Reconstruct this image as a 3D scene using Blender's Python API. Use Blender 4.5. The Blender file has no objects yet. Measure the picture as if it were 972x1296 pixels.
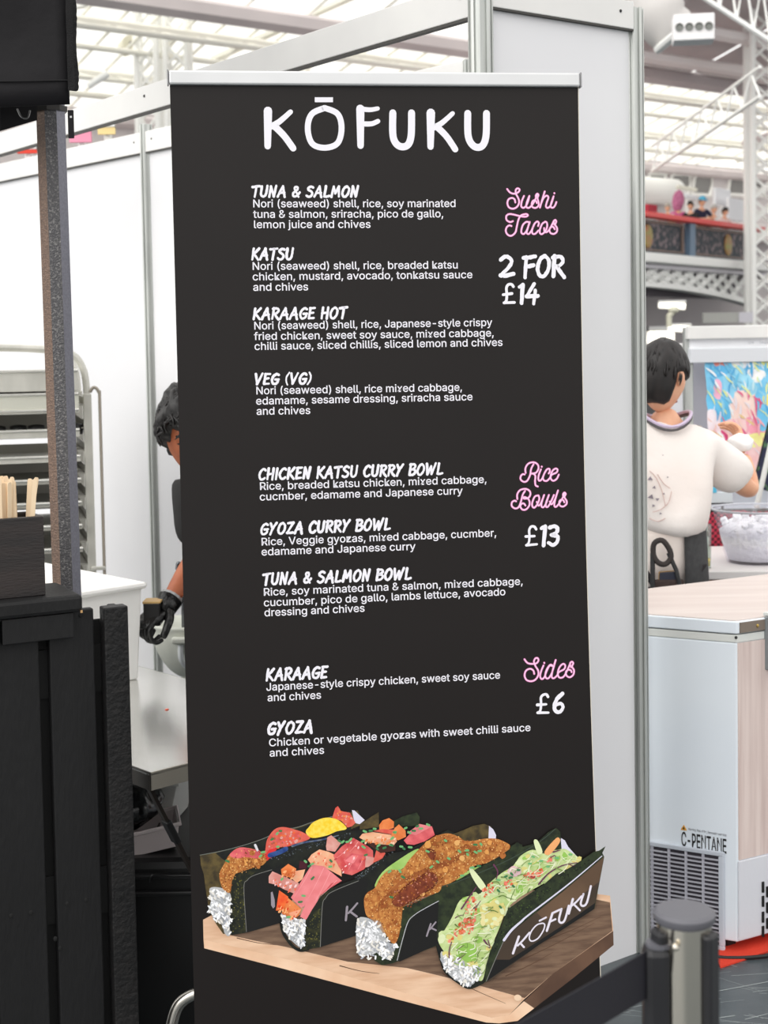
import bpy, bmesh, math, random
from mathutils import Vector, Matrix, noise
random.seed(7)
SC = bpy.context.scene
COL = SC.collection
PI = math.pi
R = math.radians

# ------------------------------------------------------------------ camera
CAM_Z, FPX, PITCH, ROLL, PPX, PPY = 1.6, 1800.0, R(3.0), R(1.0), 486.0, 534.0
_f = Vector((0, math.cos(PITCH), -math.sin(PITCH))); _u = Vector((0, math.sin(PITCH), math.cos(PITCH))); _r = Vector((1, 0, 0))
CR = _r * math.cos(ROLL) - _u * math.sin(ROLL)
CU = _r * math.sin(ROLL) + _u * math.cos(ROLL)
cd = bpy.data.cameras.new('camera'); cam = bpy.data.objects.new('camera', cd); COL.objects.link(cam)
m = Matrix((CR, CU, -_f)).transposed().to_4x4(); m.translation = (0, 0, CAM_Z)
cam.matrix_world = m
cd.sensor_fit = 'VERTICAL'; cd.sensor_height = 17.3; cd.lens = 17.3 * FPX / 1296
cd.shift_y = -(648 - PPY) / 1296
cd.clip_start = 0.05; cd.clip_end = 400
cd.dof.use_dof = True; cd.dof.focus_distance = 2.97; cd.dof.aperture_fstop = 3.2
SC.camera = cam

# ------------------------------------------------------------------ world, key light, exposure
w = bpy.data.worlds.new('sky'); SC.world = w; w.use_nodes = True
bg = w.node_tree.nodes['Background']; bg.inputs[0].default_value = (1.0, 0.985, 0.965, 1); bg.inputs[1].default_value = 1.42
sl = bpy.data.lights.new('skylight_sun', 'SUN'); sl.energy = 2.0; sl.angle = R(70); sl.color = (1, 0.98, 0.95)
so = bpy.data.objects.new('skylight_sun', sl); COL.objects.link(so)
so.rotation_euler = Vector((0.62, 0.50, -0.72)).to_track_quat('-Z', 'Y').to_euler()
SC.view_settings.view_transform = 'Standard'; SC.view_settings.look = 'None'
SC.view_settings.exposure = 0.0; SC.view_settings.gamma = 1.0; SC.view_settings.use_curve_mapping = False
SC.cycles.max_bounces = 8; SC.cycles.transparent_max_bounces = 12
try: SC.cycles.use_denoising = True
except Exception: pass

# ------------------------------------------------------------------ measuring helpers (rays of the calibrated lens)
CAMP = Vector((0, 0, CAM_Z))
def ray(px, py): return CR * ((px - PPX) / FPX) + CU * (-(py - PPY) / FPX) + _f
def atY(px, py, Y): d = ray(px, py); return CAMP + d * (Y / d.y)
def atZ(px, py, z): d = ray(px, py); return CAMP + d * ((z - CAM_Z) / d.z)
def onplane(px, py, P, n): d = ray(px, py); return CAMP + d * ((P - CAMP).dot(n) / d.dot(n))

# ------------------------------------------------------------------ materials
def lin(c):
    o = []
    for v in c[:3]:
        v /= 255.0
        o.append(v / 12.92 if v <= .04045 else ((v + .055) / 1.055) ** 2.4)
    return (*o, 1)
MATS = {}
def mat(name, c, rough=.5, metal=0, c2=None, scale=8, stretch=(1, 1, 1), bump=0, bscale=60, emit=0, spec=.5, contrast=(.35, .65), trans=0, alpha=None, coat=0, sheen=0, detail=3):
    if name in MATS: return MATS[name]
    M = bpy.data.materials.new(name); M.use_nodes = True; nt = M.node_tree; N = nt.nodes; L = nt.links
    b = N['Principled BSDF']; b.inputs['Base Color'].default_value = lin(c); b.inputs['Roughness'].default_value = rough
    b.inputs['Metallic'].default_value = metal; b.inputs['Specular IOR Level'].default_value = spec
    b.inputs['Transmission Weight'].default_value = trans; b.inputs['Coat Weight'].default_value = coat
    tc = N.new('ShaderNodeTexCoord')
    if c2 is not None:
        mp = N.new('ShaderNodeMapping'); mp.inputs['Scale'].default_value = stretch; L.new(tc.outputs['Object'], mp.inputs[0])
        n = N.new('ShaderNodeTexNoise'); n.inputs['Scale'].default_value = scale; n.inputs['Detail'].default_value = detail; L.new(mp.outputs[0], n.inputs['Vector'])
        r = N.new('ShaderNodeValToRGB'); r.color_ramp.elements[0].color = lin(c); r.color_ramp.elements[1].color = lin(c2)
        r.color_ramp.elements[0].position, r.color_ramp.elements[1].position = contrast
        L.new(n.outputs['Fac'], r.inputs[0]); L.new(r.outputs[0], b.inputs['Base Color'])
    if bump:
        n2 = N.new('ShaderNodeTexNoise'); n2.inputs['Scale'].default_value = bscale; n2.inputs['Detail'].default_value = 4
        mp2 = N.new('ShaderNodeMapping'); mp2.inputs['Scale'].default_value = stretch; L.new(tc.outputs['Object'], mp2.inputs[0]); L.new(mp2.outputs[0], n2.inputs['Vector'])
        bp_ = N.new('ShaderNodeBump'); bp_.inputs['Strength'].default_value = bump; bp_.inputs['Distance'].default_value = .01
        L.new(n2.outputs['Fac'], bp_.inputs['Height']); L.new(bp_.outputs[0], b.inputs['Normal'])
    if emit: b.inputs['Emission Color'].default_value = lin(c); b.inputs['Emission Strength'].default_value = emit
    if alpha is not None: b.inputs['Alpha'].default_value = alpha
    MATS[name] = M; return M
def glass(name, tint=(240, 246, 246), mix=.1, rough=.02):
    if name in MATS: return MATS[name]
    M = bpy.data.materials.new(name); M.use_nodes = True; nt = M.node_tree; N = nt.nodes; L = nt.links
    N.remove(N['Principled BSDF']); o = N['Material Output']
    t = N.new('ShaderNodeBsdfTransparent'); t.inputs[0].default_value = lin(tint)
    g = N.new('ShaderNodeBsdfGlossy'); g.inputs['Roughness'].default_value = rough
    x = N.new('ShaderNodeMixShader'); x.inputs[0].default_value = mix
    L.new(t.outputs[0], x.inputs[1]); L.new(g.outputs[0], x.inputs[2]); L.new(x.outputs[0], o.inputs[0])
    MATS[name] = M; return M

# ------------------------------------------------------------------ mesh builder
class MB:
    def __init__(s): s.v = []; s.f = []
    def add(s, vs, fs):
        k = len(s.v); s.v += [tuple(v) for v in vs]; s.f += [tuple(i + k for i in f) for f in fs]; return s
    def box(s, c, d, M=None, bev=0):
        c = Vector(c); hx, hy, hz = d[0] / 2, d[1] / 2, d[2] / 2
        if bev <= 0:
            vs = [Vector((x * hx, y * hy, z * hz)) for z in (-1, 1) for y in (-1, 1) for x in (-1, 1)]
            fs = [(0, 2, 3, 1), (4, 5, 7, 6), (0, 1, 5, 4), (2, 6, 7, 3), (0, 4, 6, 2), (1, 3, 7, 5)]
        else:
            bm = bmesh.new(); bmesh.ops.create_cube(bm, size=1)
            for v in bm.verts: v.co = Vector((v.co.x * d[0], v.co.y * d[1], v.co.z * d[2]))
            bmesh.ops.bevel(bm, geom=bm.edges[:], offset=min(bev, min(d) * .45), segments=2, profile=.5, affect='EDGES')
            vs = [v.co.copy() for v in bm.verts]; fs = [[v.index for v in f.verts] for f in bm.faces]; bm.free()
        if M is not None: vs = [M @ v for v in vs]
        return s.add([v + c for v in vs], fs)
    def tube(s, pts, r, n=10, closed=False, cap=True):
        pts = [Vector(p) for p in pts]; k = len(pts); rs = r if isinstance(r, (list, tuple)) else [r] * k
        rings = []; prev = None
        for i, p in enumerate(pts):
            if closed: t = pts[(i + 1) % k] - pts[i - 1]
            else: t = pts[min(i + 1, k - 1)] - pts[max(i - 1, 0)]
            t = t.normalized() if t.length > 1e-9 else Vector((0, 0, 1))
            if prev is None:
                a = Vector((0, 0, 1)) if abs(t.z) < .9 else Vector((1, 0, 0)); q = (a - t * a.dot(t)).normalized()
            else:
                q = prev - t * prev.dot(t); q = q.normalized() if q.length > 1e-6 else t.orthogonal().normalized()
            prev = q; w_ = t.cross(q)
            rings.append([p + (q * math.cos(2 * PI * j / n) + w_ * math.sin(2 * PI * j / n)) * rs[i] for j in range(n)])
        vs = [v for g in rings for v in g]; fs = []
        for i in range(k if closed else k - 1):
            a = i * n; b = ((i + 1) % k) * n
            for j in range(n): fs.append((a + j, a + (j + 1) % n, b + (j + 1) % n, b + j))
        if cap and not closed:
            fs.append(tuple(range(n - 1, -1, -1))); fs.append(tuple((k - 1) * n + j for j in range(n)))
        return s.add(vs, fs)
    def lathe(s, prof, c=(0, 0, 0), n=32, M=None, sx=1, sy=1):
        c = Vector(c); vs = []; k = len(prof)
        for r_, z in prof:
            for j in range(n):
                v = Vector((r_ * sx * math.cos(2 * PI * j / n), r_ * sy * math.sin(2 * PI * j / n), z)); vs.append((M @ v if M is not None else v) + c)
        fs = [(i * n + j, i * n + (j + 1) % n, (i + 1) * n + (j + 1) % n, (i + 1) * n + j) for i in range(k - 1) for j in range(n)]
        if prof[0][0] > 1e-6: fs.append(tuple(range(n - 1, -1, -1)))
        if prof[-1][0] > 1e-6: fs.append(tuple((k - 1) * n + j for j in range(n)))
        return s.add(vs, fs)
    def prism(s, poly, z0, z1, fn=None):
        k = len(poly); vs = [Vector((p[0], p[1], z0)) for p in poly] + [Vector((p[0], p[1], z1)) for p in poly]
        if fn: vs = [fn(v) for v in vs]
        return s.add(vs, [tuple(range(k - 1, -1, -1)), tuple(range(k, 2 * k))] + [(i, (i + 1) % k, k + (i + 1) % k, k + i) for i in range(k)])
    def ell(s, c, r, M=None, n=16, m_=10, fn=None):
        vs = []; c = Vector(c)
        for i in range(m_ + 1):
            th = PI * i / m_
            for j in range(n):
                ph = 2 * PI * j / n; v = Vector((r[0] * math.sin(th) * math.cos(ph), r[1] * math.sin(th) * math.sin(ph), r[2] * math.cos(th)))
                if fn: v = fn(v)
                vs.append((M @ v if M is not None else v) + c)
        fs = [(i * n + j, (i + 1) * n + j, (i + 1) * n + (j + 1) % n, i * n + (j + 1) % n) for i in range(m_) for j in range(n)]
        return s.add(vs, fs)
    def mesh(s, name, smooth=False):
        me = bpy.data.meshes.new(name); me.from_pydata(s.v, [], s.f); me.validate(); me.update()
        if smooth:
            for p in me.polygons: p.use_smooth = True
        return me

def link(name, me, material, parent=None, smooth_angle=None):
    o = bpy.data.objects.new(name, me); COL.objects.link(o)
    if material is not None:
        me.materials.clear(); me.materials.append(material)
    if parent is not None: o.parent = parent
    return o
def part(name, mb, material, parent=None, smooth=False, auto=None, label=None, kind=None, loc=None, bev=0):
    me = mb.mesh(name, smooth); o = link(name, me, material, parent)
    bm = bmesh.new(); bm.from_mesh(me); bmesh.ops.recalc_face_normals(bm, faces=bm.faces[:])
    if auto:
        for e in bm.edges:
            if len(e.link_faces) == 2 and e.calc_face_angle(0) > R(auto): e.smooth = False
        for f in bm.faces: f.smooth = True
    bm.to_mesh(me); bm.free()
    if bev:
        b = o.modifiers.new('bevel', 'BEVEL'); b.width = bev; b.segments = 2; b.limit_method = 'ANGLE'
    if label: o['label'] = label
    if kind: o['kind'] = kind
    if loc is not None: o.location = loc
    return o
def tag(o, label=None, cat=None, group=None, kind=None):
    if label: o['label'] = label
    if cat: o['category'] = cat
    if group: o['group'] = group
    if kind: o['kind'] = kind
    return o
def thing(name, label, cat, loc=(0, 0, 0), rotz=0, group=None):
    o = bpy.data.objects.new(name, None); COL.objects.link(o); o.empty_display_size = .05
    o.location = loc; o.rotation_euler = (0, 0, rotz)
    return tag(o, label, cat, group)
def copy_tree(o, parent=None):
    c = o.copy(); COL.objects.link(c); c.parent = parent
    for ch in list(o.children): copy_tree(ch, c)
    return c
def frame_mat(xdir, ydir, origin):
    x = Vector(xdir).normalized(); y = Vector(ydir).normalized(); z = x.cross(y)
    M_ = Matrix((x, y, z)).transposed().to_4x4(); M_.translation = origin; return M_
def crom(pts, n=6, closed=False):
    pts = [Vector(p) for p in pts]; k = len(pts); out = []
    if k < 3 and not closed: return [pts[0].lerp(pts[1], i / n) for i in range(n + 1)]
    rng = range(k) if closed else range(k - 1)
    for i in rng:
        g = (lambda j: pts[j % k]) if closed else (lambda j: pts[max(0, min(k - 1, j))])
        p0, p1, p2, p3 = g(i - 1), g(i), g(i + 1), g(i + 2)
        for q in range(n):
            t = q / n
            out.append(.5 * ((2 * p1) + (p2 - p0) * t + (2 * p0 - 5 * p1 + 4 * p2 - p3) * t * t + (3 * p1 - p0 - 3 * p2 + p3) * t ** 3))
    if not closed: out.append(pts[-1])
    return out

# ================================================================== SETTING
M_white = mat('white_panel', (236, 236, 238), .45, c2=(230, 230, 233), scale=1.5)
M_rail = mat('white_header', (236, 235, 232), .4, c2=(228, 227, 225), scale=4)
M_alu = mat('aluminium_extrusion', (205, 208, 204), .36, .55, c2=(180, 183, 180), scale=30, stretch=(1, 1, .08))
M_blackgap = mat('black_plastic', (22, 22, 23), .5)
M_floor = mat('slate_floor', (84, 92, 95), .28, c2=(66, 73, 77), scale=5, bump=.05, bscale=30, spec=.5)
A = Vector((.804, .595, 0)); B = Vector((-.64, .768, 0)); UP = Vector((0, 0, 1))

mb = MB(); mb.box((0, 22, -.05), (90, 100, .1)); fl = part('floor', mb, M_floor); tag(fl, 'dark slate grey exhibition hall floor with scuffs', kind='structure')
# floor scuffs: thin pale scratches, relief on the floor
mb = MB(); rnd = random.Random(3)
for i in range(46):
    c = atZ(rnd.uniform(735, 972), rnd.uniform(1215, 1296), 0.0006); a = rnd.uniform(-.5, .7) - .3; l = rnd.uniform(.01, .07) * (3 if i % 9 == 0 else 1); wd = rnd.uniform(.0006, .0018)
    d = Vector((math.cos(a), math.sin(a), 0)); n = Vector((-d.y, d.x, 0))
    mb.add([c - d * l - n * wd, c + d * l, c + d * l + n * wd, c - d * l + n * wd * .3], [(0, 1, 2, 3)])
part('scuff_mark', mb, mat('scuff_grey', (165, 172, 172), .6), fl, kind='stuff')
mb = MB(); P = atZ(938, 1247, .001); mb.add([P + Vector((-1.2, -.42, 0)), P + Vector((.9, .3, 0)), P + Vector((.9, .3028, 0)), P + Vector((-1.2, -.4172, 0))], [(0, 1, 2, 3)])
part('floor_seam', mb, mat('scuff_grey', (165, 172, 172), .6), fl)

def oct_post(parent, p, z1, r=.026, z0=0, rot=0, name='post'):
    """grooved octagonal shell-scheme upright"""
    prof = []
    for k in range(8):
        a0 = rot + k * PI / 4; d = Vector((math.cos(a0), math.sin(a0))); t = Vector((-d.y, d.x)); h = r * math.tan(PI / 8)
        for s, dd in ((-h * .98, r), (-h * .42, r), (-h * .36, r - .006), (h * .36, r - .006), (h * .42, r), (h * .98, r)):
            q = d * dd + t * s; prof.append((p.x + q.x, p.y + q.y))
    mb = MB(); mb.prism(prof, z0, z1)
    return part(name, mb, M_alu, parent)
def wall_seg(parent, p, q, z1, rail_h, th=.006, rail=True, z0=0):
    d = (q - p); L = d.length; d.normalize(); n = Vector((-d.y, d.x, 0)); c = (p + q) / 2
    Mx = Matrix((d, n, UP)).transposed()
    mb = MB(); mb.box(Vector((c.x, c.y, (z0 + z1) / 2)), (L - .03, th, z1 - z0), Mx); part('panel', mb, M_white, parent)
    if rail:
        mb = MB(); mb.box(Vector((c.x, c.y, z1 - rail_h / 2)), (L - .035, .034, rail_h), Mx); part('header_rail', mb, M_rail, parent, bev=.002)
        mb = MB(); mb.box(Vector((c.x, c.y, z1 - rail_h - .002)), (L - .035, .03, .004), Mx); part('rail_shadow_gap', mb, mat('dark_seal', (70, 68, 64), .6), parent)
        for s in (-1, 1):
            sc = c + d * s * (L / 2 - .065) - n * .0172 * (1 if n.y > 0 else -1)
            mb = MB(); mb.ell((sc.x, sc.y, z1 - rail_h * .42), (.004, .004, .004), n=8, m_=5); part('screw', mb, M_blackgap, parent)

def setting(name, label):
    o = bpy.data.objects.new(name, None); COL.objects.link(o); o['kind'] = 'structure'; o['label'] = label; return o
CORNER = Vector((.257, 3.58, 0)) * .944; RPOST = Vector((.694, 3.89, 0)) * .944; HW_ = 2.45
wr = setting('wall_right', 'white exhibition partition behind the menu banner with aluminium posts')
oct_post(wr, CORNER, 2.57, .0275, rot=R(16)); oct_post(wr, RPOST, 2.45, .0222, rot=R(14))
wall_seg(wr, CORNER, RPOST, 2.463, .070)
# fascia beam running away to the left
tb = setting('trim_1', 'long white fascia beam running over the food stall')
b0 = atZ(604, 23, 2.370); b1 = atZ(0, 198, 2.370); b0.z = b1.z = 0; b1 = b0 + (b1 - b0) * 1.15; d = (b1 - b0).normalized(); n = Vector((-d.y, d.x, 0)); Mx = Matrix((d, n, UP)).transposed(); c = (b0 + b1) / 2; L = (b1 - b0).length
mb = MB(); mb.box(Vector((c.x, c.y, 2.417)), (L, .018, .083), Mx); part('fascia_board', mb, M_rail, tb, bev=.002)
mb = MB(); mb.box(Vector((c.x, c.y, 2.372)), (L, .016, .006), Mx); part('fascia_groove', mb, mat('dark_seal', (70, 68, 64), .6), tb)
for t in (.05, L * .5):
    s = b0 + d * t - n * -.0  - n * .016 * (1 if n.y > 0 else -1); s = b0 + d * t + Vector((-.006, -.006, 0))
    mb = MB(); mb.ell((s.x, s.y, 2.426), (.005, .005, .005), n=8, m_=5); part('screw', mb, M_blackgap, tb)
# stall back wall
wl = setting('wall_left', 'white stall back wall of panels between aluminium posts')
W0 = atZ(184.5, 158, 2.53); W0.z = 0; WD = atZ(48, 212.6, 2.416) - atZ(213, 178, 2.416); WD.z = 0; WD.normalize()
pts = [W0 - WD * 1.85, W0 - WD * .93, W0, W0 + WD * 1.42, W0 + WD * 2.6]
for i, p in enumerate(pts): oct_post(wl, p, 2.53 if i else 2.5, .0255, rot=R(10))
for p, q in zip(pts, pts[1:]): wall_seg(wl, p, q, 2.5, .084)
mb = MB(); Mx = Matrix((WD, Vector((-WD.y, WD.x, 0)), UP)).transposed()

# ------------------------------------------------------------------ the hall: roof, far wall
HA = A.copy(); HC = Vector((.595, -.804, .27))
P1 = atY(880, 208, 45); NR = HA.cross(HC).normalized()
def onroof(px, py): return onplane(px, py, P1, NR)
ctop = (onroof(880, 92) - P1); tC = ctop.dot(HC - HA * HC.dot(HA)) / (HC - HA * HC.dot(HA)).length_squared
M_steel = mat('white_painted_steel', (246, 246, 243), .5)
M_bar = mat('glazing_bar', (240, 238, 228), .5)
M_pink = mat('pinkish_grey_soffit', (214, 204, 204), .7, c2=(196, 187, 188), scale=.4)
ceil = setting('ceiling', 'glazed hall roof with steel purlins and pale glazing bars')
RM = Matrix((HA, (HC - HA * HC.dot(HA)).normalized(), NR)).transposed()
def rp(a, c, h=0): return P1 + HA * a + HC * c + NR * h
s_up = -1 if NR.z > 0 else 1     # towards the inside of the hall
pane_mb = MB(); q = [rp(0, 0) - P1, rp(1.42, 0) - P1, rp(1.42, tC) - P1, rp(0, tC) - P1]; pane_mb.add(q, [(0, 1, 2, 3)])
pme = pane_mb.mesh('pane'); pme.materials.append(glass('roof_glass', (250, 250, 246), .06))
lp = MB(); lp.add([rp(0, tC + .1) - P1, rp(1.42, tC + .1) - P1, rp(1.42, tC + 9) - P1, rp(0, tC + 9) - P1], [(0, 1, 2, 3)]); lpm = lp.mesh('pane'); lpm.materials.append(glass('roof_glass', (250, 250, 246), .06))
lb = MB(); lb.tube([rp(0, tC) - P1, rp(0, tC + 9) - P1], .035, 5); lbm = lb.mesh('glazing_bar'); lbm.materials.append(M_bar)
for i in range(-24, -8):
    for me_, nm_ in ((lpm, 'pane'), (lbm, 'glazing_bar')): o = bpy.data.objects.new(nm_, me_); COL.objects.link(o); o.parent = ceil; o.location = rp(i * 1.5 + .04, 0)
for i in range(-24, 8):
    o = bpy.data.objects.new('pane', pme); COL.objects.link(o); o.parent = ceil; o.location = rp(i * 1.5 + .04, 0)
bar_mb = MB(); bar_mb.tube([Vector((0, 0, 0)), rp(0, tC) - P1], .035, 5); bme = bar_mb.mesh('glazing_bar'); bme.materials.append(M_bar)
for i in range(-24, 9):
    o = bpy.data.objects.new('glazing_bar', bme); COL.objects.link(o); o.parent = ceil; o.location = rp(i * 1.5, 0) 
for i in range(-24, 9):
    o = bpy.data.objects.new('glazing_bar', bme); COL.objects.link(o); o.parent = ceil; o.location = rp(i * 1.5 + .75, 0, s_up * .05); o.scale = (1, 1, 1)
for k, (cc, r_) in enumerate(((0, .16), (.22, .07), (.4, .11), (.62, .06), (.8, .13), (1.0, .22))):
    mb = MB(); mb.tube([rp(-38, tC * cc, s_up * .25), rp(14, tC * cc, s_up * .25)], r_, 6); part('purlin', mb, M_bar if k not in (0, 5) else M_pink, ceil)
    if k in (2, 4):
        mb = MB()
        for i in range(-36, 14): mb.tube([rp(i * 1.0, tC * cc, s_up * .25), rp(i * 1.0 + .5, tC * cc + .5, s_up * .6), rp(i + 1.0, tC * cc, s_up * .25)], .03, 4)
        mb.tube([rp(-38, tC * cc + .5, s_up * .6), rp(14, tC * cc + .5, s_up * .6)], .05, 5)
        part('purlin_lattice', mb, M_bar, ceil, kind='stuff')
# solid roof panels above the glazing (boards with ribs between)
for i in range(-2, 4):
    mb = MB(); mb.add([rp(i * 6, tC), rp(i * 6 + 5.9, tC), rp(i * 6 + 5.9, tC + 15), rp(i * 6, tC + 15)], [(0, 1, 2, 3)]); part('soffit_panel', mb, M_pink, ceil)
for cc in (1.2, 2.6, 4.4):
    mb = MB(); mb.tube([rp(-12, tC + cc, s_up * .5), rp(20, tC + cc, s_up * .5)], .16, 6); part('roof_beam', mb, mat('pale_beam', (236, 228, 227), .6), ceil)
for i in range(-1, 6):
    mb = MB(); mb.tube([rp(i * 5 + 2, tC - 1.2, s_up * 1.3), rp(i * 5 + 6, tC + 3, s_up * .6), rp(i * 5 + 9, tC + 8, s_up * .6)], .14, 6); part('roof_beam', mb, mat('mauve_beam', (206, 193, 193), .6), ceil)

# far gallery wall below the glazing, with its dark windows
wb = setting('wall_back', 'far pale grey gallery wall under the glazed roof')
wn = Vector((A.y, -A.x, 0))
def wv(a, z, h=0): p = P1 + A * a + wn * h; return Vector((p.x, p.y, z))
mb = MB(); mb.add([wv(-38, 0), wv(16, 0), wv(16, P1.z), wv(-38, P1.z)], [(0, 1, 2, 3)]); part('plaster', mb, mat('gallery_plaster', (214, 208, 208), .8, c2=(196, 190, 192), scale=.3), wb)
for i, (x0, x1) in enumerate(((822, 838), (851, 870), (880, 898), (925, 942), (948, 966))):
    def q(px, py, h=.06): return onplane(px, py, P1 + wn * h, wn)
    a, b_, c_, d_ = q(x0, 219), q(x1 + 4, 221), q(x1, 248), q(x0 - 5, 246)
    a.z = b_.z; d_.z = c_.z
    f = setting('window_%d' % (i + 1), 'dark sloping gallery window pane in the far wall'); mb = MB(); mb.add([a, b_, c_, d_], [(0, 1, 2, 3)]); part('pane', mb, mat('dim_glass', (122, 120, 118), .2), f)
    mb = MB(); mb.tube([a, b_, c_, d_], .09, 4, closed=True); part('window_frame', mb, M_steel, f)
    f.parent = None
mb = MB(); mb.box(wv(0, P1.z - 2.1, .5), (52, .8, .5), Matrix((A, wn, UP)).transposed()); part('cornice', mb, mat('pale_beam', (236, 228, 227), .6), wb)

# ------------------------------------------------------------------ lattice columns and trusses
def lattice_col(parent, base, w_, z0, z1, dirx, pitch=None, r=.05, name='column_face'):
    pitch = pitch or w_; mb = MB()
    for s in (-1, 1): mb.tube([base + dirx * s * w_ / 2 + UP * z0, base + dirx * s * w_ / 2 + UP * z1], r * 1.3, 6)
    z = z0; k = 0
    while z < z1:
        mb.tube([base + dirx * (w_ / 2) * (1 if k % 2 else -1) + UP * z, base + dirx * (w_ / 2) * (-1 if k % 2 else 1) + UP * (z + pitch)], r * .6, 5)
        mb.tube([base + dirx * (w_ / 2) * (-1 if k % 2 else 1) + UP * z, base + dirx * (w_ / 2) * (1 if k % 2 else -1) + UP * (z + pitch)], r * .6, 5)
        z += pitch; k += 1
    return part(name, mb, M_steel, parent, kind='stuff')
def truss(parent, p, q, h, n, r=.05, updir=UP, name='truss_web'):
    mb = MB(); mb.tube([p, q], r * 1.6, 6); part('lower_chord', mb, M_steel, parent)
    mb = MB(); mb.tube([p + updir * h, q + updir * h], r * 1.3, 6); part('upper_chord', mb, M_steel, parent)
    mb = MB()
    for i in range(n):
        a = p.lerp(q, i / n); c_ = p.lerp(q, (i + 1) / n); m_ = (a + c_) / 2 + updir * h
        mb.tube([a, m_, c_], r * .8, 5)
    part(name, mb, M_steel, parent, kind='stuff')
for lbl, pxs, cat_ in (('white lattice column rising left of the menu banner, left of the pair', (172, 197), 0), ('white lattice column rising left of the menu banner, right of the pair', (209, 236), 0)):
    xa, xb = atY(pxs[0], 60, 30), atY(pxs[1], 60, 30); base = Vector(((xa.x + xb.x) / 2, 30, 0))
    t = thing('lattice_column', lbl, 'column', base, group='lattice columns of the hall')
    lattice_col(t, Vector((0, 0, 0)), (xb.x - xa.x), 0, 14, Vector((1, 0, 0)), .5); lattice_col(t, Vector((0, .5, 0)), (xb.x - xa.x), 0, 14, Vector((1, 0, 0)), .5)
xa, xb = atY(953, 200, 34), atY(986, 200, 34)
t = thing('lattice_column', 'thick white lattice column at the end of the balcony', 'column', (((xa.x + xb.x) / 2), 34, 0), group='lattice columns of the hall')
lattice_col(t, Vector((0, 0, 0)), xb.x - xa.x, 0, 16, Vector((1, 0, 0)), .55, .06); lattice_col(t, Vector((0, .6, 0)), xb.x - xa.x, 0, 16, Vector((1, 0, 0)), .55, .06)
p, q = atY(826, 216, 32), atY(962, 122, 27)
t = thing('roof_truss', 'white diagonal roof truss against the bright glazing on the right', 'truss', p)
truss(t, Vector((0, 0, 0)), q - p, .55, 7, .028)
p, q = atY(868, -18, 20), atY(975, 52, 20)
t = thing('roof_truss', 'white roof truss crossing the top right corner', 'truss', p)
truss(t, Vector((0, 0, 0)), q - p, .7, 5, .024)
p, q = atY(40, 18, 33), atY(470, -60, 30)
t = thing('roof_truss', 'white roof truss behind the stall gazebo at top left', 'truss', p)
truss(t, Vector((0, 0, 0)), q - p, .8, 14, .05)
p, q = atY(270, 75, 33), atY(480, -20, 30)
t = thing('roof_tie_beam', 'slanting pale tie beam under the roof left of the corner post', 'beam', p)
mb = MB(); mb.tube([Vector((0, 0, 0)), q - p], .09, 6); part('bar', mb, M_bar, t)

# round ceiling spotlights and tube lights
def tube_light(px0, px1, py, Y, lbl, h=8):
    a, b_ = atY(px0, py, Y), atY(px1, py + 2, Y); t = thing('tube_light', lbl, 'light', (a + b_) / 2, group='tube lights in the hall'); v = (b_ - a) / 2; r = h / FPX * Y / 2
    mb = MB(); mb.tube([-v, v], r, 10); part('tube', mb, mat('lit_tube', (255, 250, 236), .4, emit=1.6), t)
    mb = MB(); mb.box((0, 0, r * 1.3), (v.length * 2.05, r * 2.2, r * .7)); part('housing', mb, M_steel, t)
tube_light(902, 930, 206, 38, 'lit tube light hanging above the balcony people')
tube_light(834, 867, 386, 30, 'lit tube light right under the balcony arch')
tube_light(846, 874, 415, 31, 'lit tube light lowest, above the dark haired man')
tube_light(806 + 14, 852, 427, 34, 'broad warm lit light panel behind the dark hair', 18)
P = atY(160, 57, 31); t = thing('spotlight', 'round beige spotlight beside the left lattice column', 'light', P)
mb = MB(); mb.tube([Vector((-.1, .35, 0)), Vector((.12, -.2, 0))], .17, 16); part('housing', mb, mat('beige_metal', (214, 210, 190), .5), t)
mb = MB(); mb.tube([Vector((.12, -.2, 0)), Vector((.14, -.24, 0))], .03, 8); part('bulb', mb, M_blackgap, t)
P = atY(124, 101, 28); t = thing('spotlight', 'white cylindrical spotlight angled beside the gazebo edge', 'light', P)
mb = MB(); mb.tube([Vector((-.2, 0, -.12)), Vector((.2, 0, .12))], .07, 12); part('housing', mb, M_steel, t)
# floodlight box with four lamps on a duct
P = atY(878, 35, 15); t = thing('floodlight_box', 'white box floodlight with four round lamps under the roof', 'light', P, R(-8))
mb = MB(); mb.box((-.0, .1, 0), (.42, .3, .27)); part('housing', mb, mat('floodlight_white', (238, 236, 236), .5), t, bev=.01)
mb = MB(); mb.tube([Vector((-.12, .2, .02)), Vector((-.3, 1.3, .05))], .05, 8); part('bracket', mb, M_steel, t)
for k in range(4):
    mb = MB(); x = -.15 + k * .1
    mb.lathe([(.042, 0), (.042, .012), (.036, .012), (.03, 0.002), (.018, -.004), (.0, -.004)], (x, -.052, 0), 18, Matrix.Rotation(R(90), 3, 'X')); part('lamp', mb, mat('lamp_reflector', (120, 122, 118), .3, .6), t)
P = atY(824, 20, 16.3); t = thing('air_duct', 'pale curved ventilation duct beside the floodlight box', 'duct', P)
mb = MB(); mb.tube(crom([(-.1, .2, 1.2), (0, .1, .5), (.1, 0, 0), (.25, .05, -.16)]), [.3] * 13 + [.28] * 6, 20); part('pipe', mb, mat('duct_grey', (206, 202, 199), .6), t, smooth=True)
mb = MB(); mb.tube([Vector((.0, .1, .46)), Vector((.0, .1, .5))], .32, 20); part('flange', mb, mat('duct_grey', (206, 202, 199), .6), t)

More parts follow.
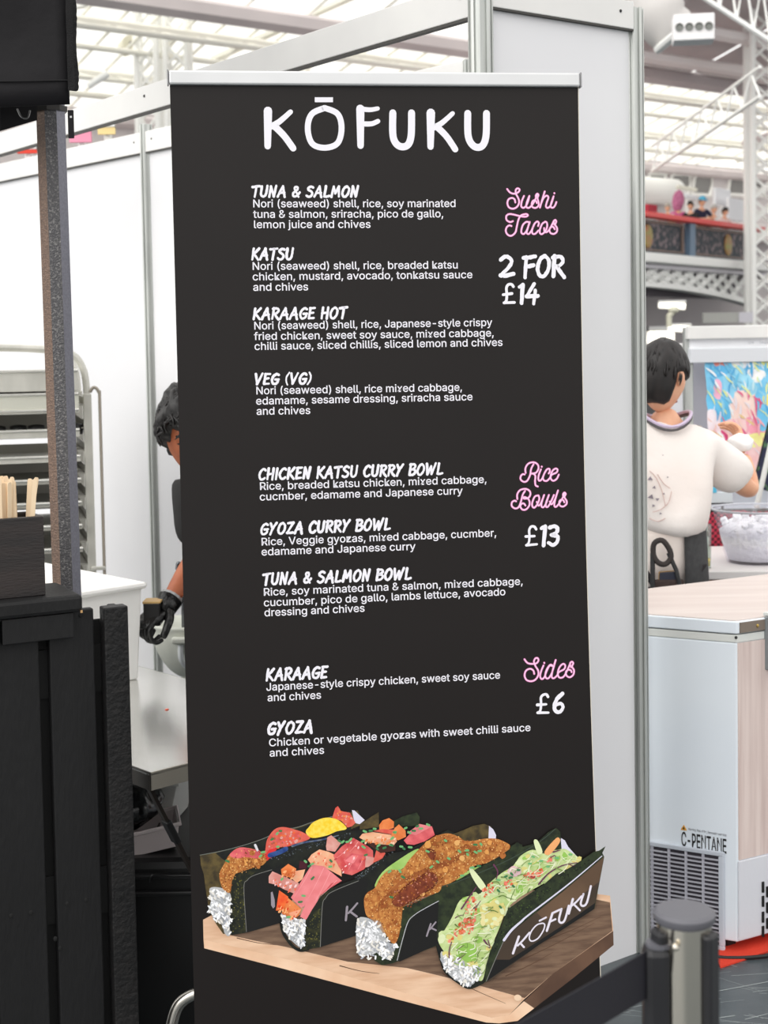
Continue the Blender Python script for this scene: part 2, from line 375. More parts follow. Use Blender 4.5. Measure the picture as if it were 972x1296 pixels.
# ------------------------------------------------------------------ balcony
BD = Vector((.62, .79, 0)).normalized(); BN = Vector((BD.y, -BD.x, 0))
B0 = atY(820, 270, 32)
bal = setting('balcony', 'white iron balcony with red handrail and dark panels'); bal.location = (B0.x, B0.y, 0)
BMx = Matrix((BD, BN, UP)).transposed()
def bv(a, z, h=0): p = BD * a + BN * h; return Vector((p.x, p.y, z))
zr = B0.z; BW = MAXB = 5.9
k_ = 32 / FPX
def bz(py, a=0): return zr - (py - 270) * k_ * (1 + .0)   # heights measured at the near end
def bbox(name, a0, a1, z0, z1, m_, h=0, th=.1, bev=0):
    mb = MB(); mb.box(bv((a0 + a1) / 2, (z0 + z1) / 2, h), (a1 - a0, th, z1 - z0), BMx); return part(name, mb, m_, bal, bev=bev)
M_red = mat('red_rail', (226, 62, 58), .35); M_dkblue = mat('dark_blue_iron', (62, 78, 92), .5)
bbox('handrail', -6, BW, bz(277), bz(270), M_red, .12, .3, bev=.03)
M_orn = mat('ornate_panel', (36, 46, 54), .6, c2=(134, 116, 120), scale=9, contrast=(.5, .62), detail=6)
bbox('balustrade_panel', -6, 1.75, bz(318), bz(278), M_orn, 0, .06); bbox('balustrade_panel', 2.05, BW - .25, bz(318), bz(278), M_orn, 0, .06)
bbox('balustrade_post', 1.76, 2.04, bz(320), bz(277), mat('blue_grey_post', (104, 126, 148), .5), .1, .14)
M_brz = mat('bronze_trim', (128, 108, 98), .5)
for a0, a1 in ((-6, 1.6), (2.2, BW - .3)):
    for z0, z1 in ((bz(317), bz(315)), (bz(282), bz(280))): bbox('panel_border', a0, a1, z0, z1, M_brz, .05, .04)
    for a_ in (a0, a1): bbox('panel_border', a_ - .04, a_ + .04, bz(317), bz(281), M_brz, .05, .04)
for a_ in (4.1, -.1):
    mb = MB(); mb.ell(bv(a_, bz(299), .05), (.22, .04, .27), BMx, 14, 8); part('medallion', mb, mat('bronze_orange', (176, 112, 76), .5, c2=(150, 150, 80), scale=6), bal)
bbox('balustrade_base', -6, BW, bz(321), bz(318), M_dkblue, .03, .14)
bbox('girder_flange', -6, BW + .3, bz(333), bz(321), M_steel, .1, .5, bev=.03); bbox('girder_flange', -6, BW + .3, bz(339), bz(334), mat('shade_white', (214, 210, 216), .6), 0, .3)
bbox('floor_slab', -6, BW + 8, bz(333), bz(326), M_pink, -4, 8)
def arch(a): return 362 + 28 * max(0, (a + .5) / 6.4) ** 2.0 * .8
mb = MB(); N_ = 24
top = [bv(-6 + 12.1 * i / N_, bz(arch(-6 + 12.1 * i / N_) - 7), .05) for i in range(N_ + 1)]; bot = [bv(-6 + 12.1 * i / N_, bz(arch(-6 + 12.1 * i / N_)), .05) for i in range(N_ + 1)]
for i in range(N_):
    for s in (1,):
        ring = [top[i], bot[i], bot[i + 1], top[i + 1]]; off = BN * -.3
        mb.add(ring + [r_ + off for r_ in ring], [(0, 1, 2, 3), (7, 6, 5, 4), (1, 5, 6, 2), (0, 3, 7, 4)])
part('arched_girder', mb, M_steel, bal)
for i in range(-14, 16):
    for s in (0, 1):
        a0 = i * .62; a1 = a0 + .95
        if a0 < -5.8 or a1 > 5.9: continue
        z_b = bz(arch((a0 + a1) / 2) - 6); z_t = bz(340)
        p, q = (bv(a0, z_t, 0), bv(a1, z_b, 0)) if s else (bv(a1, z_t, 0), bv(a0, z_b, 0))
        mb = MB(); mb.tube([p, q], .075, 4); part('lattice_strut', mb, M_steel, bal)
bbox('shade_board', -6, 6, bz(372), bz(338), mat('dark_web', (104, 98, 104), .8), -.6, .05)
# space below the balcony: dim back wall, sign, boxes
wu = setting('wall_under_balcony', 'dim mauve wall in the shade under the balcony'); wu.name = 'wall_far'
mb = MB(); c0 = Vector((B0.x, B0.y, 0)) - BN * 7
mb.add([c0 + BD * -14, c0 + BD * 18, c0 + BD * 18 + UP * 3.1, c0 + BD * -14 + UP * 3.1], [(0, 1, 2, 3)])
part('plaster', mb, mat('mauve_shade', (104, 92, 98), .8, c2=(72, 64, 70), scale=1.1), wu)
for k, (px0, px1, py0, py1, Y, c_, lbl) in enumerate(((889, 948, 396, 408, 33, (168, 168, 164), 'long pale grey hanging sign under the balcony'),)):
    a, b_ = atY(px0, py0, Y), atY(px1, py1, Y); t = thing('hanging_sign', lbl, 'sign', ((a.x + b_.x) / 2, Y, (a.z + b_.z) / 2))
    mb = MB(); mb.box((0, 0, 0), (b_.x - a.x, .08, a.z - b_.z)); part('board', mb, mat('sign_grey', c_, .6), t)
    mb = MB(); mb.box(((b_.x - a.x) * .42, -.05, 0), ((b_.x - a.x) * .3, .04, a.z - b_.z)); part('end_panel', mb, mat('sign_pale', (200, 198, 206), .6), t)
P = atY(848, 400, 29); t = thing('security_camera_arm', 'cream jointed bracket lamp hanging under the balcony', 'light', P)
mb = MB(); mb.tube([Vector((.1, 0, .12)), Vector((-.02, 0, .0)), Vector((-.02, 0, -.22))], .06, 8); part('arm', mb, mat('cream_metal', (206, 204, 184), .5), t)
mb = MB(); mb.ell((.08, 0, .12), (.12, .1, .07)); part('head', mb, mat('cream_metal', (206, 204, 184), .5), t, smooth=True)

# ================================================================== MENU BANNER
Q = [(215.5, 106), (731.5, 109), (760.5, 919), (248.5, 948)]
dd = [ray(*q) for q in Q]
S_ = Matrix((dd[0], -dd[1], dd[2])).transposed().inverted() @ dd[3]
PT = [dd[0] * S_[0], dd[1] * S_[1], dd[2] * S_[2], dd[3]]; kk = .85 / (PT[1] - PT[0]).length; PT = [p * kk + CAMP for p in PT]
U_ = (PT[1] - PT[0]); U_.z = 0; U_.normalize(); V_ = (PT[3] - PT[0] + PT[2] - PT[1]); V_ = (V_ - U_ * V_.dot(U_) * 1.0 + U_ * V_.dot(U_)); V_.normalize()
TOPC = (PT[0] + PT[1]) / 2; VN = (V_ - U_ * V_.dot(U_)).normalized(); SK = V_.dot(U_)   # small sideways lean
XA = (U_ + V_ * -SK).normalized() if False else U_
Z_ = -VN; Y_ = Z_.cross(U_)   # away from camera
ang = math.atan2(U_.y, U_.x)
# rotate the sheet in its own plane by the lean
lean = math.asin(max(-1, min(1, SK)))
LZ = (Z_ * math.cos(lean) - U_ * math.sin(lean)); LX = (U_ * math.cos(lean) + Z_ * math.sin(lean))
LX = ((PT[1] - PT[0]).normalized() + (PT[2] - PT[3]).normalized()).normalized(); LY = LZ.cross(LX).normalized(); LZ = LX.cross(LY).normalized()
SW = Matrix((LX, LY, LZ)).transposed().to_4x4(); SW.translation = TOPC
SWI = SW.inverted()
SH = (TOPC.z - .075) / LZ.z
BOT = TOPC - LZ * SH
ban = thing('roll_up_banner', 'tall black roll-up menu banner with white and pink lettering and photo of seaweed tacos', 'banner', (BOT.x, BOT.y, 0), ang)
BI = (Matrix.Translation((BOT.x, BOT.y, 0)) @ Matrix.Rotation(ang, 4, 'Z')).inverted()
def bp(px, py):
    p = SWI @ onplane(px, py, TOPC, LY); return (p.x, p.z)
M_sheet = mat('black_vinyl', (19, 14, 13), .5, spec=.3, c2=(21, 16, 15), scale=3)
L0 = bp(215.5, 106); R0 = bp(731.5, 109)
NS = 40; mb = MB(); HW = .425
for i in range(NS + 1):
    z = -SH * i / NS; f_ = min(1, max(0, -z / 1.9))
    xr = HW - .0075 * math.sin(PI * f_) + .003 * f_; xl = -HW - .001
    mb.v += [(xl, 0, z), (xr, 0, z), (xr, .0015, z), (xl, .0015, z)]
for i in range(NS):
    a = i * 4; b_ = a + 4
    mb.f += [(a, b_, b_ + 1, a + 1), (a + 1, b_ + 1, b_ + 2, a + 2), (a + 2, b_ + 2, b_ + 3, a + 3), (a + 3, b_ + 3, b_, a)]
sheet = part('printed_sheet', mb, M_sheet, ban); sheet.matrix_local = BI @ SW
# white edge of the vinyl on the right
mb = MB(); ptsr = [(HW - .0075 * math.sin(PI * min(1, s / NS * SH / 1.9)) + .003 * min(1, s / NS * SH / 1.9) + .0008, .001, -SH * s / NS) for s in range(NS + 1)]
mb.tube(ptsr, .0011, 5); o = part('cut_edge', mb, mat('vinyl_edge', (222, 214, 200), .5), sheet)
# top clamp bar
mb = MB(); mb.box((0.0, -.001, .0115), (.856, .016, .029), bev=.004); bar = part('top_rail', mb, mat('silver_rail', (220, 221, 222), .32, .35, c2=(206, 207, 208), scale=3), ban); bar.matrix_local = BI @ SW
for s in (-1, 1):
    mb = MB(); mb.box((s * .4295, -.001, .0115), (.003, .018, .031), bev=.001); o = part('end_cap', mb, mat('grey_cap', (140, 140, 142), .5), ban); o.matrix_local = BI @ SW
# cassette base with feet, and the support pole behind
mb = MB(); mb.box((0, 0, .045), (.87, .11, .07), bev=.02); part('cassette', mb, mat('silver_cassette', (190, 190, 192), .35, .7), ban)
for s in (-1, 1):
    mb = MB(); mb.box((s * .3, 0, .006), (.05, .26, .012), bev=.004); part('foot', mb, mat('silver_cassette', (190, 190, 192), .35, .7), ban)
pole_top = BI @ (TOPC + LY * .02); mb = MB(); mb.tube([Vector((0, .02, .07)), pole_top], .008, 8); part('support_pole', mb, M_alu, ban)

LAYER = [0]
def flat(name, polys, material, label=None, lay=None, parent=None):
    """flat print on the sheet; polys: (x, z) lists"""
    if lay is None: LAYER[0] += 1; lay = LAYER[0]
    y = -.00004 * lay - .0004
    me = bpy.data.meshes.new(name); vs = []; fs = []
    for ip, p in enumerate(polys):
        k = len(vs); vs += [(q[0], y - (ip % 8) * 4.5e-6, q[1]) for q in p]; fs.append(tuple(range(k, k + len(p))))
    me.from_pydata(vs, [], fs)
    bm = bmesh.new(); bm.from_mesh(me); bmesh.ops.triangulate(bm, faces=[f for f in bm.faces if len(f.verts) > 4])
    for f in bm.faces:
        if f.normal.y > 0: f.normal_flip()
    bm.to_mesh(me); bm.free()
    o = link(name, me, material, parent or sheet)
    if label: o['label'] = label
    return o
def ribbon(pts, w_, seg=5, taper=(1, 1), smooth=True, wob=0, rnd=None):
    """stroke outline quads from a centre line; pts (x, z)"""
    P3 = [Vector((p[0], p[1], 0)) for p in pts]
    if smooth and len(P3) > 2: P3 = crom(P3, seg)
    elif len(P3) == 2: P3 = [P3[0].lerp(P3[1], i / 4) for i in range(5)]
    n = len(P3); L = []; Rr = []; out = []
    for i, p in enumerate(P3):
        t = (P3[min(i + 1, n - 1)] - P3[max(i - 1, 0)]); t = t.normalized() if t.length else Vector((1, 0, 0)); nn = Vector((-t.y, t.x, 0))
        f_ = i / (n - 1); ww = w_ / 2 * (taper[0] * (1 - f_) + taper[1] * f_)
        a, b_ = ww, ww
        if wob: a *= 1 + rnd.uniform(-wob, wob); b_ *= 1 + rnd.uniform(-wob, wob)
        L.append(p + nn * a); Rr.append(p - nn * b_)
    for i in range(n - 1): out.append([(L[i].x, L[i].y), (L[i + 1].x, L[i + 1].y), (Rr[i + 1].x, Rr[i + 1].y), (Rr[i].x, Rr[i].y)])
    for e, q, ww in ((0, P3[0], taper[0]), (1, P3[-1], taper[1])):
        r_ = w_ / 2 * ww; out.append([(q.x + r_ * math.cos(a * PI / 5), q.y + r_ * math.sin(a * PI / 5)) for a in range(10)])
    return out
M_ink = mat('white_ink', (236, 234, 242), .5); M_pk1 = mat('pink_ink', (232, 140, 196), .5); M_pk2 = mat('pale_pink_ink', (255, 208, 236), .5)

FONT = None
try:
    import os
    FONT = bpy.data.fonts.load(os.path.join(bpy.utils.system_resource('DATAFILES'), 'fonts', 'Inter.woff2'))   # Blender's own bundled interface font
except Exception: FONT = None
def font_mesh(txt, bold=0.0):
    cu = bpy.data.curves.new('t', 'FONT'); cu.body = txt; cu.size = 1; cu.offset = bold; cu.resolution_u = 3
    if FONT: cu.font = FONT
    ob = bpy.data.objects.new('t', cu); COL.objects.link(ob); dg = bpy.context.evaluated_depsgraph_get(); me = bpy.data.meshes.new_from_object(ob.evaluated_get(dg))
    bpy.data.objects.remove(ob); bpy.data.curves.remove(cu); return me
CAPH = max(v.co.y for v in font_mesh('N').vertices)
def text_line(name, txt, p0, p1, size, bold=.012, material=None, parent=None, label=None):
    me = font_mesh(txt, bold); a, b_ = Vector((*bp(*p0), 0)), Vector((*bp(*p1), 0)); xs = [v.co.x for v in me.vertices]; x0, x1 = min(xs), max(xs)
    d = b_ - a; L = d.length; d.normalize(); n = Vector((-d.y, d.x, 0)); sx = L / (x1 - x0)
    for v in me.vertices:
        q = a + d * ((v.co.x - x0) * sx) + n * (v.co.y * size / CAPH); v.co = (q.x, -.0005, q.y)
    bm = bmesh.new(); bm.from_mesh(me)
    for f in bm.faces:
        if f.normal.y > 0: f.normal_flip()
    bm.to_mesh(me); bm.free(); me.name = name
    o = link(name, me, material or M_ink, parent or sheet)
    if label: o['label'] = label
    return o
LN = [("Nori (seaweed) shell, rice, soy marinated", 320.5, 262.4, 576.5, 262), ("tuna & salmon, sriracha, pico de gallo,", 320.5, 275.7, 561, 275), ("lemon juice and chives", 321.5, 288.7, 469, 288.3),
("Nori (seaweed) shell, rice, breaded katsu", 319.8, 341.5, 579.3, 339.7), ("chicken, mustard, avocado, tonkatsu sauce", 319.8, 354.8, 597.9, 352), ("and chives", 320.5, 368, 390, 367.4),
("Nori (seaweed) shell, rice, Japanese-style crispy", 321.9, 417, 623, 412.5), ("fried chicken, sweet soy sauce, mixed cabbage,", 321.5, 430.3, 624.8, 425.8), ("chilli sauce, sliced chillis, sliced lemon and chives", 322.2, 442.9, 636, 437.7),
("Nori (seaweed) shell, rice mixed cabbage,", 324.5, 499.1, 584.7, 494.5), ("edamame, sesame dressing, sriracha sauce", 324.2, 512.1, 598, 506.5), ("and chives", 324.8, 525, 392.7, 523.8),
("Rice, breaded katsu chicken, mixed cabbage,", 329.1, 620.1, 615.7, 611), ("cucmber, edamame and Japanese curry", 328.8, 633.4, 585.6, 625.4),
("Rice, Veggie gyozas, mixed cabbage, cucmber,", 331.1, 690.4, 628, 678.8), ("edamame and Japanese curry", 331, 703, 526, 695.8),
("Rice, soy marinated tuna & salmon, mixed cabbage,", 334, 754, 661.5, 740), ("cucumber, pico de gallo, lambs lettuce, avocado", 334, 767.4, 639.6, 753.2), ("dressing and chives", 334.8, 780, 461.5, 774),
("Japanese-style crispy chicken, sweet soy sauce", 337.1, 874.2, 632.9, 858.6), ("and chives", 338.7, 887.5, 406.4, 884), ("Chicken or vegetable gyozas with sweet chilli sauce", 340.6, 944.6, 671.4, 925), ("and chives", 341.3, 957.5, 410.2, 953.7)]
for t_, x0, y0, x1, y1 in LN: text_line('menu_text_line', t_, (x0, y0), (x1, y1), .0154, .008)

# brush capitals, unit box: x 0..w, y 0..1
G = {
'A': (.72, [[(.04, 0), (.2, .5), (.4, 1)], [(.4, 1), (.52, .5), (.66, -.04)], [(.16, .36), (.6, .4)]]),
'B': (.64, [[(.14, 1), (.1, 0)], [(.08, .97), (.45, .98), (.56, .78), (.4, .58), (.14, .52)], [(.14, .52), (.5, .5), (.6, .26), (.42, .04), (.1, .02)]]),
'C': (.62, [[(.58, .86), (.42, .98), (.18, .8), (.07, .42), (.2, .06), (.42, .02), (.58, .16)]]),
'E': (.56, [[(.14, .98), (.1, .02)], [(.1, .97), (.52, 1)], [(.12, .52), (.44, .56)], [(.1, .03), (.52, .06)]]),
'F': (.62, [[(.18, .95), (.14, -.04)], [(.04, .9), (.36, .93), (.62, .98)], [(.16, .46), (.54, .54)]]),
'G': (.66, [[(.6, .88), (.42, .98), (.18, .78), (.08, .4), (.2, .06), (.44, .04), (.58, .2), (.6, .42)], [(.36, .44), (.66, .46)]]),
'H': (.66, [[(.12, 1), (.1, 0)], [(.56, 1.02), (.54, -.02)], [(.1, .46), (.58, .54)]]),
'I': (.24, [[(.14, 1), (.1, 0)]]),
'K': (.66, [[(.13, 1.0), (.1, 0)], [(.6, 1), (.32, .64), (.13, .46)], [(.2, .5), (.4, .26), (.62, -.02)]]),
'L': (.54, [[(.14, 1), (.1, .04)], [(.1, .04), (.32, .02), (.54, .1)]]),
'M': (.86, [[(.1, 0), (.2, 1)], [(.2, 1), (.4, .34)], [(.4, .34), (.66, 1)], [(.66, 1), (.76, 0)]]),
'N': (.7, [[(.1, 0), (.14, 1)], [(.14, 1), (.5, .02)], [(.5, .02), (.6, 1.04)]]),
'O': (.7, [[(.42, 1), (.2, .84), (.07, .42), (.18, .06), (.4, .02), (.6, .34), (.62, .76), (.42, 1)]]),
'R': (.64, [[(.14, 1), (.1, 0)], [(.06, .92), (.42, .98), (.56, .76), (.4, .54), (.16, .48)], [(.26, .5), (.44, .2), (.64, -.04)]]),
'S': (.6, [[(.54, .9), (.36, .98), (.14, .86), (.14, .66), (.36, .52), (.52, .34), (.44, .08), (.2, .0), (.04, .1)]]),
'T': (.64, [[(.02, .92), (.64, 1)], [(.36, .96), (.32, -.02)]]),
'U': (.66, [[(.1, 1), (.1, .3), (.22, .03), (.42, .05), (.54, .3), (.58, 1.02)]]),
'V': (.66, [[(.06, 1), (.26, .02)], [(.26, .02), (.62, 1.02)]]),
'W': (.94, [[(.06, 1), (.2, .02)], [(.2, .02), (.48, .78)], [(.48, .78), (.58, .02)], [(.58, .02), (.88, 1.06)]]),
'Y': (.64, [[(.08, 1), (.28, .54)], [(.6, 1.04), (.3, .5), (.14, -.04)]]),
'Z': (.62, [[(.08, .94), (.56, .98)], [(.56, .98), (.08, .05)], [(.08, .05), (.6, .06)]]),
'&': (.74, [[(.68, .42), (.46, .08), (.18, .06), (.12, .34), (.44, .66), (.42, .94), (.22, .92), (.22, .7), (.44, .34), (.62, .0)]]),
'(': (.32, [[(.3, 1.08), (.12, .72), (.1, .3), (.26, -.08)]]), ')': (.32, [[(.08, 1.08), (.24, .74), (.22, .3), (.04, -.08)]]),
'1': (.3, [[(.02, .86), (.22, .96)], [(.22, .96), (.16, 0)]]),
'2': (.64, [[(.06, .82), (.3, .97), (.54, .8), (.46, .5), (.06, .08)], [(.06, .08), (.34, .08), (.64, .14)]]),
'3': (.6, [[(.1, .88), (.36, .98), (.52, .84), (.44, .62), (.2, .52)], [(.26, .52), (.52, .46), (.54, .2), (.34, .02), (.06, .1)]]),
'4': (.76, [[(.52, 1), (.08, .34)], [(.08, .34), (.74, .36)], [(.58, .66), (.5, -.04)]]),
'6': (.62, [[(.5, .96), (.22, .68), (.1, .3), (.22, .04), (.44, .06), (.56, .28), (.44, .46), (.2, .4)]]),
'£': (.66, [[(.6, .84), (.5, .96), (.32, .96), (.22, .8), (.24, .5), (.22, .16), (.1, .04)], [(.04, .46), (.52, .48)], [(.08, .03), (.66, .04)]]),
' ': (.34, [])}
brnd = random.Random(5)
def brush_line(name, txt, p0, p1, h, wk=.2, gap=.1, slant=.1, label=None, material=None, wob=.14):
    a, b_ = Vector(bp(*p0)), Vector(bp(*p1)); d = b_ - a; L = d.length; d.normalize(); n = Vector((-d.y, d.x))
    tot = sum(G[c][0] for c in txt) + gap * (len(txt) - 1); sx = L / tot; x = 0; polys = []
    for c in txt:
        for st in G[c][1]:
            pts = []
            for (u, v) in st:
                v += brnd.uniform(-.02, .02); q = a + d * ((x + u + slant * (v - .5)) * sx) + n * (v * h); pts.append((q.x, q.y))
            wd = h * wk * (.72 if c in '£()' else 1)
            polys += ribbon(pts, wd, 5, (brnd.uniform(.9, 1.1), brnd.uniform(.75, 1.05)), wob=0 if c == '£' else wob, rnd=brnd)
        x += G[c][0] + gap
    return flat(name, polys, material or M_ink, label, lay=1)
for t_, x0, y0, x1, y1, h in (("TUNA & SALMON", 318.7, 249, 453.8, 249, 13), ("KATSU", 318.7, 328.5, 371.2, 328.2, 13.5), ("KARAAGE HOT", 320.5, 404, 438.7, 402.7, 13.5), ("VEG (VG)", 322.3, 486.5, 394.3, 485.5, 13),
    ("CHICKEN KATSU CURRY BOWL", 327.6, 607.2, 560.6, 600, 13.5), ("GYOZA CURRY BOWL", 330, 676.6, 494.3, 670, 13.5), ("TUNA & SALMON BOWL", 332.6, 740, 520.4, 732.6, 13.5), ("KARAAGE", 337, 861.2, 414.4, 857.5, 14), ("GYOZA", 339, 929.7, 396, 926.5, 14.5)):
    brush_line('menu_heading', t_, (x0, y0), (x1, y1), h * .00164, .24, slant=.13)
for tx_, x0, x1, yb, h_ in (('2', 632.4, 650.3, 351, 27), ('FOR', 661.5, 714.5, 350, 26), ('£', 636.2, 651.5, 384, 25), ('14', 657, 681.5, 383.5, 24), ('£', 664.6, 679.8, 690.5, 25), ('13', 684.5, 707.3, 690, 25), ('£', 679, 694.5, 903, 25), ('6', 699.5, 714, 902, 25)):
    brush_line('price_text', tx_, (x0, yb), (x1, yb - .4), h_ * .00164, .2, gap=.06, slant=.04)

# logo, stroke centres read off the sheet
def px_strokes(name, strokes, tf, wpx, material, taper=None, label=None, lay=1, wob=0):
    polys = []
    for st in strokes:
        tp = (1, 1)
        if isinstance(st, tuple): st, ww, tp = st
        else: ww = wpx
        polys += ribbon([bp(*tf(p)) for p in st], ww * .00164, 6, tp)
    return flat(name, polys, material, label, lay=lay)
T4 = lambda p: (320 + p[0] / 3.0375, 110 + p[1] / 3.0375)
px_strokes('logo_letter', [([(58, 92), (57, 228)], 9.6, (1.1, .85)), ([(145, 96), (104, 132), (72, 152)], 7.6, (.8, 1.05)), ([(80, 148), (120, 188), (155, 236)], 8.6, (1, .95))], T4, 9, M_ink)
px_strokes('logo_letter', [([(276, 81), (226, 105), (211, 160), (228, 218), (277, 234), (326, 216), (341, 158), (326, 104), (276, 81)], 7.4, (1, 1))], T4, 7.4, M_ink)
flat('logo_letter', [[bp(*T4(p)) for p in ((238, 40), (308, 40), (308, 59), (238, 59))]], M_ink, lay=1)
px_strokes('logo_letter', [([(413, 84), (414, 226)], 10.4, (1, .8)), ([(410, 84), (450, 88), (480, 83)], 6.6, (1, .8)), ([(415, 142), (455, 142), (481, 132)], 7.4, (.9, .8))], T4, 9, M_ink)
px_strokes('logo_letter', [([(538, 100), (539, 190), (560, 226), (592, 226), (608, 190), (610, 100)], 9, (1, 1))], T4, 9, M_ink)
px_strokes('logo_letter', [([(684, 100), (683, 230)], 9.6, (1.15, .85)), ([(768, 102), (730, 136), (698, 156)], 7.2, (.8, 1.05)), ([(706, 152), (744, 190), (778, 240)], 8.4, (1, .95))], T4, 9, M_ink)
px_strokes('logo_letter', [([(826, 102), (828, 190), (850, 228), (880, 228), (896, 190), (898, 102)], 9, (1, 1))], T4, 9, M_ink)

S1 = lambda p: (630 + p[0] / 9.72, 230 + p[1] / 9.72)
S2 = lambda p: (630 + p[0] / 9.72, 575 + p[1] / 9.72)
S3 = lambda p: (650 + p[0] / 10.8, 820 + p[1] / 10.8)
sushi = [[(115, 90), (150, 132), (200, 148), (250, 130), (268, 98), (245, 82), (222, 100), (222, 145), (250, 200), (262, 250), (240, 305), (190, 332), (140, 318), (118, 270), (130, 220), (170, 200), (205, 215), (215, 255)],
    [(322, 175), (295, 240), (288, 300), (312, 322), (345, 300), (372, 240), (388, 175)], [(388, 175), (355, 260), (352, 310), (378, 322), (410, 300), (450, 240), (485, 160)],
    [(470, 205), (468, 170), (485, 148), (500, 165), (488, 200), (500, 250), (500, 295), (465, 322), (425, 310), (418, 265), (440, 230), (470, 240), (480, 262)],
    [(577, 120), (545, 225), (518, 318)], [(525, 290), (560, 205), (600, 172), (622, 195), (600, 260), (592, 305), (615, 322), (650, 290), (686, 180)], [(686, 180), (655, 270), (652, 312), (682, 318), (705, 290), (720, 250)], [(695, 140), (696, 144)]]
tacos = [[(185, 485), (150, 496), (108, 470), (106, 420), (145, 398), (210, 408), (280, 425), (340, 430), (370, 415), (350, 398), (300, 408), (272, 430), (250, 480), (232, 560), (215, 625), (165, 665), (120, 650), (98, 605), (110, 560), (140, 538), (168, 545)],
    [(390, 500), (350, 495), (310, 530), (290, 590), (292, 630), (320, 642), (355, 600), (392, 500)], [(392, 495), (360, 600), (358, 635), (385, 640), (420, 590), (450, 520), (485, 490), (505, 510), (495, 545)],
    [(430, 560), (420, 610), (430, 640), (460, 640), (500, 600)], [(585, 492), (545, 520), (518, 590), (520, 635), (548, 642), (590, 600), (608, 540), (600, 500), (580, 492)], [(570, 570), (575, 610), (600, 620), (640, 580), (690, 480)],
    [(695, 530), (688, 495), (705, 470), (718, 490), (706, 530), (728, 570), (725, 615), (690, 642), (648, 630), (635, 590), (655, 555), (685, 560), (700, 585)]]
rice_ = [[(342, 228), (340, 170), (375, 115), (440, 98), (490, 125), (500, 175), (470, 225), (415, 238)], [(440, 120), (410, 180), (395, 260), (360, 325), (320, 338), (282, 310), (282, 270), (305, 245), (330, 248)], [(420, 232), (460, 260), (458, 330), (465, 380), (492, 396)],
    [(530, 185), (505, 250), (498, 305), (515, 325), (545, 300), (575, 230), (605, 185), (635, 180), (638, 215), (625, 235)], [(570, 240), (555, 290), (570, 322), (605, 325), (640, 290), (665, 250), (720, 225), (735, 190), (712, 175), (675, 200), (650, 260), (655, 305), (685, 325), (725, 300), (750, 250)], [(540, 150), (541, 154)]]
bowls = [[(240, 550), (240, 490), (275, 440), (340, 425), (390, 450), (400, 495), (375, 535), (325, 545), (312, 530), (345, 530), (385, 565), (388, 625), (350, 675), (305, 680), (278, 645), (290, 610), (320, 605), (340, 630)], [(335, 450), (305, 500), (285, 580), (255, 650), (210, 665), (172, 635), (175, 590), (205, 570), (225, 578)],
    [(500, 505), (455, 520), (425, 590), (425, 640), (450, 655), (485, 615), (510, 550), (500, 505)], [(480, 585), (500, 630), (530, 600), (570, 500)], [(570, 500), (540, 590), (538, 640), (560, 650), (590, 610), (628, 500)], [(628, 500), (595, 590), (592, 640), (615, 645), (650, 590), (690, 500)], [(640, 580), (660, 615), (700, 560), (740, 445)],
    [(740, 445), (705, 560), (695, 630), (715, 645), (750, 610), (800, 530), (820, 480)], [(812, 530), (802, 495), (818, 470), (835, 488), (820, 528), (845, 570), (845, 610), (805, 642), (765, 630), (755, 590), (775, 560), (805, 565), (818, 590)]]
sides = [[(148, 155), (190, 205), (250, 218), (310, 210), (340, 170), (325, 138), (295, 145), (278, 190), (300, 250), (335, 310), (335, 375), (295, 435), (235, 455), (175, 435), (150, 375), (170, 310), (225, 285), (270, 310), (282, 355)],
    [(408, 240), (375, 320), (362, 390), (385, 425), (420, 400), (450, 320), (490, 245), (540, 250)], [(545, 250), (500, 230), (450, 300), (432, 380), (455, 418), (490, 400), (530, 320), (575, 165)], [(575, 165), (535, 300), (520, 390), (545, 415), (590, 380), (620, 330), (690, 290), (705, 240), (675, 218), (630, 260), (605, 330), (612, 390), (650, 408), (700, 370), (780, 200)],
    [(785, 265), (770, 215), (795, 188), (815, 210), (798, 255), (825, 305), (815, 365), (770, 400), (725, 380), (715, 330), (740, 300), (780, 305), (792, 330)], [(418, 202), (420, 208)]]
for st, tf in ((sushi, S1), (tacos, S1), (rice_, S2), (bowls, S2), (sides, S3)):
    px_strokes('neon_script_word', st, tf, 2.6, M_pk1, lay=1, label='pink script word'); px_strokes('neon_script_core', st, tf, 1.3, M_pk2, lay=2)

# ------------------------------------------------------------------ the printed food photograph
C3 = lambda p: (250 + p[0] / 6.173, 1010 + p[1] / 6.173)
C4 = lambda p: (340 + p[0] / 6.075, 1010 + p[1] / 6.075)
C5 = lambda p: (440 + p[0] / 4.418, 1020 + p[1] / 4.418)
C6 = lambda p: (540 + p[0] / 4.05, 1030 + p[1] / 4.05)
C0 = lambda p: p
photo = part('food_photo', MB().add([(0, .0004, -1.6), (.001, .0004, -1.6), (0, .0004, -1.601)], [(0, 1, 2)]), M_sheet, sheet) if False else None
def PF(name, tf, pts, m_, smooth=True, label=None):
    pts = [tf(p) for p in pts]
    if smooth: pts = [(v.x, v.y) for v in crom([Vector((*p, 0)) for p in pts], 4, closed=True)]
    return flat(name, [[bp(*p) for p in pts]], m_, label)
def inside(p, poly):
    x, y = p; c = False; j = len(poly) - 1
    for i in range(len(poly)):
        if (poly[i][1] > y) != (poly[j][1] > y) and x < (poly[j][0] - poly[i][0]) * (y - poly[i][1]) / (poly[j][1] - poly[i][1]) + poly[i][0]: c = not c
        j = i
    return c
frnd = random.Random(11)
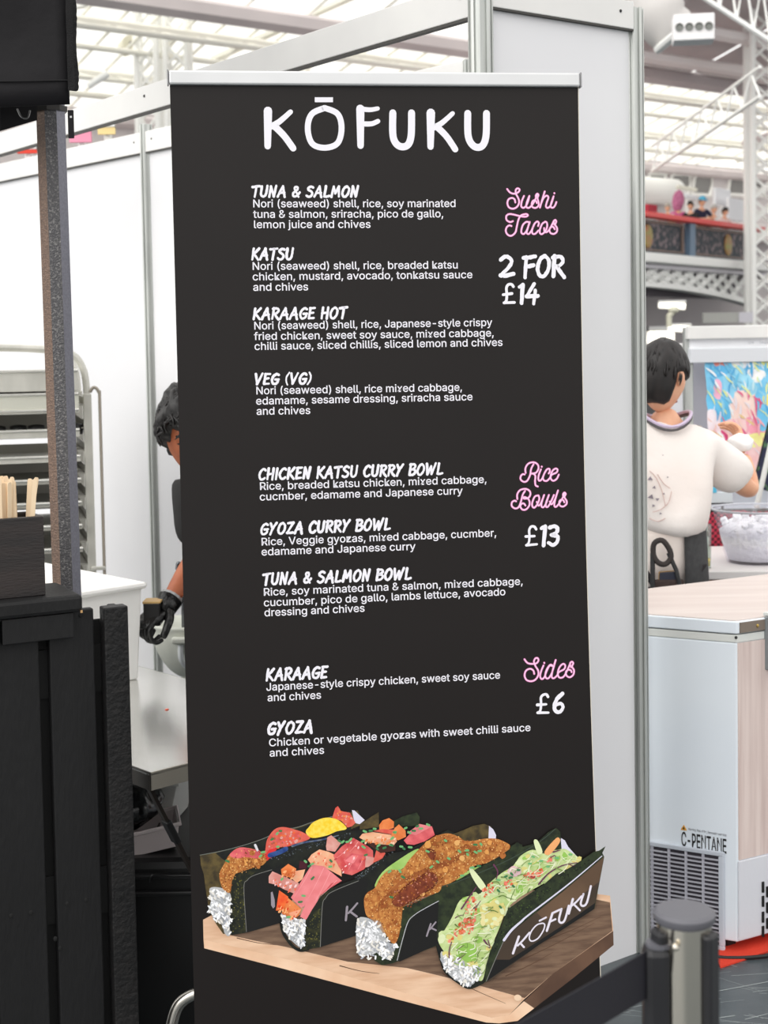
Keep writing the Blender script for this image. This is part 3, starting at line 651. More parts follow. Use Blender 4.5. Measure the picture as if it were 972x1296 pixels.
def scatter(name, tf, poly, n, size, mats_, shape='blob', asp=1.0, angs=(0, PI)):
    poly = [tf(p) for p in poly]; xs = [p[0] for p in poly]; ys = [p[1] for p in poly]; sets = [[] for _ in mats_]; k = 0
    while k < n:
        p = (frnd.uniform(min(xs), max(xs)), frnd.uniform(min(ys), max(ys)))
        if not inside(p, poly): continue
        k += 1; a = frnd.uniform(*angs); s = frnd.uniform(*size); nn = 7; ca, sa = math.cos(a), math.sin(a); q = []
        for j in range(nn):
            t = 2 * PI * j / nn; rr = s * frnd.uniform(.8, 1.15) if shape == 'blob' else s
            u, v = rr * math.cos(t) * asp, rr * math.sin(t); q.append(bp(p[0] + u * ca - v * sa, p[1] + u * sa + v * ca))
        sets[frnd.randrange(len(mats_))].append(q)
    for m_, st in zip(mats_, sets): flat(name, st, m_).__setitem__('kind', 'stuff')
def line(name, tf, pts, wpx, m_, tp=(1, 1), label=None): return px_strokes(name, [([p for p in pts], wpx, tp)], tf, wpx, m_, lay=(LAYER.__setitem__(0, LAYER[0] + 1) or LAYER[0]), label=label)
def pm(n, c, c2=None, sc=30, **k): return mat('print_' + n, c, .5, c2=c2, scale=sc, spec=.3, **k)
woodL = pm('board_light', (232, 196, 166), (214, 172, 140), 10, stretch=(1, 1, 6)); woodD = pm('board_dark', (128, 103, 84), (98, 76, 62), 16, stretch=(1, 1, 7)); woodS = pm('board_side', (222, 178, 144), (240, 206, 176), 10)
nori = pm('seaweed', (30, 34, 27), (58, 58, 34), 90, contrast=(.48, .7)); noriD = pm('seaweed_dark', (20, 22, 22), (34, 37, 30), 60); noriB = pm('seaweed_brown', (58, 50, 34), (96, 82, 48), 60)
noriG = pm('seaweed_green', (30, 38, 28), (50, 60, 38), 80); wrap = pm('black_wrapper', (25, 25, 25)); edge = pm('wrapper_edge', (120, 120, 116)); paper = pm('white_paper', (216, 214, 232)); 
friedA = pm('breadcrumb', (206, 140, 74), (168, 96, 46), 120); friedB = pm('breadcrumb_pale', (232, 180, 112)); friedC = pm('breadcrumb_dark', (150, 82, 38)); sauce = pm('dark_sauce', (104, 46, 30), (136, 66, 40), 90)
rice1 = pm('rice', (222, 224, 226)); rice2 = pm('rice_shadow', (190, 192, 194)); riceW = pm('rice_white', (240, 241, 244)); chv = pm('chive', (112, 178, 116)); chv2 = pm('chive_dark', (62, 122, 76))
lay = pm
PF('board_surface', C0, [(257, 1164), (270, 1157), (400, 1128), (560, 1120), (753, 1131), (772, 1133.5), (776, 1178), (700, 1232), (663, 1265), (645, 1284), (622, 1288), (500, 1253), (380, 1218), (257.6, 1189)], woodL, False)
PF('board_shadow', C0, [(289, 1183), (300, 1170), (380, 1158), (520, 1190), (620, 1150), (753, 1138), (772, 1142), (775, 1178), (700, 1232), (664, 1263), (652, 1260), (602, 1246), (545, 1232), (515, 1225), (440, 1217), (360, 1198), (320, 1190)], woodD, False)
PF('board_edge', C0, [(257.6, 1189), (380, 1218), (500, 1253), (622, 1288), (645, 1284), (663, 1267), (676, 1276), (655, 1292), (632, 1295), (615, 1294), (500, 1264), (355, 1225), (258.5, 1200)], woodS, False)
PF('board_edge', C0, [(663, 1267), (700, 1232), (776, 1178), (776.5, 1196), (725, 1238), (676, 1276)], pm('board_side_dark', (104, 78, 62), (84, 62, 50), 14), False)
for a, b_ in (((560, 1232), (640, 1270)), ((300, 1187), (352, 1196)), ((690, 1190), (760, 1160)), ((660, 1215), (752, 1168)), ((640, 1235), (700, 1205)), ((430, 1222), (480, 1232))): line('board_grain', C0, [a, ((a[0] + b_[0]) / 2, (a[1] + b_[1]) / 2 + 1.5), b_], 1.2, pm('grain', (92, 66, 50)), (1, .3))
# taco 1
PF('seaweed_shell', C3, [(20, 445), (200, 410), (380, 360), (540, 305), (640, 245), (760, 235), (920, 180), (1250, 95), (1300, 200), (926, 360), (560, 500), (420, 700), (330, 900), (280, 1060), (200, 1060), (150, 990), (90, 880), (60, 690), (50, 600), (25, 520)], noriB, False)
PF('seaweed_shell', C3, [(140, 430), (380, 365), (540, 310), (760, 240), (1200, 110), (1200, 250), (560, 450), (300, 560)], noriD, False)
line('seaweed_rim', C3, [(20, 445), (200, 410), (380, 362), (540, 305), (640, 240), (760, 232), (920, 180), (1180, 110)], .8, pm('rim', (110, 116, 110)))
PF('paper_edge', C4, [(640, 92), (660, 95), (738, 168), (700, 200), (660, 190)], paper, False)
PF('rice_bed', C3, [(95, 705), (180, 700), (255, 745), (264, 880), (255, 1065), (215, 1060), (190, 990), (130, 920), (85, 880), (105, 800)], rice2)
scatter('rice_grain', C3, [(100, 710), (250, 750), (262, 880), (250, 1050), (200, 980), (100, 880)], 60, (1.0, 1.6), [rice1, riceW, rice1], asp=2.6, angs=(.2, 1.6))
FR1 = [(170, 590), (210, 510), (250, 440), (330, 385), (480, 410), (545, 470), (500, 530), (420, 560), (300, 600), (270, 640), (255, 735), (215, 725), (185, 680)]
PF('fried_chicken', C3, FR1, friedA); scatter('crumb', C3, FR1, 150, (.5, 1.1), [friedB, friedC, friedA])
salm = pm('salmon', (226, 112, 92), (214, 84, 74), 70); tuna = pm('tuna', (232, 112, 116), (206, 84, 92), 60); tunaL = pm('tuna_light', (240, 142, 146), (232, 128, 132), 40); tunaR = pm('tuna_red', (210, 78, 80), (226, 116, 112), 50)
orng = pm('orange_cube', (236, 142, 84), (224, 120, 62), 60); peach = pm('peach', (244, 168, 132), (238, 190, 152), 60); redp = pm('pepper', (232, 84, 44), (240, 120, 60), 60); lem = pm('lemon', (244, 204, 40), (250, 224, 96), 130); clr = pm('onion', (226, 170, 160), (214, 140, 130), 50)
PF('tuna_piece', C3, [(250, 440), (330, 385), (440, 400), (490, 415), (480, 470), (380, 460), (300, 470)], tuna)
PF('salmon_mince', C3, [(530, 400), (545, 320), (600, 245), (670, 225), (760, 245), (830, 270), (880, 312), (790, 350), (700, 378), (600, 390), (525, 440)], salm)
scatter('mince_bit', C3, [(540, 400), (560, 320), (660, 240), (860, 300), (700, 370), (540, 430)], 55, (.8, 2.0), [tuna, redp, pm('brown_bit', (178, 92, 70)), clr])
PF('red_pepper', C3, [(525, 450), (560, 400), (625, 385), (600, 430), (550, 500)], pm('pepper_red', (222, 50, 52)), False)
PF('lemon_wedge', C4, [(285, 262), (310, 220), (350, 180), (440, 150), (530, 165), (600, 232), (520, 255), (450, 285), (335, 305)], lem)
line('lemon_rind', C4, [(288, 262), (315, 222), (352, 182), (440, 152), (530, 168), (598, 230)], .9, pm('rind', (252, 214, 70)))
PF('salmon_mince', C4, [(488, 150), (512, 75), (532, 60), (556, 98), (625, 112), (668, 190), (640, 215), (605, 225), (560, 175), (520, 160)], salm, False)
scatter('mince_bit', C4, [(500, 150), (530, 80), (650, 160), (610, 210)], 16, (.9, 1.8), [redp, clr, orng])
NF1 = [(296, 590), (420, 548), (500, 535), (560, 472), (640, 430), (760, 365), (926, 318), (1100, 270), (1340, 235), (1470, 195), (1470, 500), (900, 500), (640, 975), (400, 1045), (262, 1068), (250, 1000), (262, 740), (270, 650)]
PF('seaweed_shell', C3, NF1, noriD, False)
PF('seaweed_shell', C3, [(296, 590), (420, 548), (520, 520), (400, 620), (360, 690), (376, 1050), (262, 1068), (252, 1000), (262, 740), (272, 650)], nori, False)
scatter('seaweed_speck', C3, [(290, 620), (370, 650), (370, 1030), (270, 1040)], 70, (.4, 1.0), [pm('speck', (112, 108, 50)), pm('speck2', (84, 84, 44))])
PF('wrapper', C3, [(362, 700), (385, 640), (440, 600), (580, 555), (680, 530), (680, 960), (382, 1045)], wrap, False); line('wrapper_rim', C3, [(382, 1042), (362, 700), (388, 640), (440, 602), (580, 558)], .7, edge)
line('blue_sheen', C3, [(565, 445), (640, 420), (690, 395)], 6, pm('blue', (32, 58, 122), (60, 92, 150), 90)); line('blue_sheen', C3, [(740, 372), (830, 345), (960, 325), (1100, 290)], 3, pm('blue2', (48, 66, 110), (110, 120, 130), 90), (1, .4))
scatter('seaweed_glint', C3, [(560, 460), (1200, 260), (1200, 290), (560, 500)], 60, (.3, .8), [pm('glint', (110, 120, 126)), pm('glint2', (66, 76, 88))])
PF('printed_letter', C3, [(572, 735), (585, 728), (602, 790), (605, 845), (590, 860), (574, 835)], pm('dull_white', (150, 142, 152)), False)
for p in ((455, 380), ): line('onion_strip', C3, [(450, 365), (468, 405)], 3, pm('white_bit', (220, 220, 226)))
# taco 2
PF('seaweed_shell', C4, [(700, 200), (760, 160), (845, 105), (848, 220), (700, 240)], noriB, False)
PF('seaweed_shell', C5, [(240, 90), (310, 55), (385, 35), (402, 60), (400, 110), (250, 110)], noriG, False)
PF('rice_bed', C4, [(95, 880), (140, 910), (190, 930), (285, 925), (268, 1152), (230, 1142), (160, 1080), (110, 1000)], rice2, False)
scatter('rice_grain', C4, [(105, 900), (275, 930), (262, 1140), (170, 1080), (115, 1000)], 70, (.9, 1.5), [rice1, riceW, rice1], asp=2.0)
line('seaweed_base', C4, [(92, 950), (115, 1040), (180, 1130), (240, 1168), (300, 1160)], 3.6, noriD)
QD = [(pm('purple_bit', (74, 26, 40)), [(240, 480), (300, 490), (290, 540), (230, 540)]), (clr, [(440, 370), (450, 300), (480, 283), (555, 345), (510, 410), (445, 400)]), (peach, [(300, 470), (330, 430), (390, 392), (460, 410), (520, 440), (560, 560), (560, 600), (430, 530), (330, 512)]),
 (orng, [(95, 545), (150, 503), (212, 540), (190, 615), (100, 592)]), (peach, [(190, 560), (280, 545), (260, 620), (215, 650), (175, 615)]), (clr, [(0, 600), (28, 560), (130, 605), (232, 652), (215, 740), (120, 700), (50, 662), (0, 650)]), (redp, [(55, 862), (65, 800), (80, 705), (150, 755), (145, 820), (100, 860)]), (orng, [(98, 882), (150, 765), (252, 850), (230, 900), (190, 932), (130, 905)]), (peach, [(150, 880), (250, 852), (190, 932)]),
 (tunaR, [(495, 440), (560, 370), (650, 303), (765, 370), (800, 400), (805, 470), (730, 545), (640, 590), (575, 575), (535, 520)]), (tuna, [(575, 470), (640, 420), (745, 440), (705, 545), (625, 560)]), (tunaL, [(585, 480), (640, 436), (690, 440), (650, 500)]), (clr, [(745, 440), (810, 455), (800, 520), (740, 530)]),
 (salm, [(800, 495), (828, 390), (862, 388), (897, 422), (870, 465)]), (tunaL, [(170, 762), (330, 508), (425, 520), (562, 632), (480, 652), (440, 700), (385, 752), (250, 842)]), (tuna, [(385, 752), (440, 700), (480, 652), (562, 632), (470, 690)]), (tunaL, [(240, 908), (290, 800), (392, 750), (335, 870), (285, 932)]),
 (pm('dark_inner', (70, 40, 34)), [(690, 300), (972, 210), (972, 400), (860, 420), (800, 380)]), (peach, [(695, 300), (720, 270), (800, 258), (972, 285), (985, 330), (960, 360), (860, 352), (745, 330)]), (orng, [(848, 205), (875, 168), (925, 150), (962, 178), (960, 225), (900, 245), (850, 240)]), (salm, [(800, 250), (870, 235), (960, 240), (1000, 270), (940, 275)])]
for m_, pl in QD: PF('filling_piece', C4, pl, m_, False)
PF('filling_piece', C5, [(262, 120), (285, 100), (322, 135), (325, 170), (280, 190), (240, 165)], orng, False); PF('filling_piece', C5, [(312, 190), (360, 140), (410, 105), (470, 112), (486, 160), (430, 195), (370, 215), (330, 212)], tuna, False); PF('filling_piece', C5, [(330, 150), (400, 98), (470, 112), (380, 160)], tunaL, False)
NF2 = [(288, 932), (330, 858), (400, 750), (470, 690), (560, 655), (660, 620), (700, 572), (800, 500), (880, 455), (972, 400)]
NF2 = [C4(p) for p in NF2] + [C5(p) for p in ((190, 300), (250, 260), (330, 245), (480, 170), (560, 130), (600, 150), (300, 420), (150, 600), (60, 700))] + [C4(p) for p in ((680, 1050), (400, 1140), (262, 1166), (200, 1160), (268, 1140))]
PF('seaweed_shell', C0, NF2, noriD, False)
PF('seaweed_shell', C4, [(288, 932), (330, 858), (400, 750), (480, 690), (560, 655), (440, 740), (410, 800), (396, 1142), (262, 1166), (270, 1100)], nori, False); scatter('seaweed_speck', C4, [(300, 950), (400, 830), (390, 1120), (280, 1140)], 50, (.4, .9), [pm('speck', (112, 108, 50)), pm('speck2', (84, 84, 44))])
PF('wrapper', C4, [(396, 1140), (410, 830), (432, 765), (490, 712), (690, 630), (760, 600), (740, 900), (680, 1045)], wrap, False); line('wrapper_rim', C4, [(396, 1138), (411, 830), (436, 765), (490, 714), (690, 632)], .8, edge)
K_ = pm('dull_white', (150, 142, 152)); line('printed_letter', C4, [(602, 832), (592, 935)], 3.0, K_, (1, .9)); line('printed_letter', C4, [(680, 804), (645, 845), (612, 880)], 2.4, K_); line('printed_letter', C4, [(625, 868), (676, 906)], 2.6, K_)
scatter('seaweed_glint', C0, [C4((640, 620)), C4((880, 445)), C4((972, 390)), C4((972, 410)), C4((700, 620))], 50, (.3, .8), [pm('glint', (110, 120, 126)), pm('glint2', (66, 76, 88))])
# taco 3
PF('seaweed_shell', C5, [(560, 165), (650, 130), (700, 108), (760, 97), (800, 112), (822, 180), (700, 210)], noriB, False); PF('paper_edge', C5, [(788, 108), (812, 128), (828, 160), (825, 185), (785, 180)], paper, False)
PF('lettuce_strip', C5, [(150, 448), (190, 370), (280, 300), (390, 236), (400, 280), (300, 350), (220, 410)], pm('avocado', (148, 190, 96), (176, 210, 120), 30)); PF('lettuce_strip', C5, [(600, 400), (700, 345), (760, 335), (700, 375), (620, 410)], pm('avocado', (148, 190, 96)))
PF('rice_bed', C5, [(50, 640), (100, 620), (165, 660), (230, 760), (272, 765), (240, 850), (180, 850), (130, 825), (80, 840), (50, 800)], rice2); scatter('rice_grain', C5, [(55, 645), (150, 650), (230, 760), (260, 780), (230, 840), (70, 830)], 85, (1.1, 1.9), [rice1, riceW, rice1, riceW], asp=1.9)
FC = [(90, 520), (110, 480), (150, 455), (180, 400), (230, 355), (300, 352), (340, 300), (400, 235), (450, 190), (490, 165), (560, 150), (620, 170), (650, 190), (700, 192), (760, 180), (830, 180), (890, 205), (906, 225), (880, 265), (800, 310), (700, 335), (620, 400), (550, 440), (500, 480), (400, 515), (312, 560), (300, 640), (285, 720), (262, 765), (235, 750), (200, 690), (180, 640), (130, 628), (100, 600)]
PF('fried_chicken', C5, FC, friedA); scatter('crumb', C5, FC, 520, (.5, 1.25), [friedB, friedC, friedA, pm('crumb_gold', (218, 160, 88)), pm('crumb_mid', (186, 118, 60))])
PF('crease', C5, [(180, 640), (175, 560), (240, 500), (320, 420), (440, 365), (560, 330), (660, 270), (690, 240), (650, 250), (540, 300), (430, 345), (300, 410), (220, 490), (170, 550)], pm('crease', (138, 74, 36), (170, 100, 52), 80))
PF('dark_glaze', C5, [(245, 525), (310, 450), (380, 400), (455, 362), (500, 395), (490, 440), (420, 490), (340, 540), (280, 560)], sauce); PF('dark_glaze', C5, [(440, 235), (490, 250), (480, 300), (450, 280)], sauce); scatter('crumb', C5, [(260, 520), (450, 370), (490, 430), (300, 550)], 60, (.4, .9), [sauce, friedC, pm('glaze_shine', (190, 120, 100))]); scatter('crumb', C5, [(220, 560), (215, 510), (330, 390), (460, 330), (530, 390), (510, 460), (340, 570)], 90, (.5, 1.2), [friedA, friedC, sauce, pm('crumb_mid', (186, 118, 60))]); scatter('crumb', C5, FC, 170, (.4, .9), [friedB, pm('crumb_gold', (218, 160, 88)), pm('crumb_spark', (246, 212, 150))])
NF3 = [(308, 562), (420, 515), (520, 472), (560, 435), (640, 395), (720, 345), (850, 275), (905, 235), (940, 200), (972, 212), (990, 300), (560, 700), (510, 770), (250, 875), (190, 885), (150, 860), (138, 825), (160, 815), (200, 850), (240, 850), (275, 770), (290, 700)]
PF('seaweed_shell', C5, NF3, noriG, False); PF('wrapper', C5, [(280, 862), (335, 645), (380, 598), (510, 522), (520, 760), (290, 865)], wrap, False); line('wrapper_rim', C5, [(275, 858), (300, 760), (335, 645), (375, 602), (430, 568), (508, 526)], .9, pm('rim_light', (190, 190, 196)))
line('printed_letter', C5, [(462, 655), (440, 722)], 2.2, K_); line('printed_letter', C5, [(490, 645), (458, 685)], 2, K_); line('printed_letter', C5, [(470, 680), (492, 690)], 2, K_)
# taco 4
PF('seaweed_shell', C6, [(62, 400), (78, 365), (170, 335), (300, 275), (400, 235), (430, 160), (465, 142), (490, 165), (560, 145), (620, 90), (660, 68), (682, 90), (690, 200), (400, 450), (150, 640), (50, 640), (56, 520)], noriG, False)
line('seaweed_rim', C6, [(75, 368), (170, 338), (400, 240), (560, 150), (655, 75)], .9, pm('rim2', (64, 76, 66))); PF('paper_edge', C6, [(684, 120), (705, 132), (722, 165), (790, 240), (740, 250), (690, 200)], paper, False)
PF('seaweed_base', C6, [(48, 660), (60, 730), (90, 810), (150, 860), (200, 890), (240, 888), (300, 850), (280, 780), (100, 700)], noriD)
PF('rice_bed', C6, [(72, 700), (130, 730), (285, 780), (250, 830), (240, 865), (200, 870), (130, 835), (80, 770)], rice2); scatter('rice_grain', C6, [(80, 710), (280, 770), (235, 850), (190, 860), (90, 770)], 80, (1.2, 2.0), [rice1, riceW, rice1], asp=1.8)
SAL = [(55, 640), (90, 590), (130, 520), (160, 450), (200, 420), (280, 400), (320, 350), (380, 300), (440, 262), (480, 210), (540, 180), (600, 200), (640, 190), (700, 175), (745, 200), (790, 240), (700, 290), (600, 350), (480, 420), (412, 480), (370, 580), (325, 690), (300, 790), (280, 850), (240, 830), (230, 780), (150, 770), (100, 720)]
g1 = pm('cabbage', (180, 204, 130), (210, 224, 166), 50); g2 = pm('cabbage_pale', (222, 232, 186)); g3 = pm('cabbage_green', (150, 196, 92)); g4 = pm('cabbage_yellow', (220, 210, 132)); pu = pm('purple_cabbage', (104, 56, 84)); ora = pm('carrot', (232, 122, 70)); org2 = pm('chilli_sauce', (216, 92, 52), (232, 130, 90), 60)
PF('cabbage_bed', C6, SAL, g1)
scatter('cabbage_leaf', C6, SAL, 90, (2.2, 5.5), [g1, g2, g3, g4, g1, g2], asp=1.5)
def strands(n, ms, wr=(.9, 2.0), ln=(8, 22)):
    poly = [C6(p) for p in SAL]; xs = [p[0] for p in poly]; ys = [p[1] for p in poly]; k = 0; sets = {m_.name: [] for m_ in ms}
    while k < n:
        p = (frnd.uniform(min(xs), max(xs)), frnd.uniform(min(ys), max(ys)))
        a = frnd.uniform(-1.3, .6); l = frnd.uniform(*ln); q = (p[0] + l * math.cos(a), p[1] + l * math.sin(a))
        if not inside(p, poly) or not inside(q, poly): continue
        k += 1; c_ = ((p[0] + q[0]) / 2 + frnd.uniform(-3, 3), (p[1] + q[1]) / 2 + frnd.uniform(-3, 3)); sets[frnd.choice(ms).name] += ribbon([bp(*p), bp(*c_), bp(*q)], frnd.uniform(*wr) * .00164, 4, (1, .6))
    for m_ in ms: flat('cabbage_strand', sets[m_.name], m_).__setitem__('kind', 'stuff')
strands(60, [g2, g1, g3]); strands(34, [pm('shade_green', (110, 140, 70)), g4, g2], (.8, 1.5))
SB_ = pm('sauce_pink', (240, 150, 130)); SC_ = pm('sauce_deep', (206, 78, 44)); SP_ = pm('pickle_pink', (236, 128, 110))
for pl, m_ in (([(600, 190), (660, 120), (680, 128), (670, 155), (625, 205)], pm('carrot_pale', (238, 170, 110))), ([(215, 275), (235, 280), (300, 365), (275, 385), (230, 320)], g2), ([(150, 680), (200, 655), (250, 680), (245, 740), (200, 750), (165, 720)], g3), ([(545, 135), (565, 132), (590, 190), (565, 200)], g2), ([(270, 470), (340, 450), (400, 470), (370, 560), (300, 570)], g4), ([(410, 290), (440, 262), (480, 280), (470, 312), (430, 315)], pm('onion_pink', (226, 190, 196)))): PF('salad_piece', C6, pl, m_)
for reg, n_ in (([(205, 520), (190, 450), (240, 420), (262, 470), (240, 560), (225, 610), (180, 600), (110, 650), (165, 560)], 70), ([(485, 305), (540, 285), (595, 262), (600, 290), (540, 335), (490, 330)], 34), ([(275, 410), (290, 365), (340, 340), (345, 380), (300, 420)], 26), ([(400, 335), (440, 330), (430, 370), (395, 375)], 14), ([(615, 215), (650, 212), (640, 240), (615, 238)], 9)): scatter('sauce_bit', C6, reg, n_, (.7, 2.0), [SC_, SB_, org2, SP_], asp=1.4)
strands(26, [g2, pm('strand_white', (236, 240, 214))], (.8, 1.5), (10, 20)); scatter('cabbage_leaf', C6, [(260, 460), (350, 440), (410, 470), (360, 590), (290, 580)], 24, (1.5, 3.5), [g4, g2, pm('leaf_cream', (232, 222, 160))], asp=1.6)
for pl in ([(118, 780), (112, 700), (125, 650)], [(290, 640), (320, 680), (310, 640)], [(570, 355), (620, 300), (690, 260), (765, 245)], [(340, 255), (360, 290), (352, 330)], [(175, 480), (215, 420), (250, 370)], [(645, 190), (680, 180)]): line('purple_strip', C6, pl, 2.2, pu, (1, .5), label='purple cabbage strip')
scatter('sauce_bit', C6, [(200, 440), (260, 420), (250, 600), (150, 640), (180, 540)], 30, (.8, 1.6), [pm('sauce_pink', (240, 150, 130)), org2])
NF4 = [(412, 482), (480, 432), (600, 352), (660, 300), (720, 275), (780, 238), (850, 190), (880, 182), (912, 160), (895, 195), (905, 215), (855, 480), (560, 670), (320, 850), (295, 855), (300, 770), (325, 690), (370, 590)]
PF('seaweed_shell', C6, NF4, noriG, False); scatter('seaweed_speck', C6, [(420, 490), (600, 370), (880, 200), (700, 330), (500, 500), (380, 640), (330, 720)], 120, (.4, 1.0), [pm('speck3', (66, 84, 40)), pm('speck4', (18, 22, 18))])
PF('wrapper', C6, [(304, 850), (385, 655), (440, 592), (530, 520), (700, 385), (903, 215), (852, 482), (570, 665), (320, 850)], pm('wrapper_brown', (60, 51, 44), (76, 62, 50), 6), False)
PF('wrapper', C6, [(560, 500), (700, 388), (903, 215), (880, 340), (700, 480), (600, 540)], pm('wrapper_brown_light', (112, 88, 68), (92, 72, 56), 8), False); PF('wrapper', C6, [(304, 850), (350, 740), (420, 740), (700, 560), (858, 450), (852, 482), (570, 665)], wrap, False)
line('paper_rim', C6, [(392, 640), (430, 590), (480, 545), (520, 510), (700, 372), (800, 290), (893, 210)], 1.6, paper, (2.2, .6)); line('wrapper_rim', C6, [(302, 850), (345, 745), (388, 650)], .9, edge)
for st, wd in (([(468, 622), (438, 708)], 2.2), ([(522, 602), (490, 640), (462, 668)], 1.8), ([(476, 656), (494, 676)], 1.8), ([(574, 541), (607, 524)], 1.7), ([(640, 502), (611, 592)], 2.2), ([(640, 502), (678, 484)], 1.9), ([(627, 546), (655, 533)], 1.8), ([(686, 480), (673, 535), (684, 551), (703, 536), (723, 464)], 2.0), ([(744, 430), (723, 504)], 2.2), ([(787, 416), (762, 444), (738, 464)], 1.8), ([(752, 460), (780, 488)], 1.8), ([(798, 404), (784, 452), (797, 465), (816, 446), (836, 364)], 2.0)):
    line('printed_letter', C6, st, wd * 1.4, pm('print_white', (226, 220, 232)))
line('printed_letter', C6, [(590, 553), (560, 562), (532, 594), (521, 630), (535, 645), (566, 630), (592, 592), (600, 562), (590, 553)], 1.8, pm('print_white', (226, 220, 232)))
PF('board_crumb', C6, [(445, 925), (462, 918), (480, 928), (478, 945), (458, 950), (445, 940)], pm('crumb_cream', (236, 206, 176)))
# extra print detail: rice along the open ends, browned patches on the crumb, highlights on the fish
rw = pm('rice_bright', (246, 247, 250)); rs_ = pm('rice_grey', (170, 174, 182)); rc_ = pm('rice_cream', (232, 228, 220))
for tf, poly, n_ in ((C3, [(90, 700), (200, 700), (262, 760), (266, 880), (255, 1060), (205, 1010), (120, 930), (80, 870)], 46), (C4, [(98, 890), (280, 935), (268, 1140), (200, 1110), (110, 1010)], 40), (C5, [(48, 625), (165, 640), (236, 760), (276, 770), (240, 852), (70, 842), (45, 780)], 60), (C6, [(70, 700), (285, 785), (250, 868), (180, 872), (75, 770)], 55)):
    for m_, kq in ((rs_, .5), (rc_, .6), (rw, 1)): scatter('rice_grain', tf, poly, int(n_ * kq), (1.0, 1.5), [m_], asp=2.5, angs=(.1, 2.6))
scatter('crust_patch', C5, FC, 26, (2.4, 5.0), [pm('crust_brown', (176, 106, 52)), pm('crust_amber', (222, 156, 84)), friedC, pm('crust_gold', (228, 172, 104))]); scatter('crumb', C5, FC, 420, (.45, 1.0), [friedB, friedC, friedA, pm('crumb_gold', (218, 160, 88)), pm('crumb_pit', (118, 62, 28))])
PF('dark_glaze', C5, [(245, 525), (310, 455), (390, 405), (455, 370), (495, 400), (470, 440), (400, 490), (330, 535), (280, 555)], sauce); scatter('crumb', C5, [(235, 540), (230, 500), (330, 400), (455, 345), (520, 395), (500, 450), (340, 565)], 170, (.4, 1.3), [friedA, friedC, sauce, pm('glaze_shine', (190, 120, 100)), sauce])
scatter('crust_patch', C3, FR1, 9, (2, 4), [pm('crust_brown', (176, 106, 52)), pm('crust_amber', (222, 156, 84))]); scatter('crumb', C3, FR1, 110, (.45, 1.0), [friedB, friedC, pm('crumb_gold', (218, 160, 88)), pm('crumb_pit', (118, 62, 28))])
fh = pm('fish_shine', (252, 206, 206)); fd = pm('fish_fold', (196, 70, 78))
for a, b_ in (((330, 520), (190, 755)), ((420, 528), (300, 760)), ((470, 560), (350, 790)), ((520, 620), (400, 740)), ((600, 380), (520, 450)), ((680, 330), (620, 400)), ((650, 440), (610, 540)), ((720, 450), (680, 540))):
    line('fish_grain', C4, [a, ((a[0] + b_[0]) / 2 + 4, (a[1] + b_[1]) / 2), b_], .7, pm('fish_line', (246, 170, 172)), (1, .3))
for reg, ms_ in (([(500, 440), (650, 310), (800, 400), (730, 540), (560, 580)], [fh, fd, pm('fish_orange', (236, 110, 80))]), ([(100, 545), (210, 540), (190, 610), (100, 600)], [pm('cube_light', (250, 178, 120)), pm('cube_dark', (206, 104, 54))]), ([(0, 600), (230, 655), (210, 740), (50, 660)], [fh, pm('fish_orange', (236, 110, 80))]), ([(300, 470), (390, 400), (550, 540), (430, 520)], [pm('peach_light', (252, 206, 176)), pm('fish_orange', (236, 110, 80))]), ([(60, 860), (90, 720), (240, 850), (190, 925)], [pm('cube_light', (250, 178, 120)), pm('pepper_hot', (222, 66, 30))]), ([(700, 300), (970, 280), (970, 350), (740, 330)], [pm('peach_light', (252, 206, 176)), orng])):
    scatter('fish_fleck', C4, reg, 22, (.5, 1.5), ms_, asp=1.8, angs=(1.8, 2.6))
strands(30, [pm('leaf_shadow', (96, 122, 60)), pm('leaf_shadow2', (128, 150, 84))], (.8, 1.8), (5, 12)); strands(34, [g2, pm('strand_white', (236, 240, 214)), g2], (.8, 1.6), (8, 18)); strands(7, [pu], (.9, 1.6), (6, 14))
# chives
CH = [(C4, (735, 245)), (C4, (780, 240)), (C4, (810, 225)), (C4, (720, 320)), (C4, (600, 325)), (C4, (565, 325)), (C4, (625, 308)), (C4, (540, 318)), (C4, (725, 365)), (C4, (742, 425)), (C4, (470, 515)), (C4, (475, 470)), (C4, (280, 475)), (C4, (330, 495)), (C4, (310, 510)), (C4, (335, 603)), (C4, (100, 610)), (C4, (265, 738)), (C4, (240, 785)), (C4, (840, 352)), (C4, (830, 378)), (C4, (885, 370)), (C4, (945, 297)), (C4, (940, 348)), (C4, (150, 900)), (C4, (965, 250)),
 (C5, (320, 115)), (C5, (340, 140)), (C5, (385, 105)), (C5, (405, 118)), (C5, (445, 97)), (C5, (365, 130)), (C5, (295, 218)), (C5, (345, 222)), (C5, (310, 230)), (C5, (245, 172)), (C5, (258, 140)), (C5, (240, 210)), (C5, (542, 185)), (C5, (442, 245)), (C5, (498, 303)), (C5, (463, 332)), (C5, (560, 285)), (C5, (305, 388)), (C5, (662, 240)), (C5, (665, 262)), (C5, (620, 245)), (C5, (708, 208)), (C5, (740, 205)), (C5, (710, 250)), (C5, (732, 243)), (C5, (240, 500)), (C5, (635, 380)), (C5, (690, 335)), (C5, (728, 326)), (C5, (230, 358)), (C5, (288, 355)),
 (C6, (540, 212)), (C6, (580, 233)), (C6, (523, 247)), (C6, (660, 218)), (C6, (465, 280)), (C6, (430, 300)), (C6, (425, 318)), (C6, (438, 362)), (C6, (362, 330)), (C6, (362, 385)), (C6, (372, 468)), (C6, (730, 200)), (C6, (400, 312)), (C6, (615, 262)),
 (C3, (580, 310)), (C3, (620, 265)), (C3, (645, 245)), (C3, (625, 368)), (C3, (490, 440)), (C3, (510, 410)), (C3, (232, 480))]
ps = ([], [])
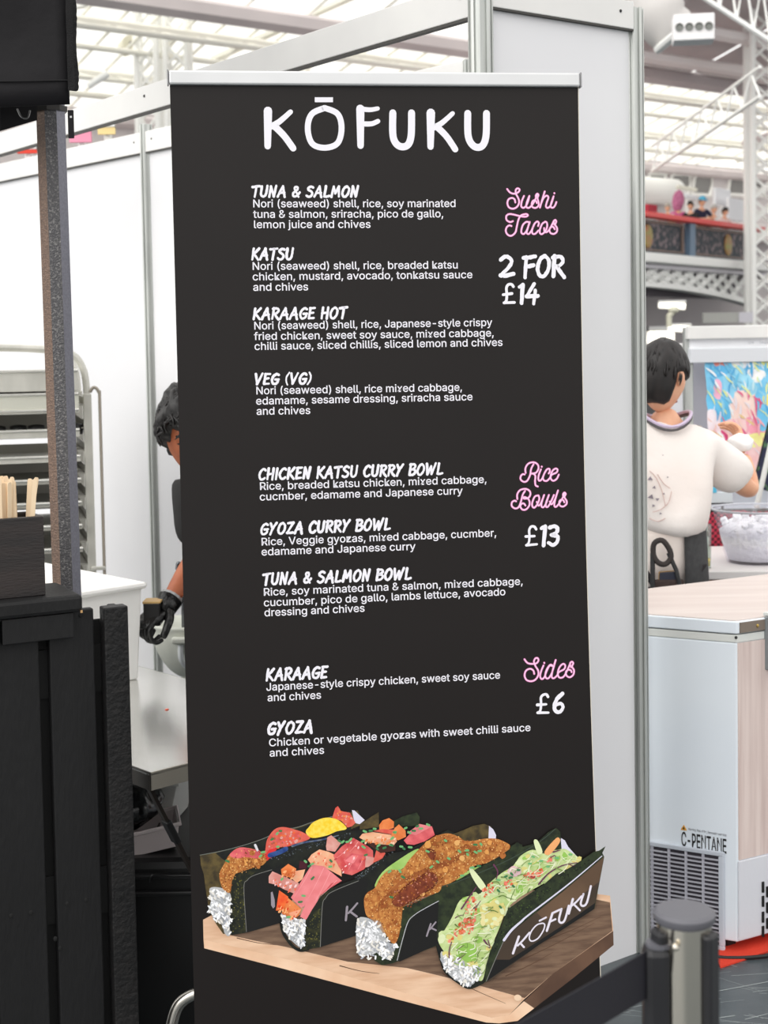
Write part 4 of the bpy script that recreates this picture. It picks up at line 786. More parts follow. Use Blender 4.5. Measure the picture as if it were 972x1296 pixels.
for tf, p in CH:
    x, y = tf(p); a = frnd.uniform(-.9, .9); l = frnd.uniform(1.0, 1.8); d_ = (math.cos(a) * l, math.sin(a) * l)
    ps[int(frnd.random() < .35)].extend(ribbon([bp(x - d_[0], y - d_[1]), bp(x + d_[0], y + d_[1])], 2.7 * .00164))
flat('chive_piece', ps[0], chv)['kind'] = 'stuff'; flat('chive_piece', ps[1], chv2)['kind'] = 'stuff'

# ================================================================== BLACK COUNTER (left)
M_blk = mat('black_painted_timber', (22, 22, 23), .55, c2=(26, 26, 27), scale=14, stretch=(1, 1, .25), bump=.22, bscale=120, spec=.3)
M_blk2 = mat('rough_black_timber', (22, 22, 23), .5, c2=(30, 29, 29), scale=30, bump=.35, bscale=90, spec=.35)
M_dark = mat('deep_black', (10, 10, 10), .8)
CD = Vector((.88, .47, 0)).normalized(); CN = Vector((CD.y, -CD.x, 0))       # CN points to the viewer
CR0 = atY(165, 860, 2.95); CR0.z = 0; cang = math.atan2(CD.y, CD.x)
def ct(px):      # distance left of the counter's right end for a pixel column
    return -(onplane(px, 900, CR0, CN) - CR0).dot(CD)
ctr = thing('plank_counter', 'black painted timber plank counter at the left edge with nail marks', 'counter', CR0, cang)
def cpart(name, x0, x1, y0, y1, z0, z1, m_, bev=.003, label=None):
    mb = MB(); mb.box(((x0 + x1) / 2, (y0 + y1) / 2, (z0 + z1) / 2), (x1 - x0, y1 - y0, z1 - z0)); return part(name, mb, m_, ctr, bev=bev, label=label)
ZT = 1.6 - (765 - 443) * CR0.y / 1800
edges = [(133, 163.5), (65, 122), (-12, 51.5)]
xs_ = [(-ct(a), -ct(b_)) for a, b_ in edges]
w3 = xs_[2][1] - xs_[1][0]
for i in range(4): a = xs_[-1][0] - .02; xs_.append((a - .1, a))
for i, (a, b_) in enumerate(xs_):
    cpart('plank', a, b_, 0 if i else -.012, .022, 0.01, ZT - (.006 if i > 1 else 0), M_blk2 if i == 0 else M_blk)
cpart('gap_shade_sheet', xs_[-1][0], xs_[0][1] - .01, .03, .04, .02, ZT - .03, M_dark, 0)  # added dark sheet, stands in for the shade seen between the planks
cpart('cross_rail', xs_[-1][0], -.01, .022, .03, ZT - .18, ZT - .08, M_dark, 0); cpart('cross_rail', xs_[-1][0], -.01, .022, .03, .42, .52, M_dark, 0)
cpart('side_board', -.02, -.002, .022, .09, .01, ZT - .01, M_blk)
x104 = -ct(104)
cpart('worktop', xs_[-1][0] - .05, x104, -.03, .16, ZT + .0, ZT + .036, M_blk, .008)
cpart('batten', -ct(3), -ct(93), -.022, -.001, ZT - .052, ZT - .001, M_blk, .002); cpart('batten', xs_[-1][0], -ct(-1), -.022, -.001, ZT - .052, ZT - .001, M_blk, .002)
cpart('bare_wood_chip', x104 - .006, x104 - .002, -.0315, -.029, ZT - .001, ZT + .004, mat('bare_pine', (190, 150, 100), .6), 0)
for px, py in ((14, 1159), (39, 1155), (85, 1144), (109, 1139), (153, 1130), (102, 779), (149, 777), (76, 1200), (70, 1188)):
    p = onplane(px, py, CR0, CN) - CR0; lx = p.dot(CD); mb = MB(); mb.ell((lx, -.0005 - (.012 if lx > xs_[0][0] else 0), p.z), (.0042, .0015, .0055), n=8, m_=5); part('nail_hole', mb, M_dark, ctr)
# box of stirrers on the counter
bx = thing('utensil_box', 'dark stained wooden box holding pale stirrers on the counter', 'box', CR0 + CD * (-ct(20) + .014) + CN * -.06 + UP * (ZT + .036), cang)
bxr = -ct(54.5) + ct(20); M_dw = mat('dark_walnut', (44, 36, 34), .45, c2=(30, 26, 26), scale=6, stretch=(1, 1, 5), bump=.1)
BH = .162; BWd = .2
for nm, c, d_ in (('front_board', (bxr - BWd / 2, -.05, BH / 2), (BWd, .012, BH)), ('back_board', (bxr - BWd / 2, .05, BH / 2), (BWd, .012, BH)), ('side_board', (bxr - .006, 0, BH / 2), (.012, .09, BH)), ('side_board', (bxr - BWd + .006, 0, BH / 2), (.012, .09, BH)), ('floor_board', (bxr - BWd / 2, 0, .006), (BWd - .02, .09, .012))):
    mb = MB(); mb.box(c, d_); part(nm, mb, M_dw, bx, bev=.002)
mb = MB(); mb.tube([Vector((bxr, .02, BH * .8)), Vector((bxr + .008, .02, BH * .8))], .006, 10); part('peg', mb, M_dark, bx)
M_st = mat('pale_birch', (240, 218, 186), .6, c2=(228, 200, 164), scale=20, stretch=(1, 1, .1))
srnd = random.Random(9)
st0 = None
for i in range(32):
    x = bxr - .026 - .0032 * i + srnd.uniform(-.002, .002); tilt = srnd.uniform(-.05, .05) + (.12 if i < 4 else -.04 * (i > 20)); y = srnd.uniform(-.02, .02)
    if st0 is None:
        mb = MB(); hh = .222; pr = [(-.0048, 0), (.0048, 0), (.0048, hh - .004), (.003, hh), (-.003, hh), (-.0048, hh - .004)]
        mb.v = [(p[0], s, p[1]) for s in (-.0009, .0009) for p in pr]; mb.f = [(0, 1, 2, 3, 4, 5), (11, 10, 9, 8, 7, 6)] + [(j, j + 6, (j + 1) % 6 + 6, (j + 1) % 6) for j in range(6)]
        st0 = part('wooden_stirrer', mb, M_st, None); o = st0
    else: o = st0.copy(); COL.objects.link(o)
    w_ = bx.location + CD * x + CN * -y + UP * .013; o.location = w_; o.rotation_euler = (srnd.uniform(-.08, .08), tilt, cang + srnd.uniform(-.45, .45)); o.scale = (1, 1, srnd.uniform(.985, 1.04))
    tag(o, 'pale birch stirrer standing among many in the dark box', 'stirrer', 'birch stirrers in the dark box')

# ================================================================== GAZEBO (top left)
GY = 2.98
gp = atY(85, 748, 3.18); gaz = thing('gazebo', 'black fabric gazebo corner on a hammered grey metal leg', 'gazebo', (gp.x, 3.18, 0), R(0))
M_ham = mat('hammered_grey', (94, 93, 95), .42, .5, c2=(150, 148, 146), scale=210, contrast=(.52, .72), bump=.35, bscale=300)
M_ham2 = mat('lit_facet_grey', (132, 132, 142), .4, .5, c2=(120, 120, 130), scale=200)  # right facet of the leg: its brighter light put into a paler grey
M_ham3 = mat('warm_reflection_grey', (106, 88, 78), .42, .4, c2=(136, 112, 96), scale=230, contrast=(.4, .7), bump=.3, bscale=300)  # left facet of the leg: a warm reflection put into the colour
# octagonal leg, slightly raked like the photograph's
ptop = atY(64, 140, 3.18); pr = .0335
def leg_pt(z): t = (z - gp.z) / (ptop.z - gp.z); return Vector((gp.x + (ptop.x - gp.x) * t, 3.18, z)) - gaz.location
a0 = R(22.5) + R(12)
mb = MB(); lo, hi = leg_pt(.0), leg_pt(2.3); ring = [Vector((pr * math.cos(a0 + k * PI / 4), pr * math.sin(a0 + k * PI / 4), 0)) for k in range(8)]
mb.add([lo + r_ for r_ in ring] + [hi + r_ for r_ in ring], [(k, (k + 1) % 8, 8 + (k + 1) % 8, 8 + k) for k in range(8)] + [tuple(range(7, -1, -1)), tuple(range(8, 16))])
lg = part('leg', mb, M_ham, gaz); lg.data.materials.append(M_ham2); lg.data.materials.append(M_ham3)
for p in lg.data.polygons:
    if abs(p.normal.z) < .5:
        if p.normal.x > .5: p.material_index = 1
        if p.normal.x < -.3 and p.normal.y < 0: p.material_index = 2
M_fab = mat('black_polyester', (12, 10, 14), .72, c2=(16, 14, 18), scale=5, bump=.35, bscale=14, spec=.3)
# valance: front face, then the return along the side
def gl(p): return p - gaz.location
VY = 2.93; mb = MB(); NX, NZ = 30, 16
x1_, zt, zb = atY(86, 0, VY).x, 2.75, atY(86, 134, VY).z
for i in range(NX + 1):
    for j in range(NZ + 1):
        x = x1_ - .9 * (1 - i / NX); f_ = j / NZ; z = zt + (zb - zt) * f_
        fold = .014 * math.sin(z * 26 + x * 9) * (1 - f_) + .010 * noise.noise(Vector((x * 5, z * 7, 0)))
        mb.v.append(tuple(gl(Vector((x + .004 * math.sin(z * 17) * (i == NX), VY + fold + .02 * (1 - f_), z + .004 * math.sin(x * 8))))))
for i in range(NX):
    for j in range(NZ): a = i * (NZ + 1) + j; mb.f.append((a, a + NZ + 1, a + NZ + 2, a + 1))
va = part('valance', mb, M_fab, gaz, smooth=True); so_ = va.modifiers.new('thick', 'SOLIDIFY'); so_.thickness = .004
mb = MB(); mb.box(gl(Vector((x1_ - .45, VY + .001, zb + .052))), (.9, .0045, .0016)); part('hem_stitching', mb, mat('stitch_black', (12, 11, 13), .8), gaz)
mb = MB(); NV = 90
for k in range(NV + 1):
    z = zb + .03 + k * (zt - zb - .03) / NV; e = x1_ + .004; wv_ = .013 + .0016 * math.sin(k * .35) + .0015 * noise.noise(Vector((k * .7, 0, 0))); yy = VY - .006 + .0012 * math.sin(k * .5)
    mb.v += [tuple(gl(Vector((e - .008, yy, z)))), tuple(gl(Vector((e + wv_ * .5, yy - .005, z)))), tuple(gl(Vector((e + wv_, yy + .002 * (k % 2), z)))), tuple(gl(Vector((e + wv_ * .5, yy + .012, z))))]
for k in range(NV):
    for q in range(4): a, b_ = 4 * k + q, 4 * k + (q + 1) % 4; mb.f.append((a, b_, b_ + 4, a + 4))
mb.f += [(3, 2, 1, 0), (4 * NV, 4 * NV + 1, 4 * NV + 2, 4 * NV + 3)]
part('velcro_edge', mb, mat('velcro_black', (22, 21, 23), .95, bump=1, bscale=500), gaz)
mb = MB(); sx0 = atY(88, 150, VY).x; mb.box(gl(Vector((sx0, VY + .012, (atY(88, 138, VY).z + atY(88, 174, VY).z) / 2))), (.012, .004, atY(88, 138, VY).z - atY(88, 174, VY).z)); part('hanging_strap', mb, M_fab, gaz, bev=.001)
mb = MB(); mb.box(gl(Vector((sx0 + .001, VY + .009, atY(88, 147, VY).z))), (.004, .001, .004)); part('strap_eyelet', mb, mat('eyelet_light', (200, 200, 200), .4), gaz)
# underside frame: roof sheet inside, cross bar, clips
mb = MB(); c0 = atY(74, 140, 3.1); mb.box(gl(Vector((x1_ - .45, 3.55, 2.9))), (.92, 1.2, .01)); part('canopy_roof', mb, M_fab, gaz)
pa, pb = atY(74, 142, 3.12), atY(0, 148, 3.05); mb = MB(); mb.add([gl(atY(0, 130, 3.03)), gl(atY(47, 130, 3.06)), gl(atY(47, 152, 3.06)), gl(atY(0, 166, 3.03))], [(0, 1, 2, 3)]); mb.add([gl(atY(-40, 130, 3.2)), gl(atY(-40, 175, 3.2)), gl(atY(0, 166, 3.03)), gl(atY(0, 130, 3.03))], [(0, 1, 2, 3)]); part('inner_valance', mb, M_fab, gaz)
mb = MB(); mb.tube(crom([gl(atY(22, 138, 3.0)), gl(atY(27, 148, 2.99)), gl(atY(35, 149, 2.99)), gl(atY(38, 140, 3.0))]), .0018, 6); part('hook', mb, mat('steel_hook', (120, 120, 120), .3, .8), gaz)
mb = MB(); q0 = leg_pt(atY(69, 142, 3.18).z); mb.tube([q0, q0 + Vector((0, 0, .012))], .037, 8); part('leg_collar', mb, mat('dark_collar', (40, 38, 36), .4, .4), gaz)

# ================================================================== STALL: table, tub, rack, sink
M_ss = mat('stainless_steel', (232, 231, 227), .2, .8, c2=(214, 214, 209), scale=3, bump=.03, bscale=8)
M_ssd = mat('stainless_dull', (206, 206, 200), .38, .7, c2=(165, 166, 160), scale=8)
TE = Vector((.73, .68, 0)).normalized(); TN = Vector((-TE.y, TE.x, 0)); T0 = atZ(190, 978, .70); T0.z = 0
tang = math.atan2(TE.y, TE.x)
tab = thing('steel_table', 'stainless steel folding worktable behind the counter with braced legs', 'table', T0, tang)
TW, TL = .56, 1.7
mb = MB(); mb.box((TW / 2, TL / 2, .695), (TW, TL, .01)); part('tabletop', mb, M_ss, tab, bev=.003)
mb = MB(); mb.box((TW / 2, .002, .68), (TW, .004, .04)); part('front_apron', mb, mat('apron_steel', (176, 170, 158), .4, .6), tab, bev=.001)
mb = MB(); mb.box((.002, TL / 2, .68), (.004, TL, .04)); part('side_apron', mb, mat('apron_dark', (70, 66, 62), .35, .6), tab, bev=.001)
mb = MB(); mb.box((TW - .002, TL / 2, .68), (.004, TL, .04)); part('side_apron', mb, M_ssd, tab, bev=.001)
M_iron = mat('dark_iron', (66, 60, 56), .4, .6)
for x, y in ((.05, .62), (TW - .05, .62), (.05, TL - .1), (TW - .05, TL - .1)):
    mb = MB(); mb.tube([Vector((x, y, 0)), Vector((x, y, .67))], .014, 10); part('leg', mb, M_iron, tab)
TI = (Matrix.Translation(T0) @ Matrix.Rotation(tang, 4, 'Z')).inverted()
pa, pb = TI @ atY(186, 992, 3.06), TI @ atY(258, 1132, 3.14)
mb = MB(); mb.box((pa + pb) / 2, (.018, .008, (pb - pa).length), ((pb - pa).to_track_quat('Z', 'Y')).to_matrix()); part('folding_brace', mb, M_iron, tab)
pc = pa.lerp(pb, .42); mb = MB(); mb.box(pc, (.03, .014, .06), ((pb - pa).to_track_quat('Z', 'Y')).to_matrix()); part('brace_hinge', mb, M_blackgap, tab, bev=.003)
mb = MB(); mb.ell((.33, .42, .7012), (.006, .004, .0015), n=8, m_=5); part('red_crumb', mb, mat('crumb_red', (220, 90, 60), .6), tab)
# white tub
M_tub = mat('white_polythene', (244, 243, 240), .4, spec=.4)
tb_ = atZ(178, 858, .70); tubx = TI @ tb_; tub = thing('white_tub', 'large white plastic storage tub standing on the steel table', 'tub', T0 + TE * 0 + UP * .7, tang)
def tubpart():
    x1, y0 = tubx.x + .0, tubx.y - .0
    mb = MB(); H = .26; X0, X1, Y0, Y1 = x1 - .40, x1, y0 - .02, y0 + .52; t = .012
    def ringp(e, z): return [Vector((X0 + e, Y0 + e, z)), Vector((X1 - e, Y0 + e, z)), Vector((X1 - e, Y1 - e, z)), Vector((X0 + e, Y1 - e, z))]
    rs = ringp(.012, 0) + ringp(0, H) + ringp(t, H) + ringp(t + .01, .012); mb.v = [tuple(v) for v in rs]
    mb.f = [(3, 2, 1, 0)] + [(a + j, a + (j + 1) % 4, a + 4 + (j + 1) % 4, a + 4 + j) for a in (0, 4, 8) for j in range(4)] + [(12, 13, 14, 15)]
    part('body', mb, M_tub, tub, bev=.008)
    mb = MB(); o_ = .008
    for (a, b_) in ((0, 1), (1, 2), (2, 3), (3, 0)):
        r_ = ringp(-o_ / 2, H); mb.tube([r_[a], r_[b_]], .009, 8)
    part('rim', mb, M_tub, tub)
    for k in range(1, 5):
        mb = MB(); mb.box((X1 + .002, Y0 + k * .1, H / 2 + .1), (.004, .006, .05)); part('rib', mb, M_tub, tub)
tubx.x = min(tubx.x, TW - .05); tubpart()

# tray rack
RX = atY(113, 600, 5.2); rk = thing('tray_rack', 'tall aluminium tray rack trolley with curved top against the white wall', 'rack', (RX.x, 5.2, 0), R(16))
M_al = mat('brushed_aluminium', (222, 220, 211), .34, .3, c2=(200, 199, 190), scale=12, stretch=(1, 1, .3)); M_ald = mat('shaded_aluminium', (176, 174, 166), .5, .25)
k5 = 5.2 / 1800
def rz(py): return 1.6 + (448 - py) * k5
W_, D_ = .66, .45
for y in (0, D_):
    top = crom([(0, y, rz(500)), (-.01, y, rz(470)), (-.05, y, rz(450)), (-.14, y, rz(443)), (-W_ / 2, y, rz(440)), (-W_ + .14, y, rz(443)), (-W_ + .04, y, rz(452)), (-W_, y, rz(472)), (-W_, y, rz(500))])
    mb = MB(); mb.tube(top, .013, 8); part('top_hoop', mb, M_al, rk)
    for x in (0, -W_): mb = MB(); mb.box((x, y, rz(500) / 2 + .05), (.03, .03, rz(500) - .1)); part('upright', mb, M_al, rk, bev=.003)
for x in (0, -W_):
    for y in (0, D_): mb = MB(); mb.lathe([(.0, .0), (.05, .01), (.055, .05), (.05, .09), (0, .1)], (x, y, 0), 14, Matrix.Rotation(0, 3, 'X')); part('castor', mb, M_dark, rk)
for i in range(17):
    z = rz(514 + i * 29)
    if z < .15: break
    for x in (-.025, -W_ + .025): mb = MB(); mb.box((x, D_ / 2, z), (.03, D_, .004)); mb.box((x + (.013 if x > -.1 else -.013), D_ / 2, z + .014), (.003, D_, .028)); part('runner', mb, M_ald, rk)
mb = MB(); mb.tube(crom([(.01, -.01, rz(498)), (.025, -.012, rz(492)), (.042, -.012, rz(499)), (.044, -.012, rz(520)), (.044, -.012, rz(735)), (.044, -.012, rz(760))]), .006, 8); part('locking_bar', mb, mat('bronzed_steel', (160, 152, 140), .4, .6), rk)
mb = MB(); mb.box((.022, -.018, rz(722)), (.05, .012, .014), bev=.003); part('latch', mb, M_al, rk)
for i in range(6):
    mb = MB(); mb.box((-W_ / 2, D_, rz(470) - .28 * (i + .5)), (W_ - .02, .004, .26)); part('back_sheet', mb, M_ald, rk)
# trays and pans on the runners
def tray(py0, py1, lbl, m_=M_al, rim=True):
    z0, z1 = rz(py1), rz(py0); t = thing('baking_tray', lbl, 'tray', Vector((RX.x, 5.2, z0)), R(16), 'trays in the rack')
    mb = MB(); H = z1 - z0; mb.box((-W_ / 2, D_ / 2 - .03, .002), (W_ - .07, D_ + .06, .004)); part('base', mb, m_, t)
    mb = MB(); mb.box((-W_ / 2, -.06, H / 2), (W_ - .07, .004, H)); part('front_wall', mb, m_, t, bev=.001)
    mb = MB(); mb.tube([Vector((-.035, -.062, H)), Vector((-W_ + .035, -.062, H))], .006, 8); part('rolled_rim', mb, mat('bright_rim', (232, 231, 224), .25, .6), t)
    for x in (-.036, -W_ + .036): mb = MB(); mb.box((x, D_ / 2 - .03, H / 2), (.004, D_ + .06, H)); part('side_wall', mb, m_, t)
tray(470, 495, 'deep aluminium pan topmost in the rack'); tray(499, 517, 'wide pale aluminium pan second from the top of the rack', mat('pale_pan', (214, 214, 201), .4, .2))
tray(519, 523, 'flat thin tray third from the top of the rack'); tray(544, 553, 'tray carrying a row of black moulds in the rack'); tray(577, 584, 'lowest bright empty tray in the rack')
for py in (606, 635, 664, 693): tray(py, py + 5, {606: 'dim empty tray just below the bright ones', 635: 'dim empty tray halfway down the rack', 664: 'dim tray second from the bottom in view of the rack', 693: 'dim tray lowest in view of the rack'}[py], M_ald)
for i in range(9):
    z = rz(544); c = Vector((RX.x, 5.2, z)) ; t = None
    mb = MB(); r_ = .03
    mb.lathe([(0, .0), (.028, 0), (.033, .02), (.03, .036), (.012, .04), (.008, .034), (0, .034)], (0, 0, 0), 12)
    o = part('black_mould', mb, mat('mould_black', (16, 16, 18), .4), None, smooth=True) if i == 0 else mould0.copy()
    if i == 0: mould0 = o
    else: COL.objects.link(o)
    o.location = Vector((RX.x - .05 - i * .066, 5.21 + (i % 2) * .02 - .0189 * i, rz(553) + .005)); tag(o, 'small black mould in the row on the rack tray', 'mould', 'black moulds on the rack tray')

# hand wash basin behind the table
snk = thing('hand_basin', 'pale grey-green plastic hand wash basin behind the steel table', 'basin', (atY(240, 830, 4.62).x, 4.62, 0))
M_sink = mat('basin_grey', (206, 208, 198), .4, spec=.4); k4 = 4.62 / 1800
def sz(py): return 1.6 + (446 - py) * k4
prof = []
for t in range(13):
    f_ = t / 12; prof.append((.122 * math.sin(min(1, .14 + f_ * .86) * PI / 2) ** 1.0, sz(861) + (sz(797) - sz(861)) * (1 - math.cos(f_ * PI / 2)) ** .75))
prof += [(.128, sz(794)), (.126, sz(790)), (.116, sz(791)), (.1, sz(800)), (.05, sz(835)), (0, sz(845))]
mb = MB(); mb.lathe([(0, prof[0][1])] + prof, (0, 0, 0), 36, sx=1, sy=.9); part('bowl', mb, M_sink, snk, smooth=True)
mb = MB(); mb.box((.02, -.105, sz(806)), (.12, .05, .02), bev=.006); part('front_lip', mb, M_sink, snk)
mb = MB(); mb.tube(crom([(-.012, -.115, sz(812)), (-.01, -.11, sz(832)), (.012, -.07, sz(848)), (.03, -.04, sz(860))]), .009, 8); part('rib', mb, mat('rib_pale', (224, 228, 230), .4), snk)
mb = MB(); mb.tube([Vector((0, 0, 0)), Vector((0, 0, sz(858)))], .03, 14); part('pedestal', mb, M_sink, snk)
mb = MB(); fx = atY(231, 760, 4.62).x - snk.location.x; mb.tube(crom([(fx, 0, sz(800)), (fx, 0, sz(730)), (fx - .004, 0, sz(718)), (fx - .012, 0, sz(716)), (fx - .016, 0, sz(724))]), .0055, 8); part('tap_pipe', mb, mat('chrome_dark', (110, 112, 116), .25, .9), snk)

# ---- under the table: bins, bags, crates, boxes
M_clr = mat('frosted_plastic', (236, 236, 232), .3, alpha=.75); M_bag = mat('black_bag', (18, 19, 21), .22, bump=.8, bscale=12)
def und(px0, px1, py0, py1, Y): a, b_ = atY(px0, py0, Y), atY(px1, py1, Y); return Vector(((a.x + b_.x) / 2, Y, min(a.z, b_.z))), abs(b_.x - a.x), abs(a.z - b_.z)
c, w_, h_ = und(150, 258, 1090, 1255, 3.25)
cr = thing('black_crate', 'large black plastic crate under the steel table', 'crate', (c.x, c.y, 0)); H = c.z + h_
mb = MB(); mb.box((0, .25, H / 2), (w_ + .05, .5, H), bev=.02); part('body', mb, mat('crate_black', (17, 17, 18), .4), cr)
for z in (H - .035, H - .075): mb = MB(); mb.box((0, -.003, z), (w_ + .06, .02, .012), bev=.004); part('rim_rib', mb, mat('crate_rim', (26, 26, 27), .35), cr)
mb = MB(); mb.tube(crom([(-.02, -.016, H - .045), (-.015, -.016, H - .03), (.0, -.016, H - .03), (.03, -.016, H - .035), (.08, -.016, H - .035)]), .003, 6); part('handle_edge', mb, mat('crate_rim', (26, 26, 27), .35), cr)
def tapered(nm, lbl, cat, c, w0, w1, d, h, m_, rot=0, rim=True, grp=None, tilt=0):
    t = thing(nm, lbl, cat, c, rot, grp); mb = MB()
    r0, r1 = w0 / 2, w1 / 2; th = .004; q = lambda r_, dd, z: [Vector((-r_, -dd, z)), Vector((r_, -dd, z)), Vector((r_, dd, z)), Vector((-r_, dd, z))]
    vs = q(r0, d / 2 * .9, 0) + q(r1, d / 2, h) + q(r1 - th, d / 2 - th, h) + q(r0 - th, d / 2 * .9 - th, th)
    mb.v = [tuple(v) for v in vs]; mb.f = [(3, 2, 1, 0)] + [(a + j, a + (j + 1) % 4, a + 4 + (j + 1) % 4, a + 4 + j) for a in (0, 4, 8) for j in range(4)] + [(12, 13, 14, 15)]
    part('body', mb, m_, t, bev=.006)
    if rim:
        mb = MB(); rr = q(r1 + .003, d / 2 + .003, h); mb.tube(rr, .005, 6, closed=True); part('rim', mb, m_, t)
    if tilt: t.rotation_euler = (t.rotation_euler.x, tilt, t.rotation_euler.z)
    return t
ZC = H + .002
M_wp = mat('pinkish_white_card', (232, 220, 219), .5); 
tapered('food_tub', 'white card food tray lying under the table, nearest the viewer', 'tray', Vector((atY(192, 1130, 3.35).x, 3.35, ZC)), .12, .15, .12, .055, M_wp, R(12), tilt=R(-9))
tapered('plastic_bin', 'clear frosted plastic bin behind the white card tray', 'bin', Vector((atY(188, 1090, 3.55).x, 3.55, ZC - .0)), .16, .22, .2, .12, M_clr, R(-8))
tapered('plastic_bin', 'white plastic bin just beneath the table top', 'bin', Vector((atY(186, 1030, 3.57).x, 3.57, ZC + .125)), .12, .14, .16, .10, mat('off_white_bin', (214, 210, 208), .4), R(-6))
tapered('crate_insert', 'black ribbed box beside the clear bin under the table', 'crate', Vector((atY(160, 1110, 3.35).x, 3.36, ZC)), .15, .15, .12, .035, M_bag, 0, False)
t = thing('bin_bag', 'glossy black bin bag under the table on top of bins', 'bag', Vector((atY(168, 1070, 3.38).x, 3.36, ZC + .062)))
mb = MB(); mb.ell((0, 0, .035), (.075, .09, .05), n=28, m_=16, fn=lambda v: v * (1 + .22 * noise.noise(v * 28))); part('bag_film', mb, M_bag, t, smooth=True)
t = thing('grey_board', 'pale grey board leaning behind the table brace', 'board', Vector((atY(212, 1100, 3.9).x, 3.9, 0)))
pz = [atY(196, 985, 3.9), atY(222, 985, 3.9), atY(238, 1060, 3.9), atY(236, 1105, 3.9), atY(205, 1105, 3.9)]
mb = MB(); vs = [p - t.location for p in pz]; vs[3].z = 0; vs[4].z = 0; vs[4].x -= .0; mb.add(vs + [v + Vector((0, .012, 0)) for v in vs], [(0, 1, 2, 3, 4), (9, 8, 7, 6, 5)] + [(j, 5 + j, 5 + (j + 1) % 5, (j + 1) % 5) for j in range(5)]); part('panel', mb, mat('pale_board', (226, 231, 235), .5), t)
# curved chrome tube bottom left
P0_ = atY(268, 1262, 3.0); t = thing('trolley_handle', 'curved brushed steel tube handle low beside the banner', 'handle', (atY(217, 1296, 3.0).x, 3.0, 0))
g = lambda px, py: atY(px, py, 3.0) - t.location
end = g(217, 1330); mb = MB(); mb.tube(crom([Vector((end.x, 0, .04)), Vector((end.x, 0, .12)), g(218, 1294), g(226, 1272), g(243, 1259), g(262, 1256), g(300, 1255)], 8), .0128, 14); part('tube', mb, mat('satin_steel', (200, 196, 188), .22, .95), t, smooth=True)
mb = MB(); mb.lathe([(0, 0), (.04, 0), (.04, .035), (.014, .045), (.014, .06), (0, .06)], (end.x, 0, 0), 20); part('foot', mb, M_blackgap, t)
mb = MB(); q_ = g(300, 1255); mb.tube([Vector((q_.x, 0, q_.z)), Vector((q_.x + .02, 0, q_.z - .02)), Vector((q_.x + .02, 0, 0))], .0128, 12); part('far_leg', mb, mat('satin_steel', (200, 196, 188), .22, .95), t)

# bunting seen between beam and wall rail
for lbl, px0, px1, py0, py1, c_ in (('blurred pink banner seen over the stall wall, just right of the gazebo leg', 88, 116, 163, 180, (236, 150, 176)), ('blurred yellow-orange banner seen over the stall wall', 124, 146, 158, 170, (240, 214, 150)), ('red strap end seen left of the gazebo leg', 22, 47, 186, 194, (232, 70, 50))):
    Y = 14 if 'red' not in lbl else 7; a, b_ = atY(px0, py0, Y), atY(px1, py1, Y); t = thing('hanging_banner', lbl, 'banner', ((a.x + b_.x) / 2, Y, (a.z + b_.z) / 2))
    mb = MB(); ww, hh = b_.x - a.x, (a.z - b_.z) * (1.6 if Y > 8 else 1); mb.box((0, 0, 0), (ww, .02, hh)); part('cloth', mb, mat('cloth_' + str(c_[2]), c_, .7), t)
    mb = MB(); mb.tube([Vector((-ww / 2, 0, hh / 2)), Vector((ww / 2, 0, hh / 2))], .02, 6); part('hem_rod', mb, M_steel, t); mb = MB(); mb.tube([Vector((0, .03, hh / 2)), Vector((0, .03, -t.location.z))], .02, 6); part('pole', mb, M_steel, t)

# ================================================================== BELT STANCHION
SP = atY(866, 1160, 1.5); SP.z = 0
st = thing('belt_barrier', 'retractable belt barrier post with a black webbing belt, out of focus', 'barrier', SP, R(0))
zc = 1.6 - (1163 - 432) * 1.5 / 1800; rc = .0332
M_chr = mat('polished_steel', (214, 208, 196), .12, 1.0); M_pl = mat('dark_plastic', (32, 32, 35), .4)
mb = MB(); mb.lathe([(0, zc), (rc - .004, zc), (rc, zc - .003), (rc, zc - .009), (rc - .002, zc - .012)], (0, 0, 0), 40); part('cap', mb, mat('grey_cap_plastic', (92, 92, 98), .45), st, smooth=False, auto=35)
mb = MB(); mb.lathe([(rc - .004, zc - .01), (rc - .004, zc - .19)], (0, 0, 0), 40); part('cassette', mb, M_chr, st, auto=35)
for a in (R(200), R(318)):
    mb = MB(); d = Vector((math.cos(a), math.sin(a), 0)); mb.box(d * (rc - .002) + Vector((0, 0, zc - .1)), (.012, .022, .165), Matrix.Rotation(a, 3, 'Z'), bev=.004); part('belt_slot', mb, M_pl, st)
mb = MB(); mb.box((-rc - .0, -.012, zc - .083), (.028, .03, .1), bev=.008); part('belt_clip', mb, M_pl, st)
mb = MB(); mb.tube([Vector((-rc + .003, -.012, zc - .034)), Vector((-rc + .003, -.012, zc - .03))], .014, 14); part('clip_top', mb, mat('grey_cap_plastic', (92, 92, 98), .45), st)
for z in (zc - .028, zc - .155, zc - .165):
    mb = MB(); mb.ell((-.016, -rc + .002, z), (.004, .004, .004), n=10, m_=6); part('screw', mb, M_chr, st)
mb = MB(); mb.tube([Vector((0, 0, .02)), Vector((0, 0, zc - .185))], .0255, 28); part('pole', mb, M_chr, st, smooth=True)
mb = MB(); mb.lathe([(0, 0), (.17, 0), (.17, .012), (.05, .032), (.03, .05), (0, .05)], (0, 0, 0), 40); part('base_plate', mb, M_pl, st)
bs = Vector((-rc - .006, -.014, 0)); bd = Vector((-.105, -.094, 0)).normalized(); bl = 1.1
mb = MB(); nseg = 14
for i in range(nseg + 1):
    p = bs + bd * bl * i / nseg; sag = .02 * math.sin(PI * i / nseg); mb.v += [(p.x, p.y, zc - .036 - sag), (p.x, p.y, zc - .087 - sag)]
for i in range(nseg): mb.f.append((2 * i, 2 * i + 1, 2 * i + 3, 2 * i + 2))
